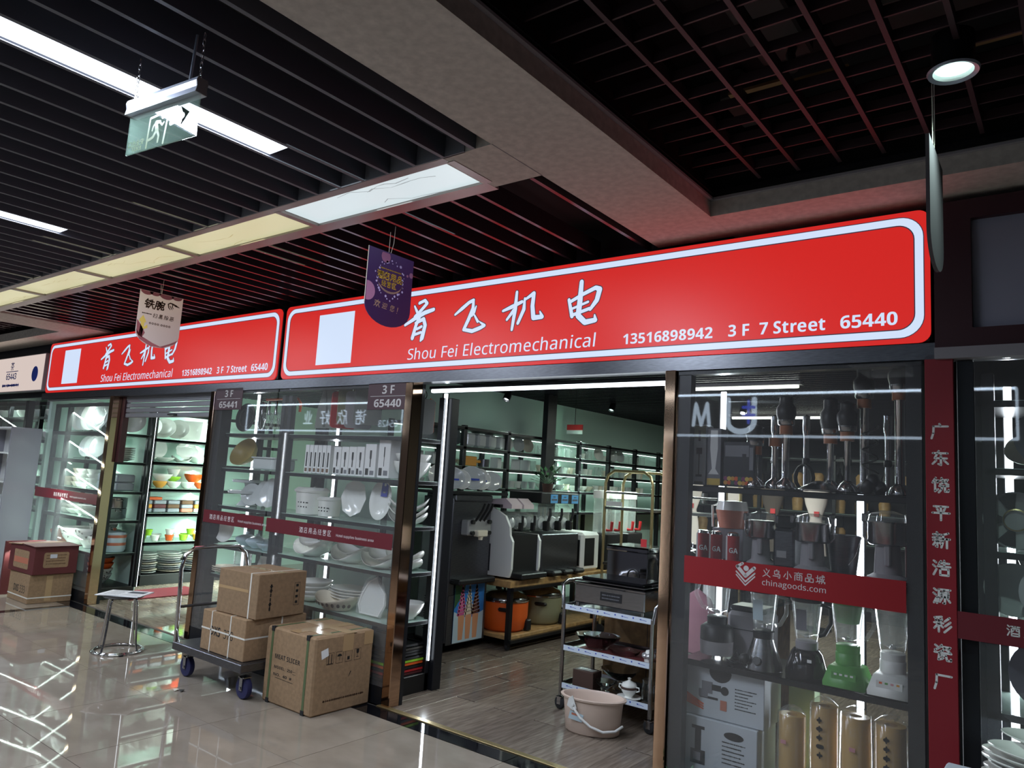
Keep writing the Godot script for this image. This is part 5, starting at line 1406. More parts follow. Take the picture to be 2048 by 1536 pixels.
func interior() -> void:
	left_shop()
	wall_shelves()
	machines()
	cart_and_island()
	back_of_shop()
	# light strip over the entrance and ceiling lamps of the shop
	var t := thing("light_strip", "long white light strip along the top of the open entrance", "light", Vector3(-2.8, 2.205, -0.17))
	ob("channel", MB.new().box(Vector3(0, 0.022, 0), Vector3(1.98, 0.02, 0.05)), "dark_frame", t)
	ob("diffuser", MB.new().box(Vector3(0, 0, 0.006), Vector3(1.96, 0.026, 0.03), Transform3D.IDENTITY, 0.006), "led", t)
	area("lamp", t, Vector3(0, -0.016, -0.006), Vector3(0, -1, -0.8), 1.96, 0.03, 30.0, c8(226, 236, 255), Vector3.RIGHT)
	t = thing("tube_light", "bright fluorescent tube at the ceiling seen through the right window", "light", Vector3(-2.6, 2.56, -2.9))
	ob("housing", MB.new().box(Vector3(0, 0.035, 0), Vector3(1.3, 0.04, 0.1)), "plaster_grey", t)
	ob("tube", MB.new().tube([Vector3(-0.62, 0, 0), Vector3(0.62, 0, 0)], 0.014, 10), "led_warm", t)
	area("lamp", t, Vector3(0, -0.016, 0), Vector3.DOWN, 1.24, 0.03, 60.0, c8(240, 250, 236), Vector3.RIGHT)
	for i in 2:  # two unseen tubes, added only to brighten the shop interiors
		t = thing("tube_light", ["unseen fluorescent tube added at the ceiling to brighten the deep shop", "unseen fluorescent tube added behind the rolled shutter to brighten the left shop"][i], "light", [Vector3(-3.0, 2.56, -5.6), Vector3(-7.6, 2.56, -1.9)][i])
		ob("housing", MB.new().box(Vector3(0, 0.035, 0), Vector3(1.3, 0.04, 0.1)), "plaster_grey", t)
		ob("tube", MB.new().tube([Vector3(-0.62, 0, 0), Vector3(0.62, 0, 0)], 0.014, 10), "led_warm", t)
		area("lamp", t, Vector3(0, -0.016, 0), Vector3.DOWN, 1.24, 0.03, 60.0, c8(240, 250, 236), Vector3.RIGHT)
	for i in 4:
		var at: Vector3 = [Vector3(-4.6, 2.56, -4.2), Vector3(-3.9, 2.56, -4.4), Vector3(-3.1, 2.56, -4.6), Vector3(-4.95, 2.5, -2.55)][i]
		t = thing("spotlight", "small track spotlight under the dark shop ceiling, %s" % ["left of the three at the back", "middle of the three at the back", "right of the three at the back, glaring", "above the nearest wall shelves"][i], "light", at)
		ob("can", MB.new().lathe([[0.0, 0.05], [0.03, 0.045], [0.04, 0.0], [0.04, -0.06], [0.034, -0.06], [0.034, -0.03], [0.0, -0.025]], 16, Transform3D(Basis(Vector3.RIGHT, -0.5), Vector3.ZERO)), "black_metal" if i != 2 else "steel", t)
		ob("bulb", MB.new().lathe([[0.0, -0.052], [0.02, -0.05], [0.03, -0.04], [0.0, -0.03]], 14, Transform3D(Basis(Vector3.RIGHT, -0.5), Vector3.ZERO)), "spot_glow" if i < 2 else "led", t)
		if i >= 2:
			var s := SpotLight3D.new()
			s.name = "lamp"; s.light_energy = 1.2; s.spot_angle = 40.0; s.spot_range = 8.0; s.light_size = 0.03; s.shadow_enabled = true
			t.add_child(s); s.position = Vector3(0, -0.055, 0.025); s.rotation.x = -PI / 2 + 0.5
	# black pillar
	struct("trim_pillar", MB.new().box(Vector3(-4.94, 1.3, -3.35), Vector3(0.07, 2.6, 0.18), Transform3D.IDENTITY, 0.004), "black_metal")

func left_shop() -> void:
	shelf_unit("tall lit shelf wall seen through the half open shutter", Vector3(-9.4, 0, -0.62), PI / 2, 2.4, 0.5, [1.85, 1.555, 1.215, 0.9, 0.54], [0.03, 0.36, 1.36, 2.37], {"back": "mint", "lamps": [2.2, 1.85, 1.555, 1.215, 0.9, 0.54], "power": 26.0, "h": 2.2})
	led("tall white light strip on the shelf post behind the half open shutter", Vector3(-9.365, 0.12, -0.91), 2.05, Vector3(1, 0, 0.05).normalized(), 14.0)
	led("tall light strip at the inner shelf corner of the left shop window", Vector3(-8.62, 0.13, -0.56), 2.0, Vector3(0.2, 0, -1).normalized(), 14.0)
	var w := "behind shutter"
	var f := PI / 2
	var R := [0.16, 0.15, 0.16, 0.14, 0.15]
	for i in 5:
		it("display_plate", "plate standing top left of light strip %s, %s from left" % [w, ORD[i]], "plate", plate_mesh(0.14), "china_grey" if i < 3 else "china", leaning(Vector3(-9.2 + 0.1 * i, 1.865, -0.4 - 0.02 * (i % 2)), 0.14, 0.14, f - 0.6), "plates left of the light strip")
	var wide := plate_mesh(0.16, 0.025)
	for i in 7:
		it("platter", "white platter in stack left of light strip %s, %s from bottom" % [w, ORD[i]], "plate", wide, "china", flat_at(Vector3(-8.95, 1.538 + 0.022 * i, -0.36)), "white platters in a stack")
	var gb := MB.new().box(Vector3(0, 0.045, 0), Vector3(0.24, 0.09, 0.2), Transform3D.IDENTITY, 0.012).mesh()
	for i in 4:
		it("food_box", "grey food box left of the light strip %s, %s, %s" % [w, ["left column", "right column"][i % 2], ["below", "above"][i / 2]], "box", gb, "grey_bowl", flat_at(Vector3(-9.1 + 0.27 * (i % 2), 1.202 + 0.095 * (i / 2), -0.36)), "grey food boxes")
	for i in 2:
		var t := thing("stock_pot", "steel pot left of light strip %s, %s" % [w, ["lower", "stacked on top"][i]], "pot", Vector3(-8.95, 0.877 + 0.122 * i, -0.36))
		ob("body", MB.new().lathe([[0.0, 0.0], [0.14, 0.0], [0.145, 0.01], [0.145, 0.11], [0.15, 0.115], [0.14, 0.115], [0.138, 0.012], [0.0, 0.012]], 28), "steel", t)
		ob("handle", MB.new().tube([Vector3(0.14, 0.09, 0.03), Vector3(0.19, 0.09, 0.03), Vector3(0.19, 0.09, -0.03), Vector3(0.14, 0.09, -0.03)], 0.006, 6), "chrome", t)
	for i in 2:
		var t := thing("patterned_bowl", "flower patterned bowl left of the striped pot %s, %s" % [w, ["below", "on top"][i]], "bowl", Vector3(-9.13, 0.512 + 0.145 * i, -0.36))
		ob("bowl", bowl_mesh(0.15, 0.14), "china", t)
		flowers(t, 0.15, 0.14, 12 + i)
	var sp := thing("striped_pot", "pale blue lidded pot with two terracotta stripes " + w, "pot", Vector3(-8.84, 0.512, -0.36))
	ob("body", MB.new().lathe([[0.0, 0.0], [0.12, 0.0], [0.135, 0.03], [0.135, 0.19], [0.125, 0.2], [0.0, 0.2]], 28), "pale_blue", sp)
	for y in [0.09, 0.175]:
		ob("stripe", MB.new().lathe([[0.1355, y - 0.016], [0.1362, y], [0.1355, y + 0.016]], 28), "terracotta", sp)
	ob("lid", MB.new().lathe([[0.13, 0.2], [0.12, 0.215], [0.03, 0.232], [0.0, 0.232]], 24), "pale_blue", sp)
	ob("knob", MB.new().lathe([[0.012, 0.232], [0.022, 0.25], [0.02, 0.262], [0.0, 0.264]], 12), "terracotta", sp)
	for i in 5:
		var t := thing("patterned_bowl", "%s bowl in tall stack low beside shutter post, %s from bottom" % [["flower patterned", "flower patterned", "orange", "orange", "pale blue"][i], ORD[i]], "bowl", Vector3(-9.08, 0.132 + 0.062 * i, -0.36), 0.0, "tall stack of bowls")
		ob("bowl", bowl_mesh(0.13 + 0.004 * i, 0.1), ["china", "china", "orange", "orange", "pale_blue"][i], t)
		if i < 2:
			flowers(t, 0.13 + 0.004 * i, 0.1, 20 + i)
	var mat := one("floor_mat", "dark red floor mat inside the half open shutter", "mat", MB.new().box(Vector3.ZERO, Vector3(0.55, 0.012, 0.95), Transform3D.IDENTITY, 0.003), "mat_red", Vector3(-8.8, 0.007, -0.95))
	# right of the light strip
	var sq := MB.new().lathe([[0.0, 0.0], [0.09, 0.0], [0.1, 0.005], [0.19, 0.02], [0.192, 0.024], [0.1, 0.012], [0.09, 0.008], [0.0, 0.008]], 4, Transform3D(Basis(Vector3.UP, PI / 4), Vector3.ZERO)).mesh()
	for i in 5:
		var r: float = [0.13, 0.13, 0.13, 0.13, 0.12][i]
		it("platter", "white %s platter leaning on top shelf %s, %s from left" % ["square" if i > 2 else "curved", w, ORD[i]], "plate", sq if i > 2 else plate_mesh(0.135, 0.03, 1.15), "china", leaning(Vector3(-9.68, 1.855, -1.04 - 0.19 * i), r, 0.3, f - 0.75), "white platters leaning in a row")
	it("display_plate", "white round plate standing on the second shelf right of the light strip " + w, "plate", plate_mesh(0.14), "china", leaning(Vector3(-9.78, 1.58, -1.2), 0.14, 0.2, f))
	it("display_plate", "white scalloped plate standing on the second shelf right of the light strip " + w, "plate", plate_mesh(0.125, 0.03, 1.3, 0.8, 8), "china", leaning(Vector3(-9.78, 1.58, -1.62), 0.125, 0.4, f))
	for i in 4:
		it("dish", "white shallow dish lying on second shelf %s, %s from left" % [w, ORD[i]], "dish", bowl_mesh(0.13, 0.05, 1.0, 2.0 if i > 1 else 0.0), "china", flat_at(Vector3(-9.73, 1.557 , -1.06 - 0.24 * i), 0.7 * i), "shallow dishes in front")
	var cols := ["grey_bowl", "amber", "china", "china", "orange"]
	for i in 5:
		it("bowl", "%s bowl on third shelf %s, %s from left" % [["grey", "amber", "white", "small white", "orange"][i], w, ORD[i]], "bowl", bowl_mesh(0.09, 0.08), cols[i], flat_at(Vector3(-9.6, 1.216, -1.02 - 0.19 * i)))
	for i in 3:
		it("bowl", "%s bowl stacked on the third shelf %s" % [["large white", "white and lime", "large orange"][i], w], "bowl", bowl_mesh([0.13, 0.08, 0.12][i], [0.09, 0.11, 0.11][i]), ["china", "china", "orange"][i], flat_at(Vector3(-9.73, [1.3, 1.35, 1.29][i], [-1.3, -1.45, -1.74][i])))
	it("bowl", "lime green bowl under the white cup on the third shelf " + w, "bowl", bowl_mesh(0.1, 0.06), "lime", flat_at(Vector3(-9.73, 1.3, -1.45)))
	var bx := MB.new().box(Vector3(0, 0.025, 0), Vector3(0.16, 0.05, 0.16), Transform3D.IDENTITY, 0.008).mesh()
	var bc := ["grey_bowl", "amber", "grey_bowl", "grey_bowl", "maroon_box", "grey_bowl", "grey_bowl", "ink_brown", "grey_bowl", "terracotta", "grey_bowl", "ink_brown", "china", "amber", "grey_bowl"]
	for c in 5:
		for i in 3:
			it("square_bowl", "%s square bowl on fourth shelf %s, %s column from left, %s up" % [{"grey_bowl": "grey", "amber": "amber", "maroon_box": "dark red", "ink_brown": "brown", "terracotta": "terracotta", "china": "white"}[bc[c * 3 + i]], w, ORD[c], ORD[i]], "bowl", bx, bc[c * 3 + i], flat_at(Vector3(-9.62, 0.901 + 0.052 * i, -1.04 - 0.185 * c)), "square bowls in columns")
	it("square_bowl", "flat orange dish on top of the square bowls " + w, "dish", MB.new().box(Vector3(0, 0.018, 0), Vector3(0.17, 0.036, 0.2), Transform3D.IDENTITY, 0.006).mesh(), "orange", flat_at(Vector3(-9.62, 1.06, -1.14)))
	for i in 10:
		it("small_cup", "%s cup on fifth shelf %s, %s from left" % [["dark", "lime", "white", "white", "orange", "white", "lime", "lime", "brown", "white"][i], w, ORD[i]], "cup", bowl_mesh(0.055, 0.07, 1.0, 0.0, 2, 16, 0.7), ["black", "lime", "china", "china", "orange", "china", "lime", "lime", "amber", "china"][i], flat_at(Vector3(-9.52 - 0.14 * (i % 2), 0.541, -1.0 - 0.095 * i)), "small cups in a row")
		if i in [1, 4, 7]:
			it("small_cup", "%s cup stacked on fifth shelf %s, over the %s one" % [["", "lime", "", "", "white", "", "", "pale green"][i], w, ORD[i]], "cup", bowl_mesh(0.055, 0.07, 1.0, 0.0, 2, 16, 0.7), "china" if i == 4 else "lime", flat_at(Vector3(-9.52, 0.613, -1.0 - 0.095 * i)))
	it("gravy_boat", "white boat shaped dish at the right end of the fifth shelf " + w, "dish", bowl_mesh(0.1, 0.09, 1.5), "china", flat_at(Vector3(-9.62, 0.541, -1.86), 1.2))
	for s in 3:
		for i in 9:
			it("platter", "platter in low stack %s, %s stack from left, %s from bottom" % [w, ORD[s], ORD[i]], "plate", plate_mesh(0.15, 0.02, 1.25), ["china_grey", "china_cream", "grey_bowl"][(i + s) % 3] if i < 6 else "china", flat_at(Vector3(-9.6, 0.135 + 0.028 * i, -1.12 - 0.33 * s), 0.3 * sin(i * 2.1)), "stacked platters low on the shelf wall")

func wall_shelves() -> void:
	var ups := []
	for i in 9:
		ups.append(0.03 if i == 0 else 0.71 + 0.73 * (i - 1))
	shelf_unit("long lit wall shelving along the left side of the open shop", Vector3(-5.0, 0, -1.25), PI / 2, 5.9, 0.4, [2.11, 1.91, 1.71, 1.5, 1.25], ups, {"back": "mint", "lamps": [2.11, 1.91, 1.71, 1.5], "power": 30.0, "h": 2.12, "rear_bars": true, "plinth": 0.13})
	var rng := RandomNumberGenerator.new()
	rng.seed = 77
	var plate_s := plate_mesh(0.085)
	var bowl_s := bowl_mesh(0.075, 0.06)
	var cup_s := bowl_mesh(0.045, 0.075, 1.0, 0.0, 2, 16, 0.75)
	var box_s := MB.new().box(Vector3(0, 0.06, 0), Vector3(0.1, 0.12, 0.09), Transform3D.IDENTITY, 0.004).mesh()
	var jar_s := MB.new().lathe([[0.0, 0.0], [0.035, 0.0], [0.038, 0.01], [0.038, 0.12], [0.034, 0.12], [0.034, 0.01], [0.0, 0.01]], 16).mesh()
	var kinds := [["display_plate", "plate standing", "plate", plate_s, "china"], ["bowl", "bowl", "bowl", bowl_s, "china"], ["cup", "cup", "cup", cup_s, "china"], ["product_box", "product box", "box", box_s, "paper"], ["tumbler", "clear tumbler", "glass", jar_s, "jar"]]
	for bay in 7:
		for lv in 3:
			var y: float = [1.912, 1.712, 1.502][lv]
			var k: int = [[0, 3, 1], [0, 1, 2], [0, 3, 2], [4, 4, 1], [4, 2, 1], [0, 4, 2], [4, 2, 2]][bay][lv]
			var n := 6 if k in [2, 4] else 4
			for i in n:
				var z := -1.25 - (0.03 if bay == 0 else 0.71 + 0.73 * (bay - 1)) - 0.1 - i * 0.57 / (n - 1)
				var kd: Array = kinds[k] if rng.randf() < 0.85 else kinds[2]
				var m: String = kd[4]
				if m == "china":
					m = ["china", "china_grey", "china_cream"][rng.randi() % 3]
				var lab := "%s %s on %s lit wall shelf, %s bay from front, %s from left" % [{"china": "white", "china_grey": "pale grey", "china_cream": "cream", "paper": "white", "jar": "small"}[m], kd[1], ["upper", "middle", "lower"][lv], ORD[bay], ORD[i]]
				var at := Vector3(-5.25 - 0.04 * rng.randf(), y, z)
				it(kd[0], lab, kd[2], kd[3], m, leaning(at, 0.085, 0.2, PI / 2 - 0.3) if kd[0] == "display_plate" else flat_at(at, rng.randf()), "goods on the lit wall shelves")
	# a few clear eye catchers in the nearest bays
	it("platter", "large grey round platter standing at the near end of the upper lit wall shelf", "plate", plate_mesh(0.11), "grey_bowl", leaning(Vector3(-5.1, 1.915, -1.78), 0.11, 0.15, 1.1))
	it("serving_board", "orange brown wooden serving board on the middle lit wall shelf", "board", MB.new().box(Vector3(0, 0.05, 0), Vector3(0.02, 0.1, 0.2), Transform3D.IDENTITY, 0.006).box(Vector3(0, 0.05, -0.13), Vector3(0.02, 0.03, 0.08), Transform3D.IDENTITY, 0.006).mesh(), "amber", flat_at(Vector3(-5.06, 1.712, -2.12)))
	it("container", "dark grey round container in front on the middle lit wall shelf", "container", MB.new().lathe([[0.0, 0.0], [0.06, 0.0], [0.062, 0.08], [0.0, 0.08]], 20).mesh(), "steel_dark", flat_at(Vector3(-5.06, 1.712, -2.34)))
	for i in 4:
		it("wrapped_plates", "grey film wrapped pack of plates on upper wall shelf, %s from front" % ORD[i], "pack", MB.new().box(Vector3(0, 0.07, 0), Vector3(0.1, 0.14, 0.15), Transform3D.IDENTITY, 0.02).mesh(), "china_grey", flat_at(Vector3(-5.09, 1.912, -2.1 - 0.18 * i), 0.1 * i), "wrapped packs of plates")

func machines() -> void:
	# wooden table with a black frame along the left side
	var t := thing("work_table", "wooden topped table on a black metal frame carrying the drink machines", "table", Vector3(-4.62, 0, -3.55))
	ob("top", MB.new().box(Vector3(0, 0.61, 0), Vector3(0.58, 0.062, 3.15), Transform3D.IDENTITY, 0.003), "wood", t)
	ob("lower_shelf", MB.new().box(Vector3(0, 0.115, 0), Vector3(0.56, 0.035, 3.1), Transform3D.IDENTITY, 0.003), "wood", t)
	for sz in [-1.53, 0.0, 1.53]:
		for sx in [-0.26, 0.26]:
			ob("leg", MB.new().box(Vector3(sx, 0.32, sz), Vector3(0.045, 0.54, 0.045)), "black_metal", t)
			ob("caster", MB.new().lathe([[0.0, -0.015], [0.028, -0.015], [0.03, 0.0], [0.028, 0.015], [0.0, 0.015]], 14, Transform3D(Basis(Vector3.BACK, PI / 2), Vector3(sx, 0.032, sz))), "rubber", t)
	ob("rail", MB.new().box(Vector3(0.3, 0.085, 0), Vector3(0.03, 0.03, 3.1)).box(Vector3(-0.3, 0.085, 0), Vector3(0.03, 0.03, 3.1)).box(Vector3(0.3, 0.565, 0), Vector3(0.03, 0.03, 3.1)), "black_metal", t)
	# rice cookers on the lower shelf
	for i in 2:
		var c: String = ["orange", "olive"][i]
		var rc := thing("rice_cooker", "large %s rice cooker with a steel lid under the machine table" % c, "cooker", Vector3(-4.62, 0.133, [-2.27, -2.87][i]))
		ob("body", MB.new().lathe([[0.0, 0.0], [0.19, 0.0], [0.225, 0.03], [0.24, 0.14], [0.243, 0.28], [0.0, 0.28]], 32), c, rc)
		ob("rim", MB.new().lathe([[0.24, 0.278], [0.252, 0.283], [0.252, 0.295], [0.235, 0.3], [0.0, 0.3]], 32), "chrome", rc)
		ob("lid", MB.new().lathe([[0.235, 0.3], [0.225, 0.33], [0.14, 0.365], [0.03, 0.375], [0.0, 0.375]], 32), "steel", rc)
		ob("knob", MB.new().lathe([[0.012, 0.375], [0.012, 0.39], [0.028, 0.395], [0.026, 0.41], [0.0, 0.412]], 14), "black", rc)
		ob("side_handle", MB.new().box(Vector3(0.12, 0.22, 0.225), Vector3(0.13, 0.035, 0.05), Transform3D(Basis(Vector3.UP, 0.2), Vector3.ZERO), 0.012), "black", rc)
		ob("control_box", MB.new().box(Vector3(0.225, 0.06, -0.1), Vector3(0.06, 0.11, 0.07), Transform3D.IDENTITY, 0.012), "black", rc)
	# soft ice cream machine
	var s := thing("ice_cream_machine", "tall steel soft ice cream machine with a poster of three cones", "machine", Vector3(-4.8, 0, -1.69))
	ob("body", MB.new().box(Vector3(0, 0.75, 0), Vector3(0.38, 1.3, 0.56), Transform3D.IDENTITY, 0.006), "steel_dark", s)
	ob("side_panel", MB.new().box(Vector3(0, 0.62, 0.283), Vector3(0.34, 1.0, 0.004), Transform3D.IDENTITY, 0.001), "side_steel", s)
	for k in 14:
		ob("louver", MB.new().box(Vector3(-0.02, 0.2 + 0.022 * k, 0.287), Vector3(0.13, 0.008, 0.004), Transform3D.IDENTITY, 0.001), "wall_dark", s)
	ob("front_panel", MB.new().box(Vector3(0.193, 0.9, 0), Vector3(0.008, 0.52, 0.54), Transform3D.IDENTITY, 0.002), "steel_dark", s)
	ob("top_housing", MB.new().box(Vector3(0.02, 1.4, 0), Vector3(0.38, 0.06, 0.54), Transform3D.IDENTITY, 0.01), "steel_dark", s)
	ob("drip_tray", MB.new().box(Vector3(0.24, 0.645, 0), Vector3(0.14, 0.05, 0.52), Transform3D.IDENTITY, 0.012), "black", s)
	ob("dispensing_head", MB.new().box(Vector3(0.235, 1.13, -0.01), Vector3(0.09, 0.14, 0.34), Transform3D.IDENTITY, 0.01), "foil", s)
	ob("spout", MB.new().box(Vector3(0.295, 1.08, -0.01), Vector3(0.06, 0.06, 0.15), Transform3D.IDENTITY, 0.008).lathe([[0.0, 1.02], [0.02, 1.02], [0.026, 1.06], [0.0, 1.06]], 12, Transform3D(Basis.IDENTITY, Vector3(0.295, 0, -0.01))), "china_cream", s)
	for k in 4:
		ob("knob", MB.new().lathe([[0.0, 0.0], [0.02, 0.0], [0.02, 0.03], [0.0, 0.03]], 12, Transform3D(Basis(Vector3.BACK, -PI / 2), Vector3(0.28, 1.085 + 0.1 * (k / 2), -0.13 + 0.24 * (k % 2)))), "black", s)
	for k in 3:
		ob("lever", MB.new().tube([Vector3(0.265, 1.18, -0.07 + 0.06 * k), Vector3(0.335, 1.3, -0.09 + 0.06 * k), Vector3(0.355, 1.36, -0.095 + 0.06 * k)], 0.011, 8), "black", s)
	ob("kick_panel", MB.new().box(Vector3(0.193, 0.3, 0), Vector3(0.006, 0.44, 0.54), Transform3D.IDENTITY, 0.002), "steel_dark", s)
	var post := thing("poster", "poster of pink, vanilla and chocolate soft ice cream cones on a blue sky", "poster", Vector3(-4.598, 0.09, -1.71), PI / 2)
	ob("sheet", MB.new().box(Vector3(0, 0.265, 0), Vector3(0.42, 0.53, 0.003)), "sky_blue", post)
	ob("tree_print", MB.new().prism(PackedVector2Array([Vector2(-0.21, 0.53), Vector2(-0.06, 0.53), Vector2(-0.09, 0.42), Vector2(-0.16, 0.36), Vector2(-0.21, 0.3)]), 0, 0, fr(Vector3(0, 0, 0.0018))), "leaf", post)
	ob("pale_print", MB.new().prism(PackedVector2Array([Vector2(-0.21, 0.0), Vector2(0.21, 0.0), Vector2(0.21, 0.26), Vector2(0.0, 0.2), Vector2(-0.21, 0.28)]), 0, 0, fr(Vector3(0, 0, 0.0019))), "pale_blue", post)
	for i in 3:
		var x := -0.105 + 0.1 * i
		var col: String = ["hot_pink", "vanilla", "chocolate"][i]
		ob("cone_print", MB.new().prism(PackedVector2Array([Vector2(x - 0.045, 0.24), Vector2(x + 0.045, 0.24), Vector2(x + 0.03, 0.02), Vector2(x - 0.03, 0.02)]), 0, 0, fr(Vector3(0, 0, 0.0022 + 0.0003 * i))), "cone", post)
		var b := MB.new()
		for k in 8:
			var hw := 0.062 - 0.007 * k
			b.rib([Vector3(x - hw + 0.012, 0.25 + 0.032 * k, 0.03), Vector3(x + hw - 0.012, 0.262 + 0.032 * k, 0.03)], fr(Vector3(0, 0, 0.0026 + 0.0003 * i)))
		b.prism(PackedVector2Array([Vector2(x - 0.015, 0.47), Vector2(x + 0.015, 0.47), Vector2(x + 0.002, 0.53)]), 0, 0, fr(Vector3(0, 0, 0.0026 + 0.0003 * i)))
		ob("swirl_print", b, col, post)
		b = MB.new()
		for k in 7:
			var hw := 0.05 - 0.007 * k
			b.rib([Vector3(x - hw, 0.262 + 0.032 * k, 0.004), Vector3(x + hw, 0.276 + 0.032 * k, 0.002)], fr(Vector3(0, 0, 0.0036 + 0.0003 * i)))
		ob("swirl_line", b, "cream_ink" if i != 1 else "ink_brown", post)
	# shelf board over the ice cream machine with wrapped goods
	one("shelf_board", "black shelf board above the ice cream machine", "shelf", MB.new().box(Vector3(0, -0.013, 0), Vector3(0.4, 0.026, 0.95), Transform3D.IDENTITY, 0.003), "black_metal", Vector3(-4.79, 1.4575, -1.72))
	for i in 6:
		var p := thing("wrapped_plate", "film sealed plate on board above ice cream machine, %s from left" % ORD[i], "plate", Vector3.ZERO, 0.0, "wrapped plates above the ice cream machine")
		p.transform = leaning(Vector3(-4.76 + 0.02 * (i % 2), 1.462, -1.36 - 0.145 * i), 0.12 - 0.01 * (i % 3), 0.35, PI / 2 - 0.5)
		var r := 0.12 - 0.01 * (i % 3)
		ob("plate", plate_mesh(r, 0.022, 1.0 + 0.15 * (i % 2)), "china_grey" if i % 2 else "china", p)
		ob("film", MB.new().lathe([[r * 1.02, 0.0], [r * 1.06, 0.02], [r * 0.8, 0.034], [0.0, 0.03]], 9), "film", p)
		if i in [1, 3, 4]:
			ob("blue_print", MB.new().box(Vector3(0.01, 0.036, 0.02), Vector3(r * 0.9, 0.001, r * 0.16)), "blue_ink", p)
	# slush machines
	var sl := thing("slush_machine", "white slush machine with two clear tanks next to the ice cream machine", "machine", Vector3(-4.62, 0.642, -2.28))
	ob("side_panel", MB.new().prism(PackedVector2Array([Vector2(-0.25, 0.02), Vector2(0.21, 0.02), Vector2(0.235, 0.1), Vector2(0.235, 0.36), Vector2(0.2, 0.42), Vector2(0.19, 0.5), Vector2(0.13, 0.6), Vector2(-0.02, 0.67), Vector2(-0.25, 0.67)]), 0.21, 0.24), "white", sl)
	ob("side_panel", MB.new().prism(PackedVector2Array([Vector2(-0.25, 0.02), Vector2(0.21, 0.02), Vector2(0.235, 0.1), Vector2(0.235, 0.36), Vector2(0.2, 0.42), Vector2(-0.25, 0.42)]), -0.24, -0.21), "white", sl)
	ob("front_panel", MB.new().box(Vector3(0.0, 0.22, 0), Vector3(0.42, 0.4, 0.42)), "black", sl)
	ob("drip_tray", MB.new().box(Vector3(0.27, 0.04, 0), Vector3(0.16, 0.05, 0.42), Transform3D.IDENTITY, 0.008), "black", sl)
	ob("vent", MB.new().box(Vector3(-0.12, 0.19, 0.243), Vector3(0.18, 0.26, 0.004)), "wall_dark", sl)
	for k in 2:
		var z := 0.1 - 0.2 * k
		ob("tank", MB.new().lathe([[0.0, -0.02], [0.08, -0.01], [0.085, 0.03], [0.085, 0.34], [0.0, 0.36]], 20, Transform3D(Basis(Vector3.BACK, PI / 2), Vector3(0.16, 0.55, z))), "jar", sl)
		ob("auger", MB.new().lathe([[0.0, 0.0], [0.05, 0.02], [0.035, 0.06], [0.055, 0.1], [0.035, 0.14], [0.055, 0.18], [0.035, 0.22], [0.05, 0.26], [0.0, 0.3]], 14, Transform3D(Basis(Vector3.BACK, PI / 2), Vector3(0.13, 0.53, z))), "china_grey", sl)
		ob("tap", MB.new().box(Vector3(0.22, 0.5, z), Vector3(0.05, 0.08, 0.03), Transform3D.IDENTITY, 0.006).box(Vector3(0.24, 0.56, z), Vector3(0.02, 0.1, 0.025), Transform3D.IDENTITY, 0.004), "black", sl)
		ob("lid", MB.new().prism(PackedVector2Array([Vector2(-0.2, 0.67), Vector2(0.16, 0.67), Vector2(0.16, 0.71), Vector2(0.08, 0.77), Vector2(-0.2, 0.74)]), z - 0.085, z + 0.085), "pink_white", sl)
	ob("head_light", MB.new().box(Vector3(-0.1, 0.69, 0), Vector3(0.3, 0.03, 0.46)), "black", sl)
	var s2 := thing("slush_machine", "dark steel slush machine with three clear tanks and blue cards on its top", "machine", Vector3(-4.62, 0.642, -2.9))
	ob("body", MB.new().box(Vector3(0, 0.22, 0), Vector3(0.44, 0.4, 0.68), Transform3D.IDENTITY, 0.008), "steel_dark", s2)
	for k in 3:
		var z := 0.215 - 0.215 * k
		ob("tank", MB.new().box(Vector3(-0.04, 0.58, z), Vector3(0.34, 0.28, 0.19), Transform3D.IDENTITY, 0.03), "jar", s2)
		ob("auger", MB.new().lathe([[0.0, 0.0], [0.06, 0.02], [0.04, 0.06], [0.065, 0.1], [0.04, 0.14], [0.065, 0.18], [0.04, 0.22], [0.06, 0.26], [0.0, 0.3]], 14, Transform3D(Basis(Vector3.BACK, PI / 2), Vector3(0.13, 0.52, z))), "china_grey", s2)
		ob("tap", MB.new().box(Vector3(0.17, 0.5, z), Vector3(0.07, 0.1, 0.05), Transform3D.IDENTITY, 0.01).tube([Vector3(0.19, 0.54, z), Vector3(0.21, 0.62, z - 0.01), Vector3(0.2, 0.68, z - 0.02)], 0.014, 8), "black", s2)
		ob("drip_tray", MB.new().box(Vector3(0.27, 0.04, z), Vector3(0.17, 0.05, 0.17), Transform3D.IDENTITY, 0.02), "black", s2)
	ob("light_head", MB.new().box(Vector3(-0.02, 0.785, 0.0), Vector3(0.42, 0.11, 0.7), Transform3D.IDENTITY, 0.006), "black", s2)
	for k in 3:
		ob("blue_card", MB.new().prism(rrect2(-0.12 + 0.2 * k, 0.78, 0.13, 0.09), 0, 0.002, fr(Vector3(0.19, 0, 0), Vector3.FORWARD)), "card_blue", s2)
		ob("card_print", MB.new().prism(rrect2(-0.12 + 0.2 * k, 0.77, 0.1, 0.02), 0.0022, 0.0022, fr(Vector3(0.19, 0, 0), Vector3.FORWARD)).prism(rrect2(-0.12 + 0.2 * k, 0.8, 0.05, 0.012), 0.0022, 0.0022, fr(Vector3(0.19, 0, 0), Vector3.FORWARD)), "pale_blue", s2)
	# coffee machine and juice dispensers
	var cm := thing("coffee_machine", "white coffee machine with a black window behind the slush machines", "machine", Vector3(-4.62, 0.642, -3.52))
	ob("body", MB.new().box(Vector3(0, 0.21, 0), Vector3(0.44, 0.42, 0.36), Transform3D.IDENTITY, 0.03), "white", cm)
	ob("door", MB.new().box(Vector3(0.222, 0.21, 0.04), Vector3(0.006, 0.3, 0.2), Transform3D.IDENTITY, 0.002), "black", cm)
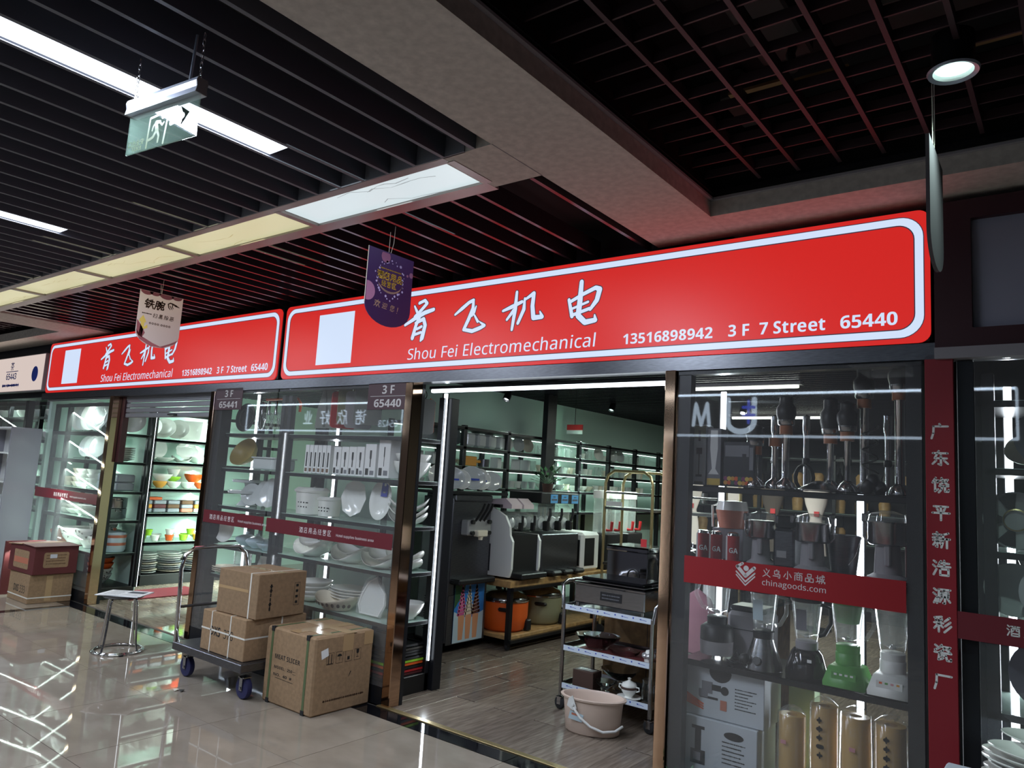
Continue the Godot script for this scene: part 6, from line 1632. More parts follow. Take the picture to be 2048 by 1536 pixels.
	ob("side_window", MB.new().box(Vector3(0.03, 0.2, 0.182), Vector3(0.3, 0.28, 0.004)), "black", cm)
	for i in 2:
		var w := thing("juice_dispenser", "clear tower juice dispenser on the machine table, %s" % ["nearer, with a white lid", "farther, with a white lid and red taps"][i], "dispenser", Vector3(-4.5, 0.642, [-3.95, -4.45][i]))
		ob("base", MB.new().box(Vector3(0, 0.2, 0), Vector3(0.3, 0.4, 0.36), Transform3D.IDENTITY, 0.01), "black", w)
		for k in 2:
			ob("tower", MB.new().lathe([[0.0, 0.4], [0.085, 0.4], [0.085, 0.8], [0.08, 0.8], [0.08, 0.41], [0.0, 0.41]], 20, Transform3D(Basis.IDENTITY, Vector3(0, 0, 0.095 - 0.19 * k))), "jar", w)
			ob("lid", MB.new().lathe([[0.0, 0.8], [0.092, 0.8], [0.092, 0.88], [0.085, 0.89], [0.0, 0.89]], 20, Transform3D(Basis.IDENTITY, Vector3(0, 0, 0.095 - 0.19 * k))), "white", w)
			ob("tap", MB.new().tube([Vector3(0.09, 0.44, 0.095 - 0.19 * k), Vector3(0.15, 0.44, 0.095 - 0.19 * k), Vector3(0.16, 0.54, 0.095 - 0.19 * k)], 0.018, 8), "red_box", w)
	# plant on top of the slush machine
	var pl := thing("potted_plant", "small leafy potted plant on top of the dark slush machine", "plant", Vector3(-4.64, 1.484, -2.95))
	ob("pot", MB.new().lathe([[0.0, 0.0], [0.05, 0.0], [0.065, 0.09], [0.058, 0.09], [0.05, 0.08], [0.0, 0.08]], 16), "wood_dark", pl)
	leaves(pl, Vector3(0, 0.08, 0), 26, 0.17, 0.06, 4)

func leaves(t: Node3D, at: Vector3, n: int, h: float, l: float, seed_: int) -> void:
	var rng := RandomNumberGenerator.new()
	rng.seed = seed_
	for i in n:
		var a := rng.randf() * TAU
		var up := rng.randf_range(0.15, 1.0)
		var tip := at + Vector3(cos(a) * h * (1.1 - up * 0.6), h * up, sin(a) * h * (1.1 - up * 0.6))
		var d := (tip - at).normalized()
		var x := d.cross(Vector3(sin(a), 0.3, -cos(a))).normalized()
		var b := MB.new()
		var sidev := d.cross(x).normalized()
		b.face([tip, tip + d * l * 0.5 + sidev * l * 0.38, tip + d * l * 1.25 - x * l * 0.1, tip + d * l * 0.5 - sidev * l * 0.38], tip - x)
		b.tube([at, at.lerp(tip, 0.5) + Vector3.UP * 0.01, tip], 0.0022, 4)
		ob("leaf", b, "leaf", t)

func cart_and_island() -> void:
	# steel service cart
	var t := thing("service_cart", "steel service cart with three shelves whose rims carry blue arrow film", "cart", Vector3(-2.67, 0, -1.13))
	for y in [0.7, 0.415, 0.155]:
		ob("shelf", MB.new().box(Vector3(0, y, 0), Vector3(0.72, 0.012, 0.44), Transform3D.IDENTITY, 0.002).box(Vector3(0, y + 0.012, 0.218), Vector3(0.72, 0.04, 0.006)).box(Vector3(0, y + 0.012, -0.218), Vector3(0.72, 0.04, 0.006)).box(Vector3(-0.357, y + 0.012, 0), Vector3(0.006, 0.04, 0.44)).box(Vector3(0.357, y + 0.012, 0), Vector3(0.006, 0.04, 0.44)), "steel", t)
		ob("rim_film", MB.new().box(Vector3(0, y + 0.013, 0.2222), Vector3(0.68, 0.036, 0.0008)), "film_blue", t)
		var b := MB.new()
		for k in 5:
			var x := -0.27 + 0.14 * k
			b.rib([Vector3(x - 0.025, y + 0.015, 0), Vector3(x + 0.02, y + 0.011, 0)], fr(Vector3(0, 0, 0.2228)), 0.003)
			b.prism(PackedVector2Array([Vector2(x - 0.035, y + 0.016), Vector2(x - 0.02, y + 0.021), Vector2(x - 0.02, y + 0.01)]), 0, 0, fr(Vector3(0, 0, 0.2228)))
			b.prism(disc(0.006, 8, 1.0, Vector2(x + 0.06, y + 0.017)), 0, 0, fr(Vector3(0, 0, 0.2228)))
		ob("film_print", b, "blue_ink", t)
	for sx in [-1, 1]:
		for sz in [-1, 1]:
			ob("post", MB.new().box(Vector3(0.352 * sx, 0.41, 0.215 * sz), Vector3(0.026, 0.64, 0.026), Transform3D.IDENTITY, 0.006), "steel", t)
			ob("caster", MB.new().lathe([[0.0, -0.013], [0.038, -0.014], [0.044, -0.009], [0.044, 0.009], [0.038, 0.014], [0.0, 0.013]], 20, Transform3D(Basis(Vector3.RIGHT, PI / 2) * Basis(Vector3.BACK, 0.2), Vector3(0.352 * sx, 0.045, 0.215 * sz))), "rubber", t)
			ob("caster_fork", MB.new().box(Vector3(0.352 * sx, 0.085, 0.215 * sz), Vector3(0.05, 0.006, 0.05)).box(Vector3(0.352 * sx, 0.06, 0.215 * sz + 0.018), Vector3(0.03, 0.05, 0.003)).box(Vector3(0.352 * sx, 0.06, 0.215 * sz - 0.018), Vector3(0.03, 0.05, 0.003)), "chrome", t)
	for sx in [-1, 1]:
		ob("handle", MB.new().tube([Vector3(0.358 * sx, 0.7, 0.215), Vector3(0.37 * sx, 0.8, 0.21), Vector3(0.4 * sx, 0.86, 0.17), Vector3(0.41 * sx, 0.88, 0.1), Vector3(0.41 * sx, 0.88, -0.1), Vector3(0.4 * sx, 0.86, -0.17), Vector3(0.37 * sx, 0.8, -0.21), Vector3(0.358 * sx, 0.7, -0.215)], 0.014, 10), "steel", t)
	# chafing dish on the cart
	var c := thing("chafing_dish", "rectangular steel electric chafing dish with a black lid on the cart", "chafer", Vector3(-2.66, 0.707, -1.1))
	ob("body", MB.new().box(Vector3(0, 0.115, 0), Vector3(0.56, 0.13, 0.38), Transform3D.IDENTITY, 0.008), "steel", c)
	ob("rim", MB.new().box(Vector3(0, 0.187, 0), Vector3(0.58, 0.018, 0.4), Transform3D.IDENTITY, 0.006).box(Vector3(0, 0.207, 0), Vector3(0.55, 0.012, 0.37), Transform3D.IDENTITY, 0.004), "chrome", c)
	ob("lid", MB.new().box(Vector3(0, 0.222, 0), Vector3(0.5, 0.022, 0.32), Transform3D.IDENTITY, 0.01), "black_gloss", c)
	ob("display", MB.new().box(Vector3(0.02, 0.12, 0.191), Vector3(0.17, 0.06, 0.004)), "black", c)
	var b := MB.new()
	dashes(b, fr(Vector3(0, 0, 0.1935)), -0.05, 0.13, 0.09, 0.014, 3)
	dashes(b, fr(Vector3(0, 0, 0.1935)), -0.05, 0.108, 0.09, 0.012, 5)
	ob("display_print", b, "board_grey", c)
	for sx in [-0.26, 0.26]:
		for sz in [-0.17, 0.17]:
			ob("foot", MB.new().box(Vector3(sx, 0.07, sz), Vector3(0.022, 0.14, 0.022), Transform3D.IDENTITY, 0.003), "steel", c)
	# glassware on the lower cart shelves
	var fan := MB.new().lathe([[0.0, 0.0], [0.05, 0.0], [0.06, 0.02], [0.12, 0.07], [0.13, 0.085], [0.115, 0.075], [0.05, 0.02], [0.0, 0.016]], 12, Transform3D.IDENTITY, 1.3, 1.0, 0.7, 12).mesh()
	it("glass_bowl", "pleated clear glass bowl on the middle cart shelf, left and largest", "bowl", fan, "crystal", flat_at(Vector3(-2.84, 0.422, -1.08)))
	it("glass_bowl", "pleated clear glass dish stacked in the largest bowl on middle cart shelf", "bowl", MB.new().lathe([[0.0, 0.0], [0.06, 0.0], [0.1, 0.03], [0.11, 0.05], [0.095, 0.038], [0.05, 0.014], [0.0, 0.012]], 12, Transform3D.IDENTITY, 1.3, 1.0, 0.7, 12).mesh(), "crystal", flat_at(Vector3(-2.8, 0.47, -1.08), 0.2))
	it("glass_bowl", "small leaf shaped glass dish on the middle cart shelf", "bowl", MB.new().lathe([[0.0, 0.0], [0.05, 0.0], [0.08, 0.03], [0.085, 0.04], [0.07, 0.03], [0.04, 0.01], [0.0, 0.01]], 14, Transform3D.IDENTITY, 1.4, 0.9, 1.5, 5).mesh(), "crystal", flat_at(Vector3(-2.6, 0.422, -1.06), 0.4))
	var kn := thing("glass_ornament", "round faceted white glass ornament at the right of the middle cart shelf", "ornament", Vector3(-2.39, 0.422, -1.02))
	for k in 6:
		ob("petal", MB.new().lathe([[0.0, -0.02], [0.02, -0.012], [0.024, 0.0], [0.02, 0.012], [0.0, 0.02]], 10, Transform3D(Basis.IDENTITY, Vector3(cos(TAU * k / 6) * 0.028, 0.045, sin(TAU * k / 6) * 0.028))), "foil", kn)
	ob("core", MB.new().lathe([[0.0, 0.0], [0.03, 0.004], [0.035, 0.04], [0.02, 0.08], [0.0, 0.085]], 12), "china", kn)
	one("tray", "dark red tray lying under the glassware on the middle cart shelf", "tray", MB.new().box(Vector3.ZERO, Vector3(0.6, 0.006, 0.36), Transform3D.IDENTITY, 0.002), "maroon_box", Vector3(-2.64, 0.4245 - 0.0, -1.13))
	var tb := thing("tissue_box", "dark brown tissue box with a white slot on the lowest cart shelf", "box", Vector3(-2.87, 0.162, -1.02))
	ob("box", MB.new().box(Vector3(0, 0.06, 0), Vector3(0.17, 0.12, 0.12), Transform3D.IDENTITY, 0.003), "wood_dark", tb)
	ob("slot_film", MB.new().box(Vector3(0, 0.1205, 0), Vector3(0.13, 0.002, 0.06)), "foil", tb)
	it("glass_bowl", "tall footed glass fruit bowl with pleated rim on lowest cart shelf", "bowl", MB.new().lathe([[0.0, 0.0], [0.055, 0.0], [0.05, 0.012], [0.016, 0.03], [0.02, 0.06], [0.09, 0.09], [0.14, 0.13], [0.13, 0.13], [0.085, 0.1], [0.0, 0.07]], 16, Transform3D.IDENTITY, 1.0, 1.0, 0.5, 16).mesh(), "crystal", flat_at(Vector3(-2.68, 0.162, -1.16)))
	it("glass_bowl", "small footed glass cup in front of the fruit bowl on lowest cart shelf", "bowl", MB.new().lathe([[0.0, 0.0], [0.05, 0.0], [0.02, 0.02], [0.03, 0.04], [0.07, 0.07], [0.075, 0.085], [0.06, 0.075], [0.0, 0.045]], 18).mesh(), "crystal", flat_at(Vector3(-2.7, 0.162, -0.99)))
	var so := thing("sugar_bowl", "white lidded sugar bowl with a dark patterned band on the lowest cart shelf", "bowl", Vector3(-2.52, 0.162, -1.0))
	ob("saucer", MB.new().lathe([[0.0, 0.0], [0.05, 0.0], [0.085, 0.012], [0.085, 0.016], [0.0, 0.008]], 24), "china", so)
	ob("body", MB.new().lathe([[0.0, 0.01], [0.032, 0.01], [0.028, 0.022], [0.05, 0.05], [0.058, 0.075], [0.05, 0.09], [0.0, 0.09]], 24), "china", so)
	ob("band", MB.new().lathe([[0.0565, 0.068], [0.0588, 0.075], [0.0545, 0.084]], 24), "wood_dark", so)
	ob("lid", MB.new().lathe([[0.053, 0.09], [0.045, 0.105], [0.012, 0.12], [0.008, 0.126], [0.014, 0.136], [0.0, 0.142]], 24), "china", so)
	for sx in [-1, 1]:
		ob("handle", MB.new().tube([Vector3(0.05 * sx, 0.085, 0), Vector3(0.075 * sx, 0.085, 0), Vector3(0.078 * sx, 0.065, 0), Vector3(0.055 * sx, 0.055, 0)], 0.005, 6), "china", so)
	it("pitcher", "clear glass pitcher at the right of the lowest cart shelf", "pitcher", MB.new().lathe([[0.0, 0.0], [0.045, 0.0], [0.05, 0.06], [0.042, 0.13], [0.046, 0.15], [0.042, 0.15], [0.038, 0.13], [0.045, 0.06], [0.04, 0.01], [0.0, 0.01]], 20).tube([Vector3(0.045, 0.12, 0), Vector3(0.08, 0.11, 0), Vector3(0.08, 0.05, 0), Vector3(0.05, 0.04, 0)], 0.006, 6).mesh(), "crystal", flat_at(Vector3(-2.39, 0.162, -1.03)))
	# mop bucket in front of the cart
	var mb := thing("mop_bucket", "beige oval mop bucket with a white carrying handle on the wood floor", "bucket", Vector3(-2.6, 0, -0.665), 0.3)
	ob("body", MB.new().lathe([[0.0, 0.0], [0.105, 0.0], [0.115, 0.012], [0.128, 0.21], [0.14, 0.215], [0.142, 0.225], [0.13, 0.228], [0.122, 0.215], [0.11, 0.018], [0.0, 0.014]], 36, Transform3D.IDENTITY, 1.55), "bucket", mb)
	var hpts := []
	for k in 15:
		var a := PI * k / 14
		hpts.append(Vector3(cos(a) * 0.205, 0.17 - sin(a) * 0.1, 0.06 + sin(a) * 0.075))
	hpts = [Vector3(-0.1, 0.2, 0.12), Vector3(-0.09, 0.165, 0.135), Vector3(-0.05, 0.12, 0.14), Vector3(0.02, 0.075, 0.143), Vector3(0.1, 0.05, 0.13), Vector3(0.17, 0.055, 0.09), Vector3(0.205, 0.075, 0.03)]
	ob("handle", MB.new().tube(hpts, 0.0085, 8), "white", mb)
	ob("handle_plate", MB.new().prism(PackedVector2Array([Vector2(-0.13, 0.225), Vector2(-0.105, 0.245), Vector2(-0.075, 0.17), Vector2(-0.1, 0.155), Vector2(-0.14, 0.18)]), 0.128, 0.136).tube([Vector3(-0.1, 0.19, 0.13), Vector3(-0.1, 0.19, 0.142)], 0.008, 8), "white", mb)
	ob("sticker", MB.new().prism(PackedVector2Array([Vector2(-0.13, 0.1), Vector2(-0.04, 0.085), Vector2(-0.03, 0.13), Vector2(-0.12, 0.15)]), 0.118, 0.1225), "pale_blue", mb)
	ob("sticker_print", MB.new().prism(PackedVector2Array([Vector2(-0.11, 0.125), Vector2(-0.06, 0.118), Vector2(-0.06, 0.13), Vector2(-0.11, 0.138)]), 0.1228, 0.1228), "terracotta", mb)
	# plywood island behind the cart
	var isl := thing("display_island", "plywood sided display island behind the cart", "counter", Vector3(-2.45, 0, -1.95))
	ob("body", MB.new().box(Vector3(0, 0.38, 0), Vector3(1.15, 0.76, 0.9), Transform3D.IDENTITY, 0.003), "wood_side", isl)
	ob("top", MB.new().box(Vector3(0, 0.775, 0), Vector3(1.18, 0.025, 0.93), Transform3D.IDENTITY, 0.003), "black_gloss", isl)
	ob("seam", MB.new().box(Vector3(-0.2, 0.38, 0.451), Vector3(0.006, 0.76, 0.002)).box(Vector3(0.25, 0.38, 0.451), Vector3(0.006, 0.76, 0.002)), "wood_dark", isl)
	var rt := thing("chafing_dish", "tall mirror polished square chafing dish with a ring on its side on the island", "chafer", Vector3(-2.87, 0.789, -1.72))
	ob("body", MB.new().box(Vector3(0, 0.15, 0), Vector3(0.36, 0.3, 0.36), Transform3D.IDENTITY, 0.006), "chrome", rt)
	ob("lid", MB.new().box(Vector3(0, 0.32, 0), Vector3(0.38, 0.045, 0.38), Transform3D.IDENTITY, 0.012), "chrome", rt)
	var rp := []
	for k in 20:
		rp.append(Vector3(0.06 + cos(TAU * k / 20) * 0.05, 0.12 + sin(TAU * k / 20) * 0.05, 0.184))
	ob("ring", MB.new().tube(rp, 0.005, 6, true), "black", rt)
	one("tag", "small red tag on the mirror polished chafing dish lid", "tag", MB.new().box(Vector3.ZERO, Vector3(0.05, 0.06, 0.004)), "red_box", Vector3(-2.76, 1.165, -1.6))
	for i in 3:
		var pb := thing("pump_bottle", "clear pump bottle with a white head on the island, %s from the left" % ORD[i], "bottle", Vector3(-2.6 + 0.1 * i, 0.789, -1.6), 0.0, "pump bottles on the island")
		ob("bottle", MB.new().lathe([[0.0, 0.0], [0.03, 0.0], [0.032, 0.01], [0.03, 0.1], [0.014, 0.13], [0.0, 0.13]], 16), "jar", pb)
		ob("pump", MB.new().lathe([[0.0, 0.13], [0.016, 0.13], [0.016, 0.155], [0.005, 0.16], [0.005, 0.2], [0.012, 0.205], [0.0, 0.215]], 12).box(Vector3(0.016, 0.205, 0), Vector3(0.04, 0.01, 0.012)), "white", pb)
	for i in 3:
		var ch := thing("chafing_dish", "round lidded steel chafing dish at the back of the island, %s from the left" % ORD[i], "chafer", Vector3(-2.62 + 0.3 * i, 0.789, -2.12), 0.0, "round chafing dishes")
		ob("base", MB.new().lathe([[0.0, 0.0], [0.12, 0.0], [0.12, 0.16], [0.14, 0.2], [0.14, 0.22], [0.0, 0.22]], 24), "steel", ch)
		ob("lid", MB.new().lathe([[0.142, 0.22], [0.13, 0.28], [0.07, 0.33], [0.0, 0.345]], 24), "chrome", ch)
		ob("handle", MB.new().tube([Vector3(-0.04, 0.34, 0), Vector3(-0.04, 0.375, 0), Vector3(0.04, 0.375, 0), Vector3(0.04, 0.34, 0)], 0.006, 6), "chrome", ch)
	it("canister", "white canister at the right end of the island", "canister", MB.new().lathe([[0.0, 0.0], [0.07, 0.0], [0.06, 0.26], [0.064, 0.27], [0.0, 0.28]], 20).mesh(), "china", flat_at(Vector3(-2.2, 0.789, -1.62)))
	var pk := thing("cushion", "pink fabric cover hanging beside the right entrance post", "fabric", Vector3(-2.02, 0.55, -0.95))
	ob("cloth", MB.new().lathe([[0.0, 0.0], [0.1, 0.02], [0.14, 0.12], [0.13, 0.26], [0.09, 0.36], [0.0, 0.42]], 20, Transform3D.IDENTITY, 1.0, 0.5), "pink_cloth", pk)
	ob("hook", MB.new().tube([Vector3(0, 0.4, 0), Vector3(0.02, 0.46, 0.0), Vector3(0.05, 0.47, 0.0)], 0.006, 6), "chrome", pk)
	one("stool", "low dark stand carrying the pink cover beside the entrance post", "stand", MB.new().box(Vector3(0, 0.27, 0), Vector3(0.22, 0.54, 0.22), Transform3D.IDENTITY, 0.01), "black", Vector3(-2.02, 0.0, -0.95))

func back_of_shop() -> void:
	# trolleys with hoop handles deeper in the shop
	for i in 2:
		var t := thing("service_trolley", "steel trolley with brass coloured hoop handles deep in the shop, %s" % ["left one", "right one"][i], "trolley", Vector3(-3.95 + 0.75 * i, 0, -3.7 - 0.15 * i))
		for y in [0.25, 0.75, 1.35]:
			ob("shelf", MB.new().box(Vector3(0, y, 0), Vector3(0.6, 0.03, 0.42), Transform3D.IDENTITY, 0.004), "steel", t)
		for sz in [-0.2, 0.2]:
			ob("hoop", MB.new().tube([Vector3(-0.29, 0.1, sz), Vector3(-0.29, 1.62, sz), Vector3(-0.26, 1.71, sz), Vector3(-0.18, 1.76, sz), Vector3(0.18, 1.76, sz), Vector3(0.26, 1.71, sz), Vector3(0.29, 1.62, sz), Vector3(0.29, 0.1, sz)], 0.016, 8), "brass_strip", t)
		for sx in [-0.29, 0.29]:
			for sz in [-0.2, 0.2]:
				ob("caster", MB.new().lathe([[0.0, -0.015], [0.05, -0.015], [0.05, 0.015], [0.0, 0.015]], 16, Transform3D(Basis(Vector3.RIGHT, PI / 2), Vector3(sx, 0.05, sz))), "rubber", t)
		ob("crossbar", MB.new().tube([Vector3(-0.29, 1.52, 0.2), Vector3(0.29, 1.52, 0.2)], 0.012, 8), "steel", t)
	one("price_strip", "white price strip with a red patch on the left trolley", "card", MB.new().box(Vector3.ZERO, Vector3(0.2, 0.05, 0.004)), "paper", Vector3(-4.1, 1.4, -3.46))
	# rear shelving across the shop
	shelf_unit("unlit shelving across the back of the open shop", Vector3(-4.95, 0, -7.3), 0.0, 4.3, 0.45, [2.15, 1.75, 1.4, 1.0, 0.6], [0.03, 1.1, 2.15, 3.2, 4.27], {"back": "wall_dark"})  # no light bars here, plain dark back panel
	var rng := RandomNumberGenerator.new()
	rng.seed = 31
	for lv in 3:
		for i in 14:
			var k := rng.randi() % 4
			var at := Vector3(-4.8 + 0.29 * i, [1.752, 1.402, 1.002][lv], -7.5)
			var look: String = ["tall white carafe", "brown jar", "steel pot", "dark bottle"][k]
			var m: Mesh = [MB.new().lathe([[0.0, 0.0], [0.08, 0.0], [0.06, 0.1], [0.1, 0.28], [0.0, 0.28]], 14), MB.new().lathe([[0.0, 0.0], [0.07, 0.0], [0.08, 0.16], [0.05, 0.2], [0.0, 0.2]], 14), MB.new().lathe([[0.0, 0.0], [0.1, 0.0], [0.1, 0.16], [0.0, 0.18]], 16), MB.new().lathe([[0.0, 0.0], [0.045, 0.0], [0.045, 0.16], [0.015, 0.22], [0.015, 0.28], [0.0, 0.28]], 12)][k].mesh()
			it(["carafe", "jar", "pot", "bottle"][k], "%s on back wall shelving, %s shelf from top, %s from left" % [look, ORD[lv + 1], ORD[i]], ["carafe", "jar", "pot", "bottle"][k], m, ["china", "wood", "steel", "black"][k], flat_at(at), "goods on the back wall shelving")
	var rs := thing("hanging_sign", "small red and white sign hanging under the dark shop ceiling", "sign", Vector3(-5.2, 2.2, -4.3))
	ob("upper_half", MB.new().box(Vector3(0, 0.11, 0), Vector3(0.24, 0.07, 0.01)), "red_box", rs)
	ob("lower_half", MB.new().box(Vector3(0, 0.05, 0), Vector3(0.24, 0.05, 0.01)), "paper", rs)
	ob("rod", MB.new().tube([Vector3(0, 0.14, 0), Vector3(0, 0.4, 0)], 0.004, 5), "black", rs)
	# tall rack with hanging aprons and bottles at the right
	for i in 4:
		var a := thing("dress_form", "pale printed apron on a stand deep in the shop, %s from the left" % ORD[i], "apron", Vector3(-4.15 + 0.5 * i, 0.9, -5.6 - 0.1 * i), 0.0, "aprons on stands")
		ob("cloth", MB.new().lathe([[0.0, 0.0], [0.13, 0.0], [0.1, 0.3], [0.07, 0.45], [0.13, 0.62], [0.16, 0.8], [0.0, 0.8]], 16, Transform3D.IDENTITY, 1.0, 0.5), ["apron_pale", "apron_pale", "apron_dark", "apron_pale"][i], a)
		ob("stand", MB.new().tube([Vector3(0, -0.9, 0), Vector3(0, 0.05, 0)], 0.02, 8).box(Vector3(0, -0.885, 0), Vector3(0.3, 0.03, 0.3)), "black", a)
		ob("patch_print", MB.new().box(Vector3(0.02, 0.5, 0.05), Vector3(0.06, 0.06, 0.01)), "red_box", a)

# ---------------------------------------------------------------- the window right of the entrance
func stick_blender(label: String, at: Vector3, top: float, body: float, collar: String, shaft := 0.017, turn := 0.0) -> Node3D:
	var t := thing("stick_blender", label, "blender", at, turn, "commercial stick blenders")
	var b0 := top - body
	ob("guard", MB.new().lathe([[0.05, 0.0], [0.052, 0.004], [0.046, 0.03], [0.02, 0.055], [shaft, 0.06], [shaft - 0.004, 0.055], [0.042, 0.028], [0.05, 0.0]], 20), "chrome", t)
	ob("shaft", MB.new().lathe([[shaft, 0.055], [shaft, b0 - 0.05], [shaft + 0.006, b0 - 0.045], [shaft + 0.006, b0 - 0.04]], 18), "chrome", t)
	ob("collar", MB.new().lathe([[0.0, b0 - 0.045], [0.033, b0 - 0.045], [0.033, b0], [0.0, b0]], 18), collar, t)
	if body > 0.0:
		ob("ring", MB.new().lathe([[0.034, b0], [0.042, b0 + 0.006], [0.044, b0 + 0.03], [0.0, b0 + 0.03]], 20), "steel", t)
		ob("motor_body", MB.new().lathe([[0.042, b0 + 0.03], [0.05, b0 + 0.06], [0.05, b0 + body * 0.55], [0.034, b0 + body * 0.68], [0.034, b0 + body * 0.9], [0.045, top - 0.02], [0.0, top]], 20), "black", t)
	return t

func jug_blender(label: String, at: Vector3, kind: int) -> Node3D:
	var t := thing("jug_blender", label, "blender", at)
	var base_m: String = ["black", "steel", "black_gloss", "green", "white"][kind]
	if kind == 0:
		ob("base", MB.new().lathe([[0.0, 0.02], [0.085, 0.02], [0.088, 0.09], [0.0, 0.09]], 28), "plaster_grey", t)
		ob("motor_cover", MB.new().lathe([[0.088, 0.09], [0.086, 0.155], [0.06, 0.175], [0.0, 0.175]], 28), "black", t)
	elif kind == 1:
		ob("base", MB.new().lathe([[0.0, 0.0], [0.095, 0.0], [0.092, 0.02], [0.055, 0.14], [0.052, 0.15], [0.0, 0.15]], 28), "steel", t)
		ob("dial", MB.new().lathe([[0.0, 0.0], [0.022, 0.0], [0.02, 0.02], [0.0, 0.02]], 16, Transform3D(Basis(Vector3.RIGHT, PI / 2 - 0.35), Vector3(0.0, 0.045, 0.085))), "black", t)
	elif kind == 2:
		ob("base", MB.new().lathe([[0.0, 0.0], [0.1, 0.0], [0.1, 0.02], [0.075, 0.11], [0.06, 0.13], [0.0, 0.13]], 28), "black_gloss", t)
		ob("sticker", MB.new().box(Vector3(0.035, 0.085, 0.078), Vector3(0.02, 0.014, 0.004)), "paper", t)
	else:
		ob("base", MB.new().lathe([[0.0, 0.0], [0.13, 0.0], [0.132, 0.02], [0.1, 0.09], [0.075, 0.1], [0.0, 0.1]], 4, Transform3D(Basis(Vector3.UP, PI / 4), Vector3.ZERO)), base_m, t)
		ob("seat_ring", MB.new().lathe([[0.055, 0.1], [0.056, 0.15], [0.05, 0.155], [0.0, 0.155]], 24), base_m, t)
		for k in 4:
			var m: String = "paper" if kind == 3 else ["orange", "green", "pink", "amber"][k]
			ob("button", MB.new().box(Vector3(-0.036 + 0.024 * k, 0.06, 0.083), Vector3(0.016, 0.012, 0.01), Transform3D.IDENTITY, 0.002), m, t)
		ob("button_panel", MB.new().box(Vector3(0, 0.045, 0.0855), Vector3(0.11, 0.05, 0.004), Transform3D.IDENTITY, 0.001), base_m, t)
	var y: float = [0.175, 0.15, 0.13, 0.15, 0.15][kind]
	ob("coupling", MB.new().lathe([[0.0, y], [0.052, y], [0.054, y + 0.035], [0.048, y + 0.04], [0.0, y + 0.04]], 24), ["black", "black", "plaster_grey", "green", "white"][kind], t)
	y += 0.04
	var hh := 0.2
	ob("jug", MB.new().lathe([[0.0, y], [0.05, y], [0.056, y + 0.03], [0.066, y + hh * 0.6], [0.075, y + hh], [0.071, y + hh], [0.062, y + hh * 0.6], [0.052, y + 0.03], [0.0, y + 0.012]], 8 if kind in [0, 1] else 24), "jar", t)
	ob("blade", MB.new().lathe([[0.0, y + 0.012], [0.016, y + 0.014], [0.01, y + 0.03], [0.0, y + 0.034]], 10).box(Vector3(0, y + 0.03, 0), Vector3(0.06, 0.003, 0.012)), "steel", t)
	ob("lid", MB.new().lathe([[0.077, y + hh - 0.012], [0.079, y + hh + 0.012], [0.04, y + hh + 0.02], [0.036, y + hh + 0.04], [0.0, y + hh + 0.042]], 24), ["black", "black", "black", "green", "white"][kind], t)
	if kind == 3:
		ob("filter", MB.new().lathe([[0.05, y + 0.1], [0.064, y + hh - 0.02]], 20), "green", t)
	if kind in [1, 2]:
		ob("print_panel", MB.new().box(Vector3(-0.005, y + 0.11, 0.0665), Vector3(0.05, 0.1, 0.001), Transform3D(Basis(Vector3.RIGHT, 0.06), Vector3(0, 0, -0.006))), "pale_blue" if kind == 1 else "board_grey", t)
	var hx := 1.0 if kind != 0 else -1.0
	ob("handle", MB.new().tube([Vector3(0.07 * hx, y + hh - 0.02, 0), Vector3(0.115 * hx, y + hh - 0.03, 0.01), Vector3(0.118 * hx, y + hh * 0.5, 0.012), Vector3(0.085 * hx, y + 0.04, 0.006), Vector3(0.06 * hx, y + 0.03, 0)], 0.01, 8), "jar" if kind in [0, 4] else ["", "jar", "black", "jar"][kind], t)
	return t

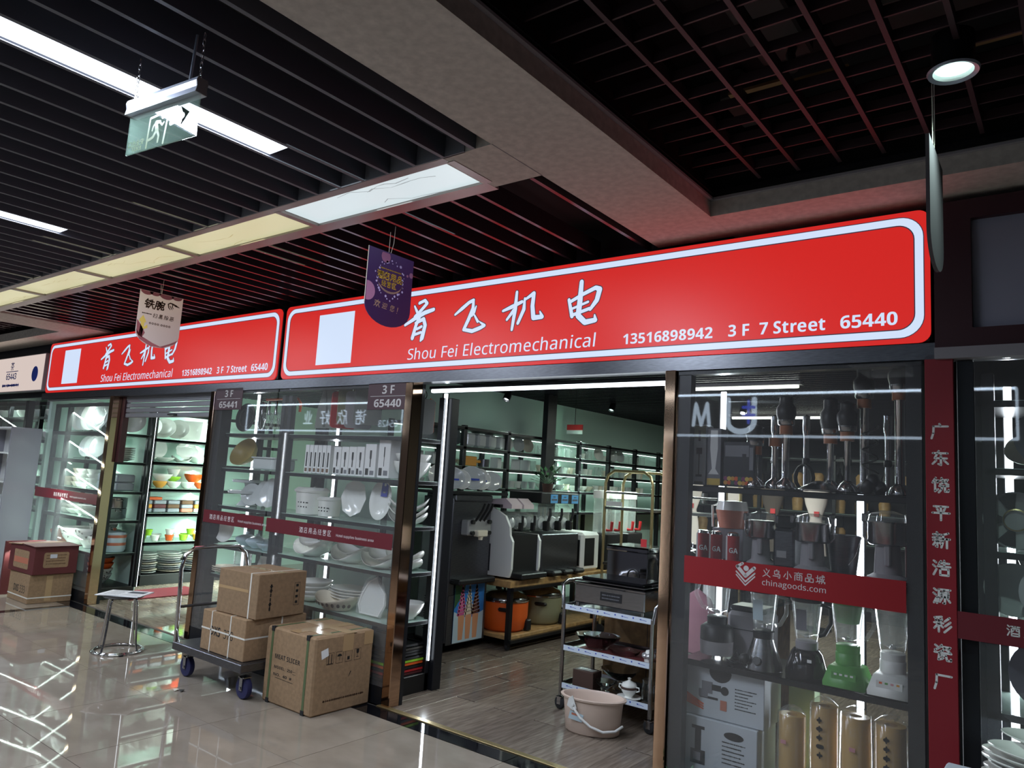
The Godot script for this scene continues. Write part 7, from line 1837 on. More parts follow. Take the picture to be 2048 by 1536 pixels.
func right_window() -> void:
	shelf_unit("black display shelf of kitchen machines behind the right glass", Vector3(-1.74, 0, -0.1), 0.0, 1.13, 0.44, [1.63, 1.225, 0.72], [], {"plinth": 0.12, "h": 2.2, "top": "black_gloss"})
	led("tall white light strip behind the left edge of the right glass", Vector3(-1.72, 0.13, -0.56), 2.07, Vector3(0.3, 0, 0.95).normalized(), 14.0)
	led("white light strip behind the juicers in the right window", Vector3(-0.955, 0.13, -0.57), 1.5, Vector3(0, 0, 1), 14.0)
	var w := "on top shelf behind right glass"
	# boxes at the left
	var b1 := thing("product_box", "tall white box with a dark stick blender picture " + w, "box", Vector3(-1.69, 1.632, -0.2))
	ob("body", MB.new().box(Vector3(0, 0.165, 0), Vector3(0.076, 0.33, 0.1), Transform3D.IDENTITY, 0.002), "paper_dim", b1)
	printed(b1, "print", [["olive", 0.0, 0.29, 0.074, 0.07], ["wood_dark", 0.0, 0.27, 0.012, 0.06], ["wood_dark", 0.0, 0.185, 0.034, 0.035], ["wood_dark", 0.0, 0.11, 0.006, 0.12], ["wood_dark", 0.0, 0.05, 0.036, 0.012], ["olive", 0.0, 0.012, 0.05, 0.012]], fr(Vector3(0, 0, 0.0505)))
	var b2 := thing("product_box", "tall grey box with a pale hand blender picture " + w, "box", Vector3(-1.605, 1.632, -0.2))
	ob("body", MB.new().box(Vector3(0, 0.155, 0), Vector3(0.078, 0.31, 0.1), Transform3D.IDENTITY, 0.002), "board_grey", b2)
	ob("print", MB.new().prism(PackedVector2Array([Vector2(-0.02, 0.3), Vector2(0.02, 0.3), Vector2(0.022, 0.2), Vector2(0.01, 0.09), Vector2(0.03, 0.06), Vector2(-0.03, 0.06), Vector2(-0.01, 0.09), Vector2(-0.022, 0.2)]), 0, 0, fr(Vector3(0, 0, 0.0505))), "paper", b2)
	printed(b2, "panel", [["yellow", 0.0, 0.02, 0.074, 0.036]], fr(Vector3(0, 0, 0.0506)))
	var b3 := thing("product_box", "wide dark box with fruit along its lower edge " + w, "box", Vector3(-1.47, 1.632, -0.22))
	ob("body", MB.new().box(Vector3(0, 0.12, 0), Vector3(0.17, 0.24, 0.12), Transform3D.IDENTITY, 0.002), "dark_frame", b3)
	printed(b3, "print", [["board_grey", -0.01, 0.19, 0.13, 0.06], ["black", 0.03, 0.14, 0.022, 0.07], ["board_grey", 0.068, 0.15, 0.02, 0.12]], fr(Vector3(0, 0, 0.0605)))
	var fb := {}
	for k in 16:
		var m: String = ["amber", "orange", "leaf", "purple_dot", "yellow"][k % 5]
		if not fb.has(m): fb[m] = MB.new()
		fb[m].prism(disc(0.012, 10, 1.0, Vector2(-0.07 + 0.0195 * (k % 8), 0.02 + 0.022 * (k / 8))), 0, 0, fr(Vector3(0, 0, 0.0607 + 0.0002 * (k % 5))))
	for m in fb:
		ob("fruit_print", fb[m], m, b3)
	# stick blenders
	var sb := [[-1.395, 0.34, 0.12, 0.016], [-1.31, 0.27, 0.0, 0.016], [-1.235, 0.5, 0.17, 0.018], [-1.03, 0.49, 0.2, 0.016], [-0.935, 0.46, 0.16, 0.013], [-0.87, 0.64, 0.17, 0.02], [-0.7, 0.66, 0.16, 0.022]]
	for i in 7:
		stick_blender("commercial stick blender %s, %s from the left" % [w, ORD[i]], Vector3(sb[i][0], 1.632, -0.2 - 0.06 * (i % 2)), sb[i][1], sb[i][2], "collar_brown", sb[i][3], 0.4 * i)
	for i in 4:
		var t := thing("whisk_tube", "slim chrome blender tube hanging behind the stick blenders, %s from the left" % ORD[i], "tube", Vector3([-1.36, -1.19, -0.98, -0.79][i], 1.632, -0.4), 0.0, "chrome tubes behind the stick blenders")
		ob("tube", MB.new().lathe([[0.0, 0.0], [0.012, 0.0], [0.014, 0.05], [0.014, 0.3], [0.02, 0.32], [0.02, 0.4], [0.0, 0.41]], 14), "chrome", t)
		ob("grip", MB.new().lathe([[0.015, 0.14], [0.02, 0.145], [0.02, 0.17], [0.015, 0.175]], 14), "black", t)
	var bell := thing("blender_foot", "wide steel blender bell lying on top shelf behind right glass", "bell", Vector3(-1.05, 1.632, -0.14))
	ob("bell", MB.new().lathe([[0.1, 0.0], [0.102, 0.006], [0.06, 0.03], [0.02, 0.05], [0.0, 0.052]], 28), "steel", bell)
	var cb := thing("cable_bundle", "bundle of black plugs and cable right on top shelf behind glass", "cable", Vector3(-0.8, 1.632, -0.13))
	for k in 3:
		ob("plug", MB.new().lathe([[0.0, 0.0], [0.03, 0.004], [0.034, 0.03], [0.022, 0.06], [0.0, 0.066]], 14, Transform3D(Basis(Vector3.RIGHT, 0.6 - 0.5 * k) * Basis(Vector3.BACK, 0.5 * k - 0.4), Vector3(-0.035 + 0.035 * k, 0.012 + 0.02 * (k % 2), 0.0))), "black", cb)
	var cp := []
	for k in 26:
		var a := k * 0.75
		cp.append(Vector3(-0.02 + cos(a) * 0.035, 0.1 + k * 0.009, -0.02 + sin(a) * 0.035))
	ob("cord", MB.new().tube(cp, 0.005, 6), "black", cb)
	var c2 := thing("cable_bundle", "coil of black cable under the stick blenders on top shelf", "cable", Vector3(-1.17, 1.632, -0.32))
	for k in 4:
		var ring := []
		for q in 14:
			ring.append(Vector3(cos(TAU * q / 14) * 0.045, 0.07 + sin(TAU * q / 14) * 0.065, k * 0.012 + 0.006 * sin(q)))
		ob("loop", MB.new().tube(ring, 0.0055, 6, true), "black", c2)
	# second shelf: juicers, cans and pails
	w = "behind the bright red band"
	for i in 3:
		var spec: Array = [[-1.385, 0.07, 0.28], [-1.12, 0.085, 0.29], [-0.77, 0.088, 0.33]][i]
		var r: float = spec[1]
		var t := thing("juicer", "steel juicer with a clamped drum %s, %s from the left" % [w, ORD[i]], "juicer", Vector3(spec[0], 1.227, -0.28), 0.0, "steel juicers")
		var h: float = spec[2]
		ob("base", MB.new().lathe([[0.0, 0.0], [r * 1.05, 0.0], [r * 1.05, 0.012], [r * 0.7, 0.03], [r * 0.62, h * 0.5], [0.0, h * 0.5]], 24), "plaster_grey", t)
		ob("drum", MB.new().lathe([[0.0, h * 0.5], [r * 0.9, h * 0.5], [r, h * 0.53], [r, h * 0.8], [r * 1.03, h * 0.81], [r * 1.03, h * 0.84], [0.0, h * 0.84]], 28), "steel", t)
		ob("cover", MB.new().lathe([[r * 0.98, h * 0.84], [r * 0.9, h * 0.95], [r * 0.35, h], [0.0, h]], 28), "jar", t)
		ob("spout", MB.new().box(Vector3(0.012, h * 0.36, r * 0.68), Vector3(0.028, h * 0.3, 0.03), Transform3D.IDENTITY, 0.006), "plaster_grey", t)
		for sx in [-1, 1]:
			ob("clamp", MB.new().tube([Vector3(r * 1.02 * sx, h * 0.52, 0), Vector3(r * 1.22 * sx, h * 0.6, 0), Vector3(r * 1.22 * sx, h * 0.86, 0), Vector3(r * 0.95 * sx, h * 0.97, 0)], 0.006, 6).box(Vector3(r * 1.2 * sx, h * 0.88, 0), Vector3(0.018, 0.04, 0.03), Transform3D.IDENTITY, 0.003), "chrome", t)
	for i in 3:
		var t := thing("gas_can", "red and white can marked GA %s, %s from left" % [w, ORD[i]], "can", Vector3([-1.7, -1.625, -1.53][i], 1.227, -0.26), 0.0, "red and white cans")
		ob("body", MB.new().lathe([[0.0, 0.0], [0.033, 0.0], [0.034, 0.14], [0.0, 0.14]], 20), "red_box", t)
		ob("white_band", MB.new().box(Vector3(-0.02, 0.07, 0.0272), Vector3(0.014, 0.138, 0.002), Transform3D(Basis(Vector3.UP, -0.1), Vector3.ZERO)), "paper", t)
		ob("lid", MB.new().lathe([[0.034, 0.14], [0.03, 0.15], [0.03, 0.155], [0.012, 0.16], [0.0, 0.16]], 20), "chrome", t)
		var b := MB.new()
		latin(b, "GA", 0.026, Vector2(-0.008, 0.05), fr(Vector3(0, 0, 0.0347)), true)
		ob("lettering", b, "paper", t)
	var tub := thing("tub", "tan and white handled tub on the can shelf near the left light strip", "tub", Vector3(-1.6, 1.4, -0.42))
	ob("tub", MB.new().lathe([[0.0, 0.0], [0.07, 0.0], [0.09, 0.1], [0.0, 0.1]], 24), "terracotta", tub)
	ob("upper", MB.new().lathe([[0.09, 0.1], [0.08, 0.15], [0.0, 0.155]], 24), "china", tub)
	ob("handle", MB.new().tube([Vector3(-0.085, 0.13, 0.0), Vector3(-0.11, 0.12, 0.02), Vector3(-0.1, 0.0, 0.03)], 0.006, 6), "china", tub)
	var stand := one("pedestal", "grey box under the tan tub on the can shelf", "box", MB.new().box(Vector3(0, 0.086, 0), Vector3(0.18, 0.172, 0.14), Transform3D.IDENTITY, 0.004), "board_grey", Vector3(-1.6, 1.227, -0.43))
	var tb := thing("meat_grinder", "squat dark steel grinder block between the first two juicers", "grinder", Vector3(-1.26, 1.227, -0.33))
	ob("body", MB.new().box(Vector3(0, 0.1, 0), Vector3(0.11, 0.2, 0.14), Transform3D.IDENTITY, 0.012), "steel_dark", tb)
	ob("badge", MB.new().box(Vector3(-0.01, 0.07, 0.071), Vector3(0.05, 0.035, 0.002)), "foil", tb)
	ob("hopper", MB.new().box(Vector3(0, 0.235, 0), Vector3(0.1, 0.07, 0.12), Transform3D.IDENTITY, 0.01), "black_gloss", tb)
	var pail := thing("pail", "steel pail with a thin bail handle between the juicers behind the bright red band", "pail", Vector3(-0.99, 1.227, -0.36))
	ob("body", MB.new().lathe([[0.0, 0.0], [0.06, 0.0], [0.082, 0.19], [0.086, 0.192], [0.08, 0.19], [0.058, 0.006], [0.0, 0.006]], 28), "steel_dark", pail)
	ob("bail", MB.new().tube([Vector3(0.084, 0.185, 0), Vector3(0.07, 0.1, 0.06), Vector3(0.04, 0.05, 0.075)], 0.003, 5), "chrome", pail)
	var rb := one("product_box", "dark red box at the right end of the shelf behind the bright red band", "box", MB.new().box(Vector3(0, 0.14, 0), Vector3(0.1, 0.28, 0.1), Transform3D.IDENTITY, 0.003), "maroon_box", Vector3(-0.665, 1.227, -0.44))
	# third shelf: jug blenders
	w = "on lower shelf behind right glass"
	jug_blender("jug blender with grey and black base, leftmost %s" % w, Vector3(-1.6, 0.722, -0.24), 0)
	jug_blender("jug blender with a cone shaped steel base " + w, Vector3(-1.335, 0.722, -0.2), 1)
	jug_blender("black jug blender with a big curved black handle " + w, Vector3(-1.13, 0.722, -0.23), 2)
	jug_blender("green jug blender with four pale buttons " + w, Vector3(-0.93, 0.722, -0.2), 3)
	jug_blender("white jug blender with coloured buttons " + w, Vector3(-0.735, 0.722, -0.2), 4)
	var plug := thing("cable_bundle", "black plug and looped cable between the first two jug blenders", "cable", Vector3(-1.455, 0.722, -0.16))
	ob("plug", MB.new().lathe([[0.0, 0.0], [0.026, 0.0], [0.026, 0.02], [0.012, 0.035], [0.0, 0.036]], 16, Transform3D(Basis(Vector3.RIGHT, PI / 2), Vector3(0.05, 0.045, 0.03))), "black", plug)
	var lp := []
	for q in 16:
		lp.append(Vector3(-0.02 + cos(TAU * q / 16) * 0.035, 0.008 + 0.003 * (q % 3), sin(TAU * q / 16) * 0.02))
	ob("loop", MB.new().tube(lp, 0.005, 6, true), "black", plug)
	ob("cord", MB.new().tube([Vector3(-0.04, 0.01, 0.0), Vector3(-0.01, 0.07, -0.01), Vector3(0.01, 0.03, 0.0), Vector3(0.04, 0.012, 0.01), Vector3(0.05, 0.04, 0.02)], 0.004, 6), "black", plug)
	var wm := thing("toaster", "pale grey appliance block behind the first two jug blenders", "appliance", Vector3(-1.47, 0.722, -0.42))
	ob("body", MB.new().box(Vector3(0, 0.12, 0), Vector3(0.22, 0.24, 0.2), Transform3D.IDENTITY, 0.02), "plaster_grey", wm)
	ob("seam", MB.new().box(Vector3(0, 0.15, 0.1), Vector3(0.222, 0.004, 0.004)), "wall_dark", wm)
	ob("top", MB.new().box(Vector3(0, 0.255, 0), Vector3(0.2, 0.03, 0.17), Transform3D.IDENTITY, 0.01), "black", wm)
	# bottom: juicer cartons, cling film rolls
	w = "low behind right glass"
	var j1 := thing("product_box", "white box picturing a horizontal juicer and carrots, upper of two " + w, "box", Vector3(-1.53, 0.43, -0.28))
	ob("body", MB.new().box(Vector3(0, 0.125, 0), Vector3(0.44, 0.25, 0.26), Transform3D.IDENTITY, 0.003), "paper_dim", j1)
	var f := fr(Vector3(0, 0, 0.1305))
	printed(j1, "print", [["board_grey", -0.08, 0.15, 0.06, 0.06], ["black", -0.03, 0.155, 0.05, 0.03], ["ink", -0.07, 0.1, 0.1, 0.012], ["terracotta", 0.01, 0.075, 0.035, 0.05], ["board_grey", -0.1, 0.118, 0.05, 0.04]], f)
	var b := MB.new()
	b.prism(disc(0.022, 14, 1.0, Vector2(0.015, 0.148)), 0, 0, fr(Vector3(0, 0, 0.131)))
	b.prism(disc(0.05, 18, 1.2, Vector2(-0.01, 0.235)), 0, 0, fr(Vector3(0, 0, 0.131)))
	for k in 7:
		dashes(b, fr(Vector3(0, 0, 0.131)), 0.07, 0.17 - 0.016 * k, 0.18 - 0.02 * (k % 3), 0.008, 40 + k)
	ob("print", b, "ink", j1)
	b = MB.new()
	for k in 3:
		b.rib([Vector3(-0.2, 0.1 - 0.016 * k, 0.02), Vector3(-0.1, 0.062 - 0.012 * k, 0.008)], fr(Vector3(0, 0, 0.1312)))
	ob("carrot_print", b, "orange", j1)
	var j2 := thing("product_box", "white juicer box showing an upright black juicer, lower of two " + w, "box", Vector3(-1.545, 0.121, -0.27))
	ob("body", MB.new().box(Vector3(0, 0.153, 0), Vector3(0.42, 0.306, 0.28), Transform3D.IDENTITY, 0.003), "paper_dim", j2)
	f = fr(Vector3(0, 0, 0.1405))
	printed(j2, "print", [["black", -0.1, 0.2, 0.034, 0.12], ["black", -0.1, 0.255, 0.07, 0.016], ["dark_frame", -0.1, 0.11, 0.08, 0.07], ["board_grey", -0.105, 0.112, 0.04, 0.04], ["leaf", -0.18, 0.27, 0.016, 0.016]], f)
	b = MB.new()
	b.prism(disc(0.02, 18, 2.6, Vector2(0.09, 0.25)), 0, 0, fr(Vector3(0, 0, 0.141)))
	for k in 6:
		dashes(b, fr(Vector3(0, 0, 0.141)), 0.03, 0.215 - 0.02 * k, 0.15 - 0.02 * (k % 2), 0.01, 60 + k)
	ob("print", b, "ink", j2)
	one("product_box", "pale green leaf printed box standing behind the first cling film roll", "box", MB.new().box(Vector3(0, 0.26, 0), Vector3(0.13, 0.52, 0.1), Transform3D.IDENTITY, 0.003), "leaf_pale", Vector3(-1.2, 0.121, -0.44))
	for i in 4:
		var r: float = [0.062, 0.06, 0.062, 0.064][i]
		var h: float = [0.4, 0.47, 0.46, 0.45][i]
		var t := thing("film_roll", "big bagged roll of yellow cling film %s, %s from left" % [w, ORD[i]], "roll", Vector3(-1.2 + 0.148 * i, 0.121, -0.24 - 0.02 * (i % 2)), 0.0, "yellow cling film rolls")
		ob("roll", MB.new().lathe([[0.0, 0.0], [r, 0.0], [r, h], [r * 0.45, h], [r * 0.45, h - 0.02], [0.0, h - 0.02]], 28), "film_yellow", t)
		ob("bag", MB.new().lathe([[r + 0.006, 0.0], [r + 0.01, h * 0.5], [r + 0.006, h + 0.008], [r * 0.6, h + 0.035], [r * 0.25, h + 0.045], [0.0, h + 0.03]], 11), "film", t)
		ob("sticker", MB.new().box(Vector3(-0.02 + 0.01 * i, h * (0.7 if i % 2 == 0 else 0.32), r + 0.011), Vector3(0.026, 0.018, 0.001)), "pink", t)
		if i in [1, 3]:
			b = MB.new()
			for k in 5:
				dashes(b, fr(Vector3(0, 0, r + 0.0105)), -0.016, h * 0.88 - 0.04 * k, 0.02, 0.034, 80 + i * 5 + k)
			ob("brush_print", b, "ink", t)
	var pl := thing("potted_plant", "dark green leafy plant at the foot of the right entrance post", "plant", Vector3(-1.62, 0.0, 0.12))
	ob("pot", MB.new().lathe([[0.0, 0.0], [0.05, 0.0], [0.065, 0.08], [0.058, 0.08], [0.0, 0.07]], 16), "black", pl)
	leaves(pl, Vector3(0, 0.07, 0), 30, 0.12, 0.05, 8)

# ---------------------------------------------------------------- the shops on either side and across the corridor
func neighbours() -> void:
	# vertical strip with the neighbour's name
	var t := thing("name_strip", "tall red strip with ten white characters right of the last pane", "sign", Vector3(-0.507, 0, -0.02))
	ob("panel", MB.new().box(Vector3(0, 1.135, 0), Vector3(0.112, 2.27, 0.03), Transform3D.IDENTITY, 0.002), "strip_red", t)
	var b := MB.new()
	han(b, "广东饶平新浩源彩瓷厂", 0.07, Vector2(-0.034, 1.957), fr(Vector3(0, 0, 0.0155)), 13.0, 1.69, true)
	ob("lettering", b, "decal_text", t)
	# blank sign of the right neighbour
	t = thing("blank_sign", "blank grey sign panel in a dark red frame right of the red sign", "sign", Vector3(1.9, 2.63, 0.0))
	ob("panel", MB.new().box(Vector3(0, 0.0, -0.05), Vector3(4.55, 0.5, 0.03)), "sign_white_off", t)
	ob("frame", MB.new().ring(rrect(4.84, 0.68, 0.004, 1), rrect(4.55, 0.5, 0.004, 1), -0.09, 0.0), "dark_red", t)
	ob("sill", MB.new().box(Vector3(0, -0.36, -0.03), Vector3(4.84, 0.05, 0.1)), "plaster_grey", t)
	# window of the right neighbour
	var fw := struct("window_5", MB.new().box(Vector3(-0.41, 1.12, -0.07), Vector3(0.06, 2.24, 0.06)).box(Vector3(1.9, 0.06, -0.05), Vector3(4.6, 0.12, 0.06)), "dark_frame")
	ob("pane", MB.new().box(Vector3(1.9, 1.18, -0.014), Vector3(4.55, 2.12, 0.008)), "glass", fw)
	shelf_unit("glass shelves with patterned plates behind the right neighbour's pane", Vector3(-0.36, 0, -0.16), 0.0, 1.5, 0.5, [2.08, 1.78, 1.42, 1.12, 0.75], [0.02, 1.48], {"plinth": 0.12, "top": "shelf_glass"})
	var band := thing("window_band", "maroon band with a white character on the right neighbour's pane", "decal", Vector3(0.6, 1.103, -0.0085))
	ob("band", MB.new().box(Vector3.ZERO, Vector3(2.1, 0.112, 0.001)), "decal", band)
	b = MB.new()
	han(b, "酒店用品经营区", 0.046, Vector2(-0.877, 0.03), fr(Vector3(0, 0, 0.001)), 11.0, 1.27)
	ob("lettering", b, "decal_text", band)
	var w := "behind the right neighbour's pane"
	for i in 3:
		var p := thing("patterned_plate", "black and white wedge patterned plate %s, %s from left" % [w, ORD[i]], "plate", Vector3.ZERO, 0.0, "wedge patterned plates")
		p.transform = leaning(Vector3(-0.25 + 0.22 * i, 1.425, -0.26 - 0.02 * i), 0.12, 0.15)
		ob("plate", plate_mesh(0.125, 0.012), "china_grey", p)
		var wb := MB.new()
		for k in 5:
			var a0 := TAU * k / 5 + 0.35
			var pts := []
			for e in [[0.052, 0.0], [0.118, -0.02], [0.12, 0.3], [0.118, 0.62], [0.052, 0.5]]:
				pts.append(Vector3(cos(a0 + e[1]) * e[0], 0.0195, sin(a0 + e[1]) * e[0]))
			wb.face(pts, Vector3(0, -1, 0))
		ob("wedge_print", wb, "black", p)
		ob("centre_ring", MB.new().lathe([[0.044, 0.014], [0.05, 0.0175], [0.044, 0.019]], 24), "brass_strip", p)
	var dg := thing("patterned_plate", "dark grey round plate with black blossom branches " + w, "plate", Vector3.ZERO)
	dg.transform = leaning(Vector3(-0.12, 1.785, -0.3), 0.13, 0.12)
	ob("plate", plate_mesh(0.135, 0.012), "grey_bowl", dg)
	b = MB.new()
	for st in strokes("60,110,7 20,70,6 -30,62,10;30,80,5 70,60,8;-20,66,12;80,20,8 95,60,6;-70,-20,10;90,-60,9"):
		var pts := []
		for p in st:
			pts.append(p * 0.001)
		b.rib(pts, Transform3D(Basis(Vector3.RIGHT, Vector3.FORWARD, Vector3.UP), Vector3(0, 0.0195, 0)))
	ob("blossom_print", b, "black", dg)
	it("display_plate", "plain grey rimmed plate standing low %s above the maroon band" % w, "plate", plate_mesh(0.115), "china_grey", leaning(Vector3(-0.27, 1.125, -0.3), 0.115, 0.15, 0.2))
	var fp := thing("patterned_plate", "plate printed with coloured flowers standing above the maroon band " + w, "plate", Vector3.ZERO)
	fp.transform = leaning(Vector3(-0.12, 1.125, -0.22), 0.12, 0.15)
	ob("plate", plate_mesh(0.125, 0.012), "china_grey", fp)
	for k in 7:
		ob("flower_print", MB.new().lathe([[0.0, 0.0202], [0.016, 0.0196], [0.0, 0.0195]], 8, Transform3D(Basis.IDENTITY, Vector3(cos(k * 2.4) * 0.02 * sqrt(k + 1.0), 0, sin(k * 2.4) * 0.02 * sqrt(k + 1.0)))), ["amber", "pink", "leaf", "purple_dot"][k % 4], fp)
	for i in 3:
		it("glass_vase", "pleated clear glass piece at back %s, %s from left" % [w, ORD[i]], "glass", MB.new().lathe([[0.0, 0.0], [0.03, 0.0], [0.045, 0.1], [0.03, 0.2], [0.0, 0.22]], 9).mesh(), "foil", Transform3D(Basis(Vector3.RIGHT, -0.3) * Basis(Vector3.BACK, 0.25), Vector3(-0.2 + 0.1 * i, 1.13 + 0.16, -0.5)), "pleated glass pieces")
	for i in 2:
		it("glass_leaf", "pale shell shaped dish at the top %s, %s" % [w, ["left", "right"][i]], "dish", bowl_mesh(0.07, 0.05, 1.2, 2.0, 3), "china_cream", leaning(Vector3(-0.22 + 0.2 * i, 1.785, -0.5), 0.07, 0.3), "shell dishes")
	it("display_plate", "purple grey plate standing under the maroon band " + w, "plate", plate_mesh(0.14), "purple_grey", leaning(Vector3(-0.16, 0.755, -0.3), 0.14, 0.2, 0.2))
	it("display_plate", "dark mottled plate lying low " + w, "plate", plate_mesh(0.15), "grey_bowl", leaning(Vector3(0.08, 0.755, -0.24), 0.15, 0.35, -0.2))
	led("light strip behind the plates of the right neighbour", Vector3(-0.3, 0.3, -0.64), 1.9, Vector3(0.4, 0, 0.9).normalized(), 10.0)
	# white perforated crate with oval plates on it
	t = thing("display_stand", "white perforated metal stand in front of the right neighbour's window", "stand", Vector3(-0.16, 0, 0.42))
	var holes := MB.new()
	ob("box", MB.new().box(Vector3(0, 0.3, 0), Vector3(0.62, 0.6, 0.44), Transform3D.IDENTITY, 0.008), "stand_white", t)
	ob("panel_line", MB.new().ring(rrect(0.5, 0.42, 0.004, 1), rrect(0.492, 0.412, 0.004, 1), 0.0, 0.001, fr(Vector3(0.0, 0.3, 0.2202))), "plaster_grey", t)
	for i in 14:
		for k in 9:
			holes.prism(disc(0.0052, 8, 1.0, Vector2(-0.2 + 0.031 * i, 0.46 - 0.032 * k)), 0, 0, fr(Vector3(0, 0, 0.2206)))
	tag(ob("holes", holes, "black", t), "", "", "", "stuff")
	var oval := plate_mesh(0.115, 0.03, 1.75, 0.25, 2, 36)
	for i in 8:
		it("oval_plate", "white oval plate in stack on white perforated stand, %s from bottom" % ORD[i], "plate", oval, "china", flat_at(Vector3(-0.12 + 0.012 * sin(i * 2.0), 0.601 + 0.019 * i, 0.44), 0.05 * sin(i * 1.7)), "oval plates on the white stand")
	it("oval_plate", "white oval plate lying behind the stack on the white perforated stand", "plate", oval, "china", flat_at(Vector3(-0.08, 0.75, 0.3), -0.1))
	# left neighbour
	t = thing("shop_sign", "white lit sign of the left neighbour with blue lettering", "sign", Vector3(-12.9, 2.6, 0.03))
	ob("case", MB.new().box(Vector3(0, 0, -0.06), Vector3(4.9, 0.48, 0.1)), "plaster_grey", t)
	ob("face", MB.new().box(Vector3(0, 0, -0.005), Vector3(4.88, 0.46, 0.01)), "sign_cream", t)
	b = MB.new()
	var f := fr(Vector3(0, 0, 0.002))
	han(b, "茶", 0.12, Vector2(1.34, 0.17), f, 10.0)
	b.rib([Vector3(1.2, 0.04, 0), Vector3(1.62, 0.04, 0)], f, 0.01)
	latin(b, "65443", 0.085, Vector2(1.22, -0.07), f, true, 0.36)
	latin(b, "M", 0.14, Vector2(0.5, -0.08), f, true)
	b.prism(disc(0.1, 24, 1.0, Vector2(2.2, -0.02)), 0, 0, f)
	dashes(b, f, 1.12, -0.15, 1.72, 0.06, 5)
	ob("lettering", b, "blue_ink", t)
	area("lamp", t, Vector3(0, 0, 0.012), Vector3.BACK, 4.8, 0.44, 0.4, c8(226, 208, 200), Vector3.UP)
	fw = struct("window_6", MB.new().box(Vector3(-10.95, 1.12, -0.06), Vector3(0.08, 2.24, 0.08)).box(Vector3(-13.2, 0.06, -0.05), Vector3(5.4, 0.12, 0.06)), "dark_frame")
	ob("pane", MB.new().box(Vector3(-13.2, 1.18, -0.02), Vector3(5.3, 2.12, 0.008)), "glass", fw)
	shelf_unit("lit shelves of white crockery behind the left neighbour's pane", Vector3(-13.6, 0, -0.2), 0.0, 3.1, 0.4, [2.05, 1.75, 1.45, 1.15, 0.85, 0.5], [0.03, 1.5, 2.6, 3.07], {"back": "mint", "lamps": [2.25, 1.75, 1.15], "power": 20.0})
	for lv in 5:
		for i in 9:
			it("bowl", "white bowl on left neighbour's shelves, %s shelf from top, %s from left" % [ORD[lv], ORD[i]], "bowl", bowl_mesh(0.11, 0.1), "china" if (i + lv) % 3 else "china_grey", flat_at(Vector3(-13.3 + 0.33 * i, [2.052, 1.752, 1.452, 1.152, 0.852][lv], -0.36)), "white bowls of the left neighbour")
	t = thing("cabinet", "tall pale grey cabinet side standing in front of the left neighbour's shop", "cabinet", Vector3(-10.9, 0, 0.16))
	ob("side", MB.new().box(Vector3(0.59, 0.935, 0), Vector3(0.02, 1.87, 0.34), Transform3D.IDENTITY, 0.002), "cabinet_grey", t)
	ob("side", MB.new().box(Vector3(-0.59, 0.935, 0), Vector3(0.02, 1.87, 0.34), Transform3D.IDENTITY, 0.002), "cabinet_grey", t)
	ob("back", MB.new().box(Vector3(0, 0.935, -0.165), Vector3(1.16, 1.87, 0.01)), "white", t)
	for y in [0.05, 0.42, 0.8, 1.2, 1.55, 1.86]:
		ob("shelf", MB.new().box(Vector3(0, y, 0), Vector3(1.16, 0.02, 0.32)), "white", t)
	var vs := thing("vase", "gold and black patterned vase on the pale cabinet's upper shelf", "vase", Vector3(-10.5, 1.211, 0.18))
	ob("body", MB.new().lathe([[0.0, 0.0], [0.05, 0.0], [0.085, 0.1], [0.08, 0.2], [0.035, 0.26], [0.05, 0.3], [0.0, 0.3]], 20), "wood_dark", vs)
	ob("gold_print", MB.new().lathe([[0.086, 0.09], [0.0875, 0.11], [0.087, 0.13]], 9).lathe([[0.083, 0.17], [0.082, 0.19], [0.075, 0.21]], 7), "gold_ink", vs)
	for i in 6:
		it("carafe", "clear stemmed glass in the pale cabinet, %s shelf, %s" % [["third", "fourth"][i / 3], ["left", "middle", "right"][i % 3]], "glass", MB.new().lathe([[0.0, 0.0], [0.035, 0.0], [0.006, 0.015], [0.006, 0.1], [0.04, 0.14], [0.04, 0.22], [0.036, 0.22], [0.0, 0.13]], 16).mesh(), "jar", flat_at(Vector3(-10.75 + 0.13 * (i % 3), 0.811 if i < 3 else 0.431, 0.18)), "stemmed glasses")
	one("desk", "maroon desk side with a dark foot behind the stacked boxes", "desk", MB.new().box(Vector3(0, 0.3, 0), Vector3(0.04, 0.56, 0.4)).box(Vector3(0, 0.01, 0), Vector3(0.05, 0.02, 0.42)), "maroon_box", Vector3(-9.56, 0.0, 0.27))
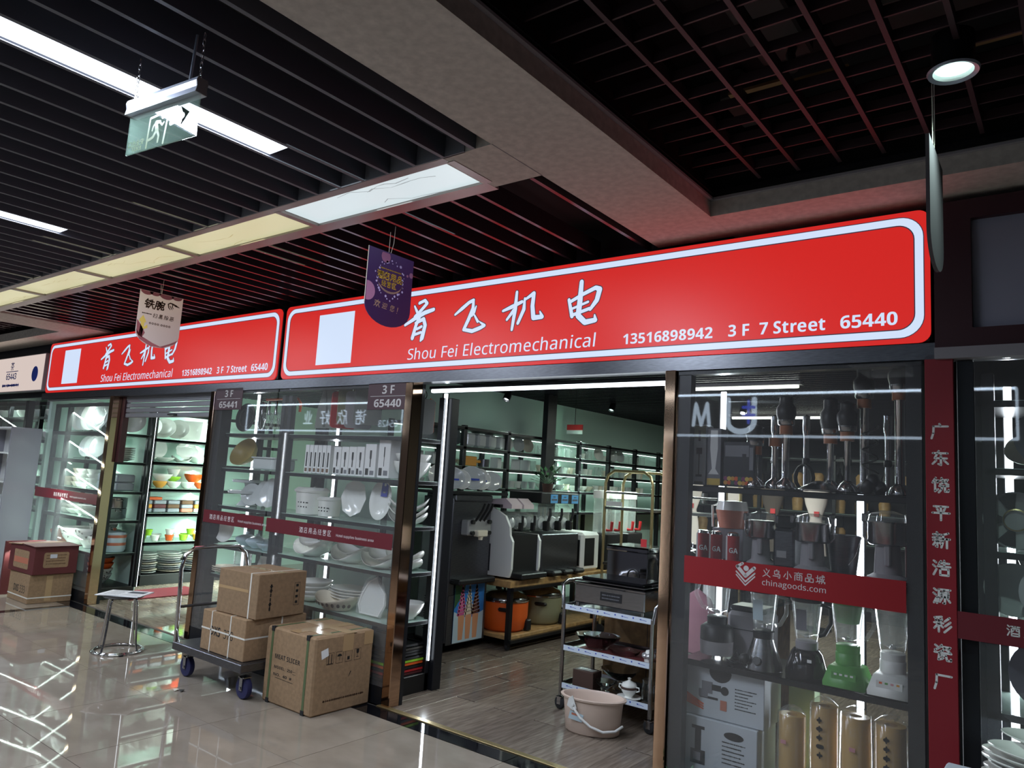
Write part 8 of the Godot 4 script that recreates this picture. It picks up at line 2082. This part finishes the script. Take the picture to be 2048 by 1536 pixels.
	# signs and lights across the corridor, seen mirrored in the panes
	for k in 2:
		var x0 := -2.95 if k == 0 else -12.0
		t = thing("opposite_sign", "dark sign with a white outline across the corridor, %s" % ["mirrored in the right pane", "mirrored in the middle panes"][k], "sign", Vector3(x0, 2.58, 5.44), PI)
		ob("panel", MB.new().box(Vector3(0, 0, 0.0), Vector3(4.9, 0.62, 0.04)), "black", t)
		ob("outline", MB.new().ring(rrect(4.84, 0.56, 0.02, 2), rrect(4.79, 0.5, 0.015, 2), 0.02, 0.03), "far_sign", t)
		b = MB.new()
		f = fr(Vector3(0, 0, 0.024))
		if k == 0:
			for st in strokes("0,0,22 12,90,20 42,0,20 72,90,20 84,0,22"):
				var pts := []
				for p in st:
					pts.append(Vector3(0.92 + p.x * 0.0026, -0.13 + p.y * 0.0032, p.z * 0.0022))
				b.rib(pts, f)
			var up := []
			for q in 13:
				var a := PI + PI * q / 12
				up.append(Vector3(0.5 + cos(a) * 0.17, -0.08 + sin(a) * 0.13, 0.07))
			up.insert(0, Vector3(0.33, 0.2, 0.07))
			up.append(Vector3(0.67, 0.2, 0.07))
			b.rib(up, f)
		else:
			han(b, "诺欣好业", 0.3, Vector2(-1.45, 0.15), f, 8.0, 1.75)
			latin(b, "65428", 0.12, Vector2(-2.3, -0.18), f, false, 0.5)
		ob("lettering", b, "far_sign", t)
		if k == 0:
			var bl := MB.new()
			bl.rib([Vector3(0.4, 0.18, 0), Vector3(0.4, -0.1, 0)], fr(Vector3(0, 0, 0.026)), 0.035).rib([Vector3(0.33, 0.1, 0), Vector3(0.47, 0.1, 0)], fr(Vector3(0, 0, 0.026)), 0.04).rib([Vector3(0.33, 0.0, 0), Vector3(0.47, 0.0, 0)], fr(Vector3(0, 0, 0.026)), 0.04)
			ob("emblem", bl, "far_blue", t)
		area("lamp", t, Vector3(0, 0.265, 0.04), Vector3.BACK, 4.8, 0.025, 2.0, c8(200, 220, 240), Vector3.UP)
	for k in 3:
		led("tall light strip at a shopfront across the corridor, %s from right" % ORD[k], Vector3(-4.6 - 4.2 * k, 0.2, 5.46), 2.1, Vector3(0, 0, -1), 3.0)
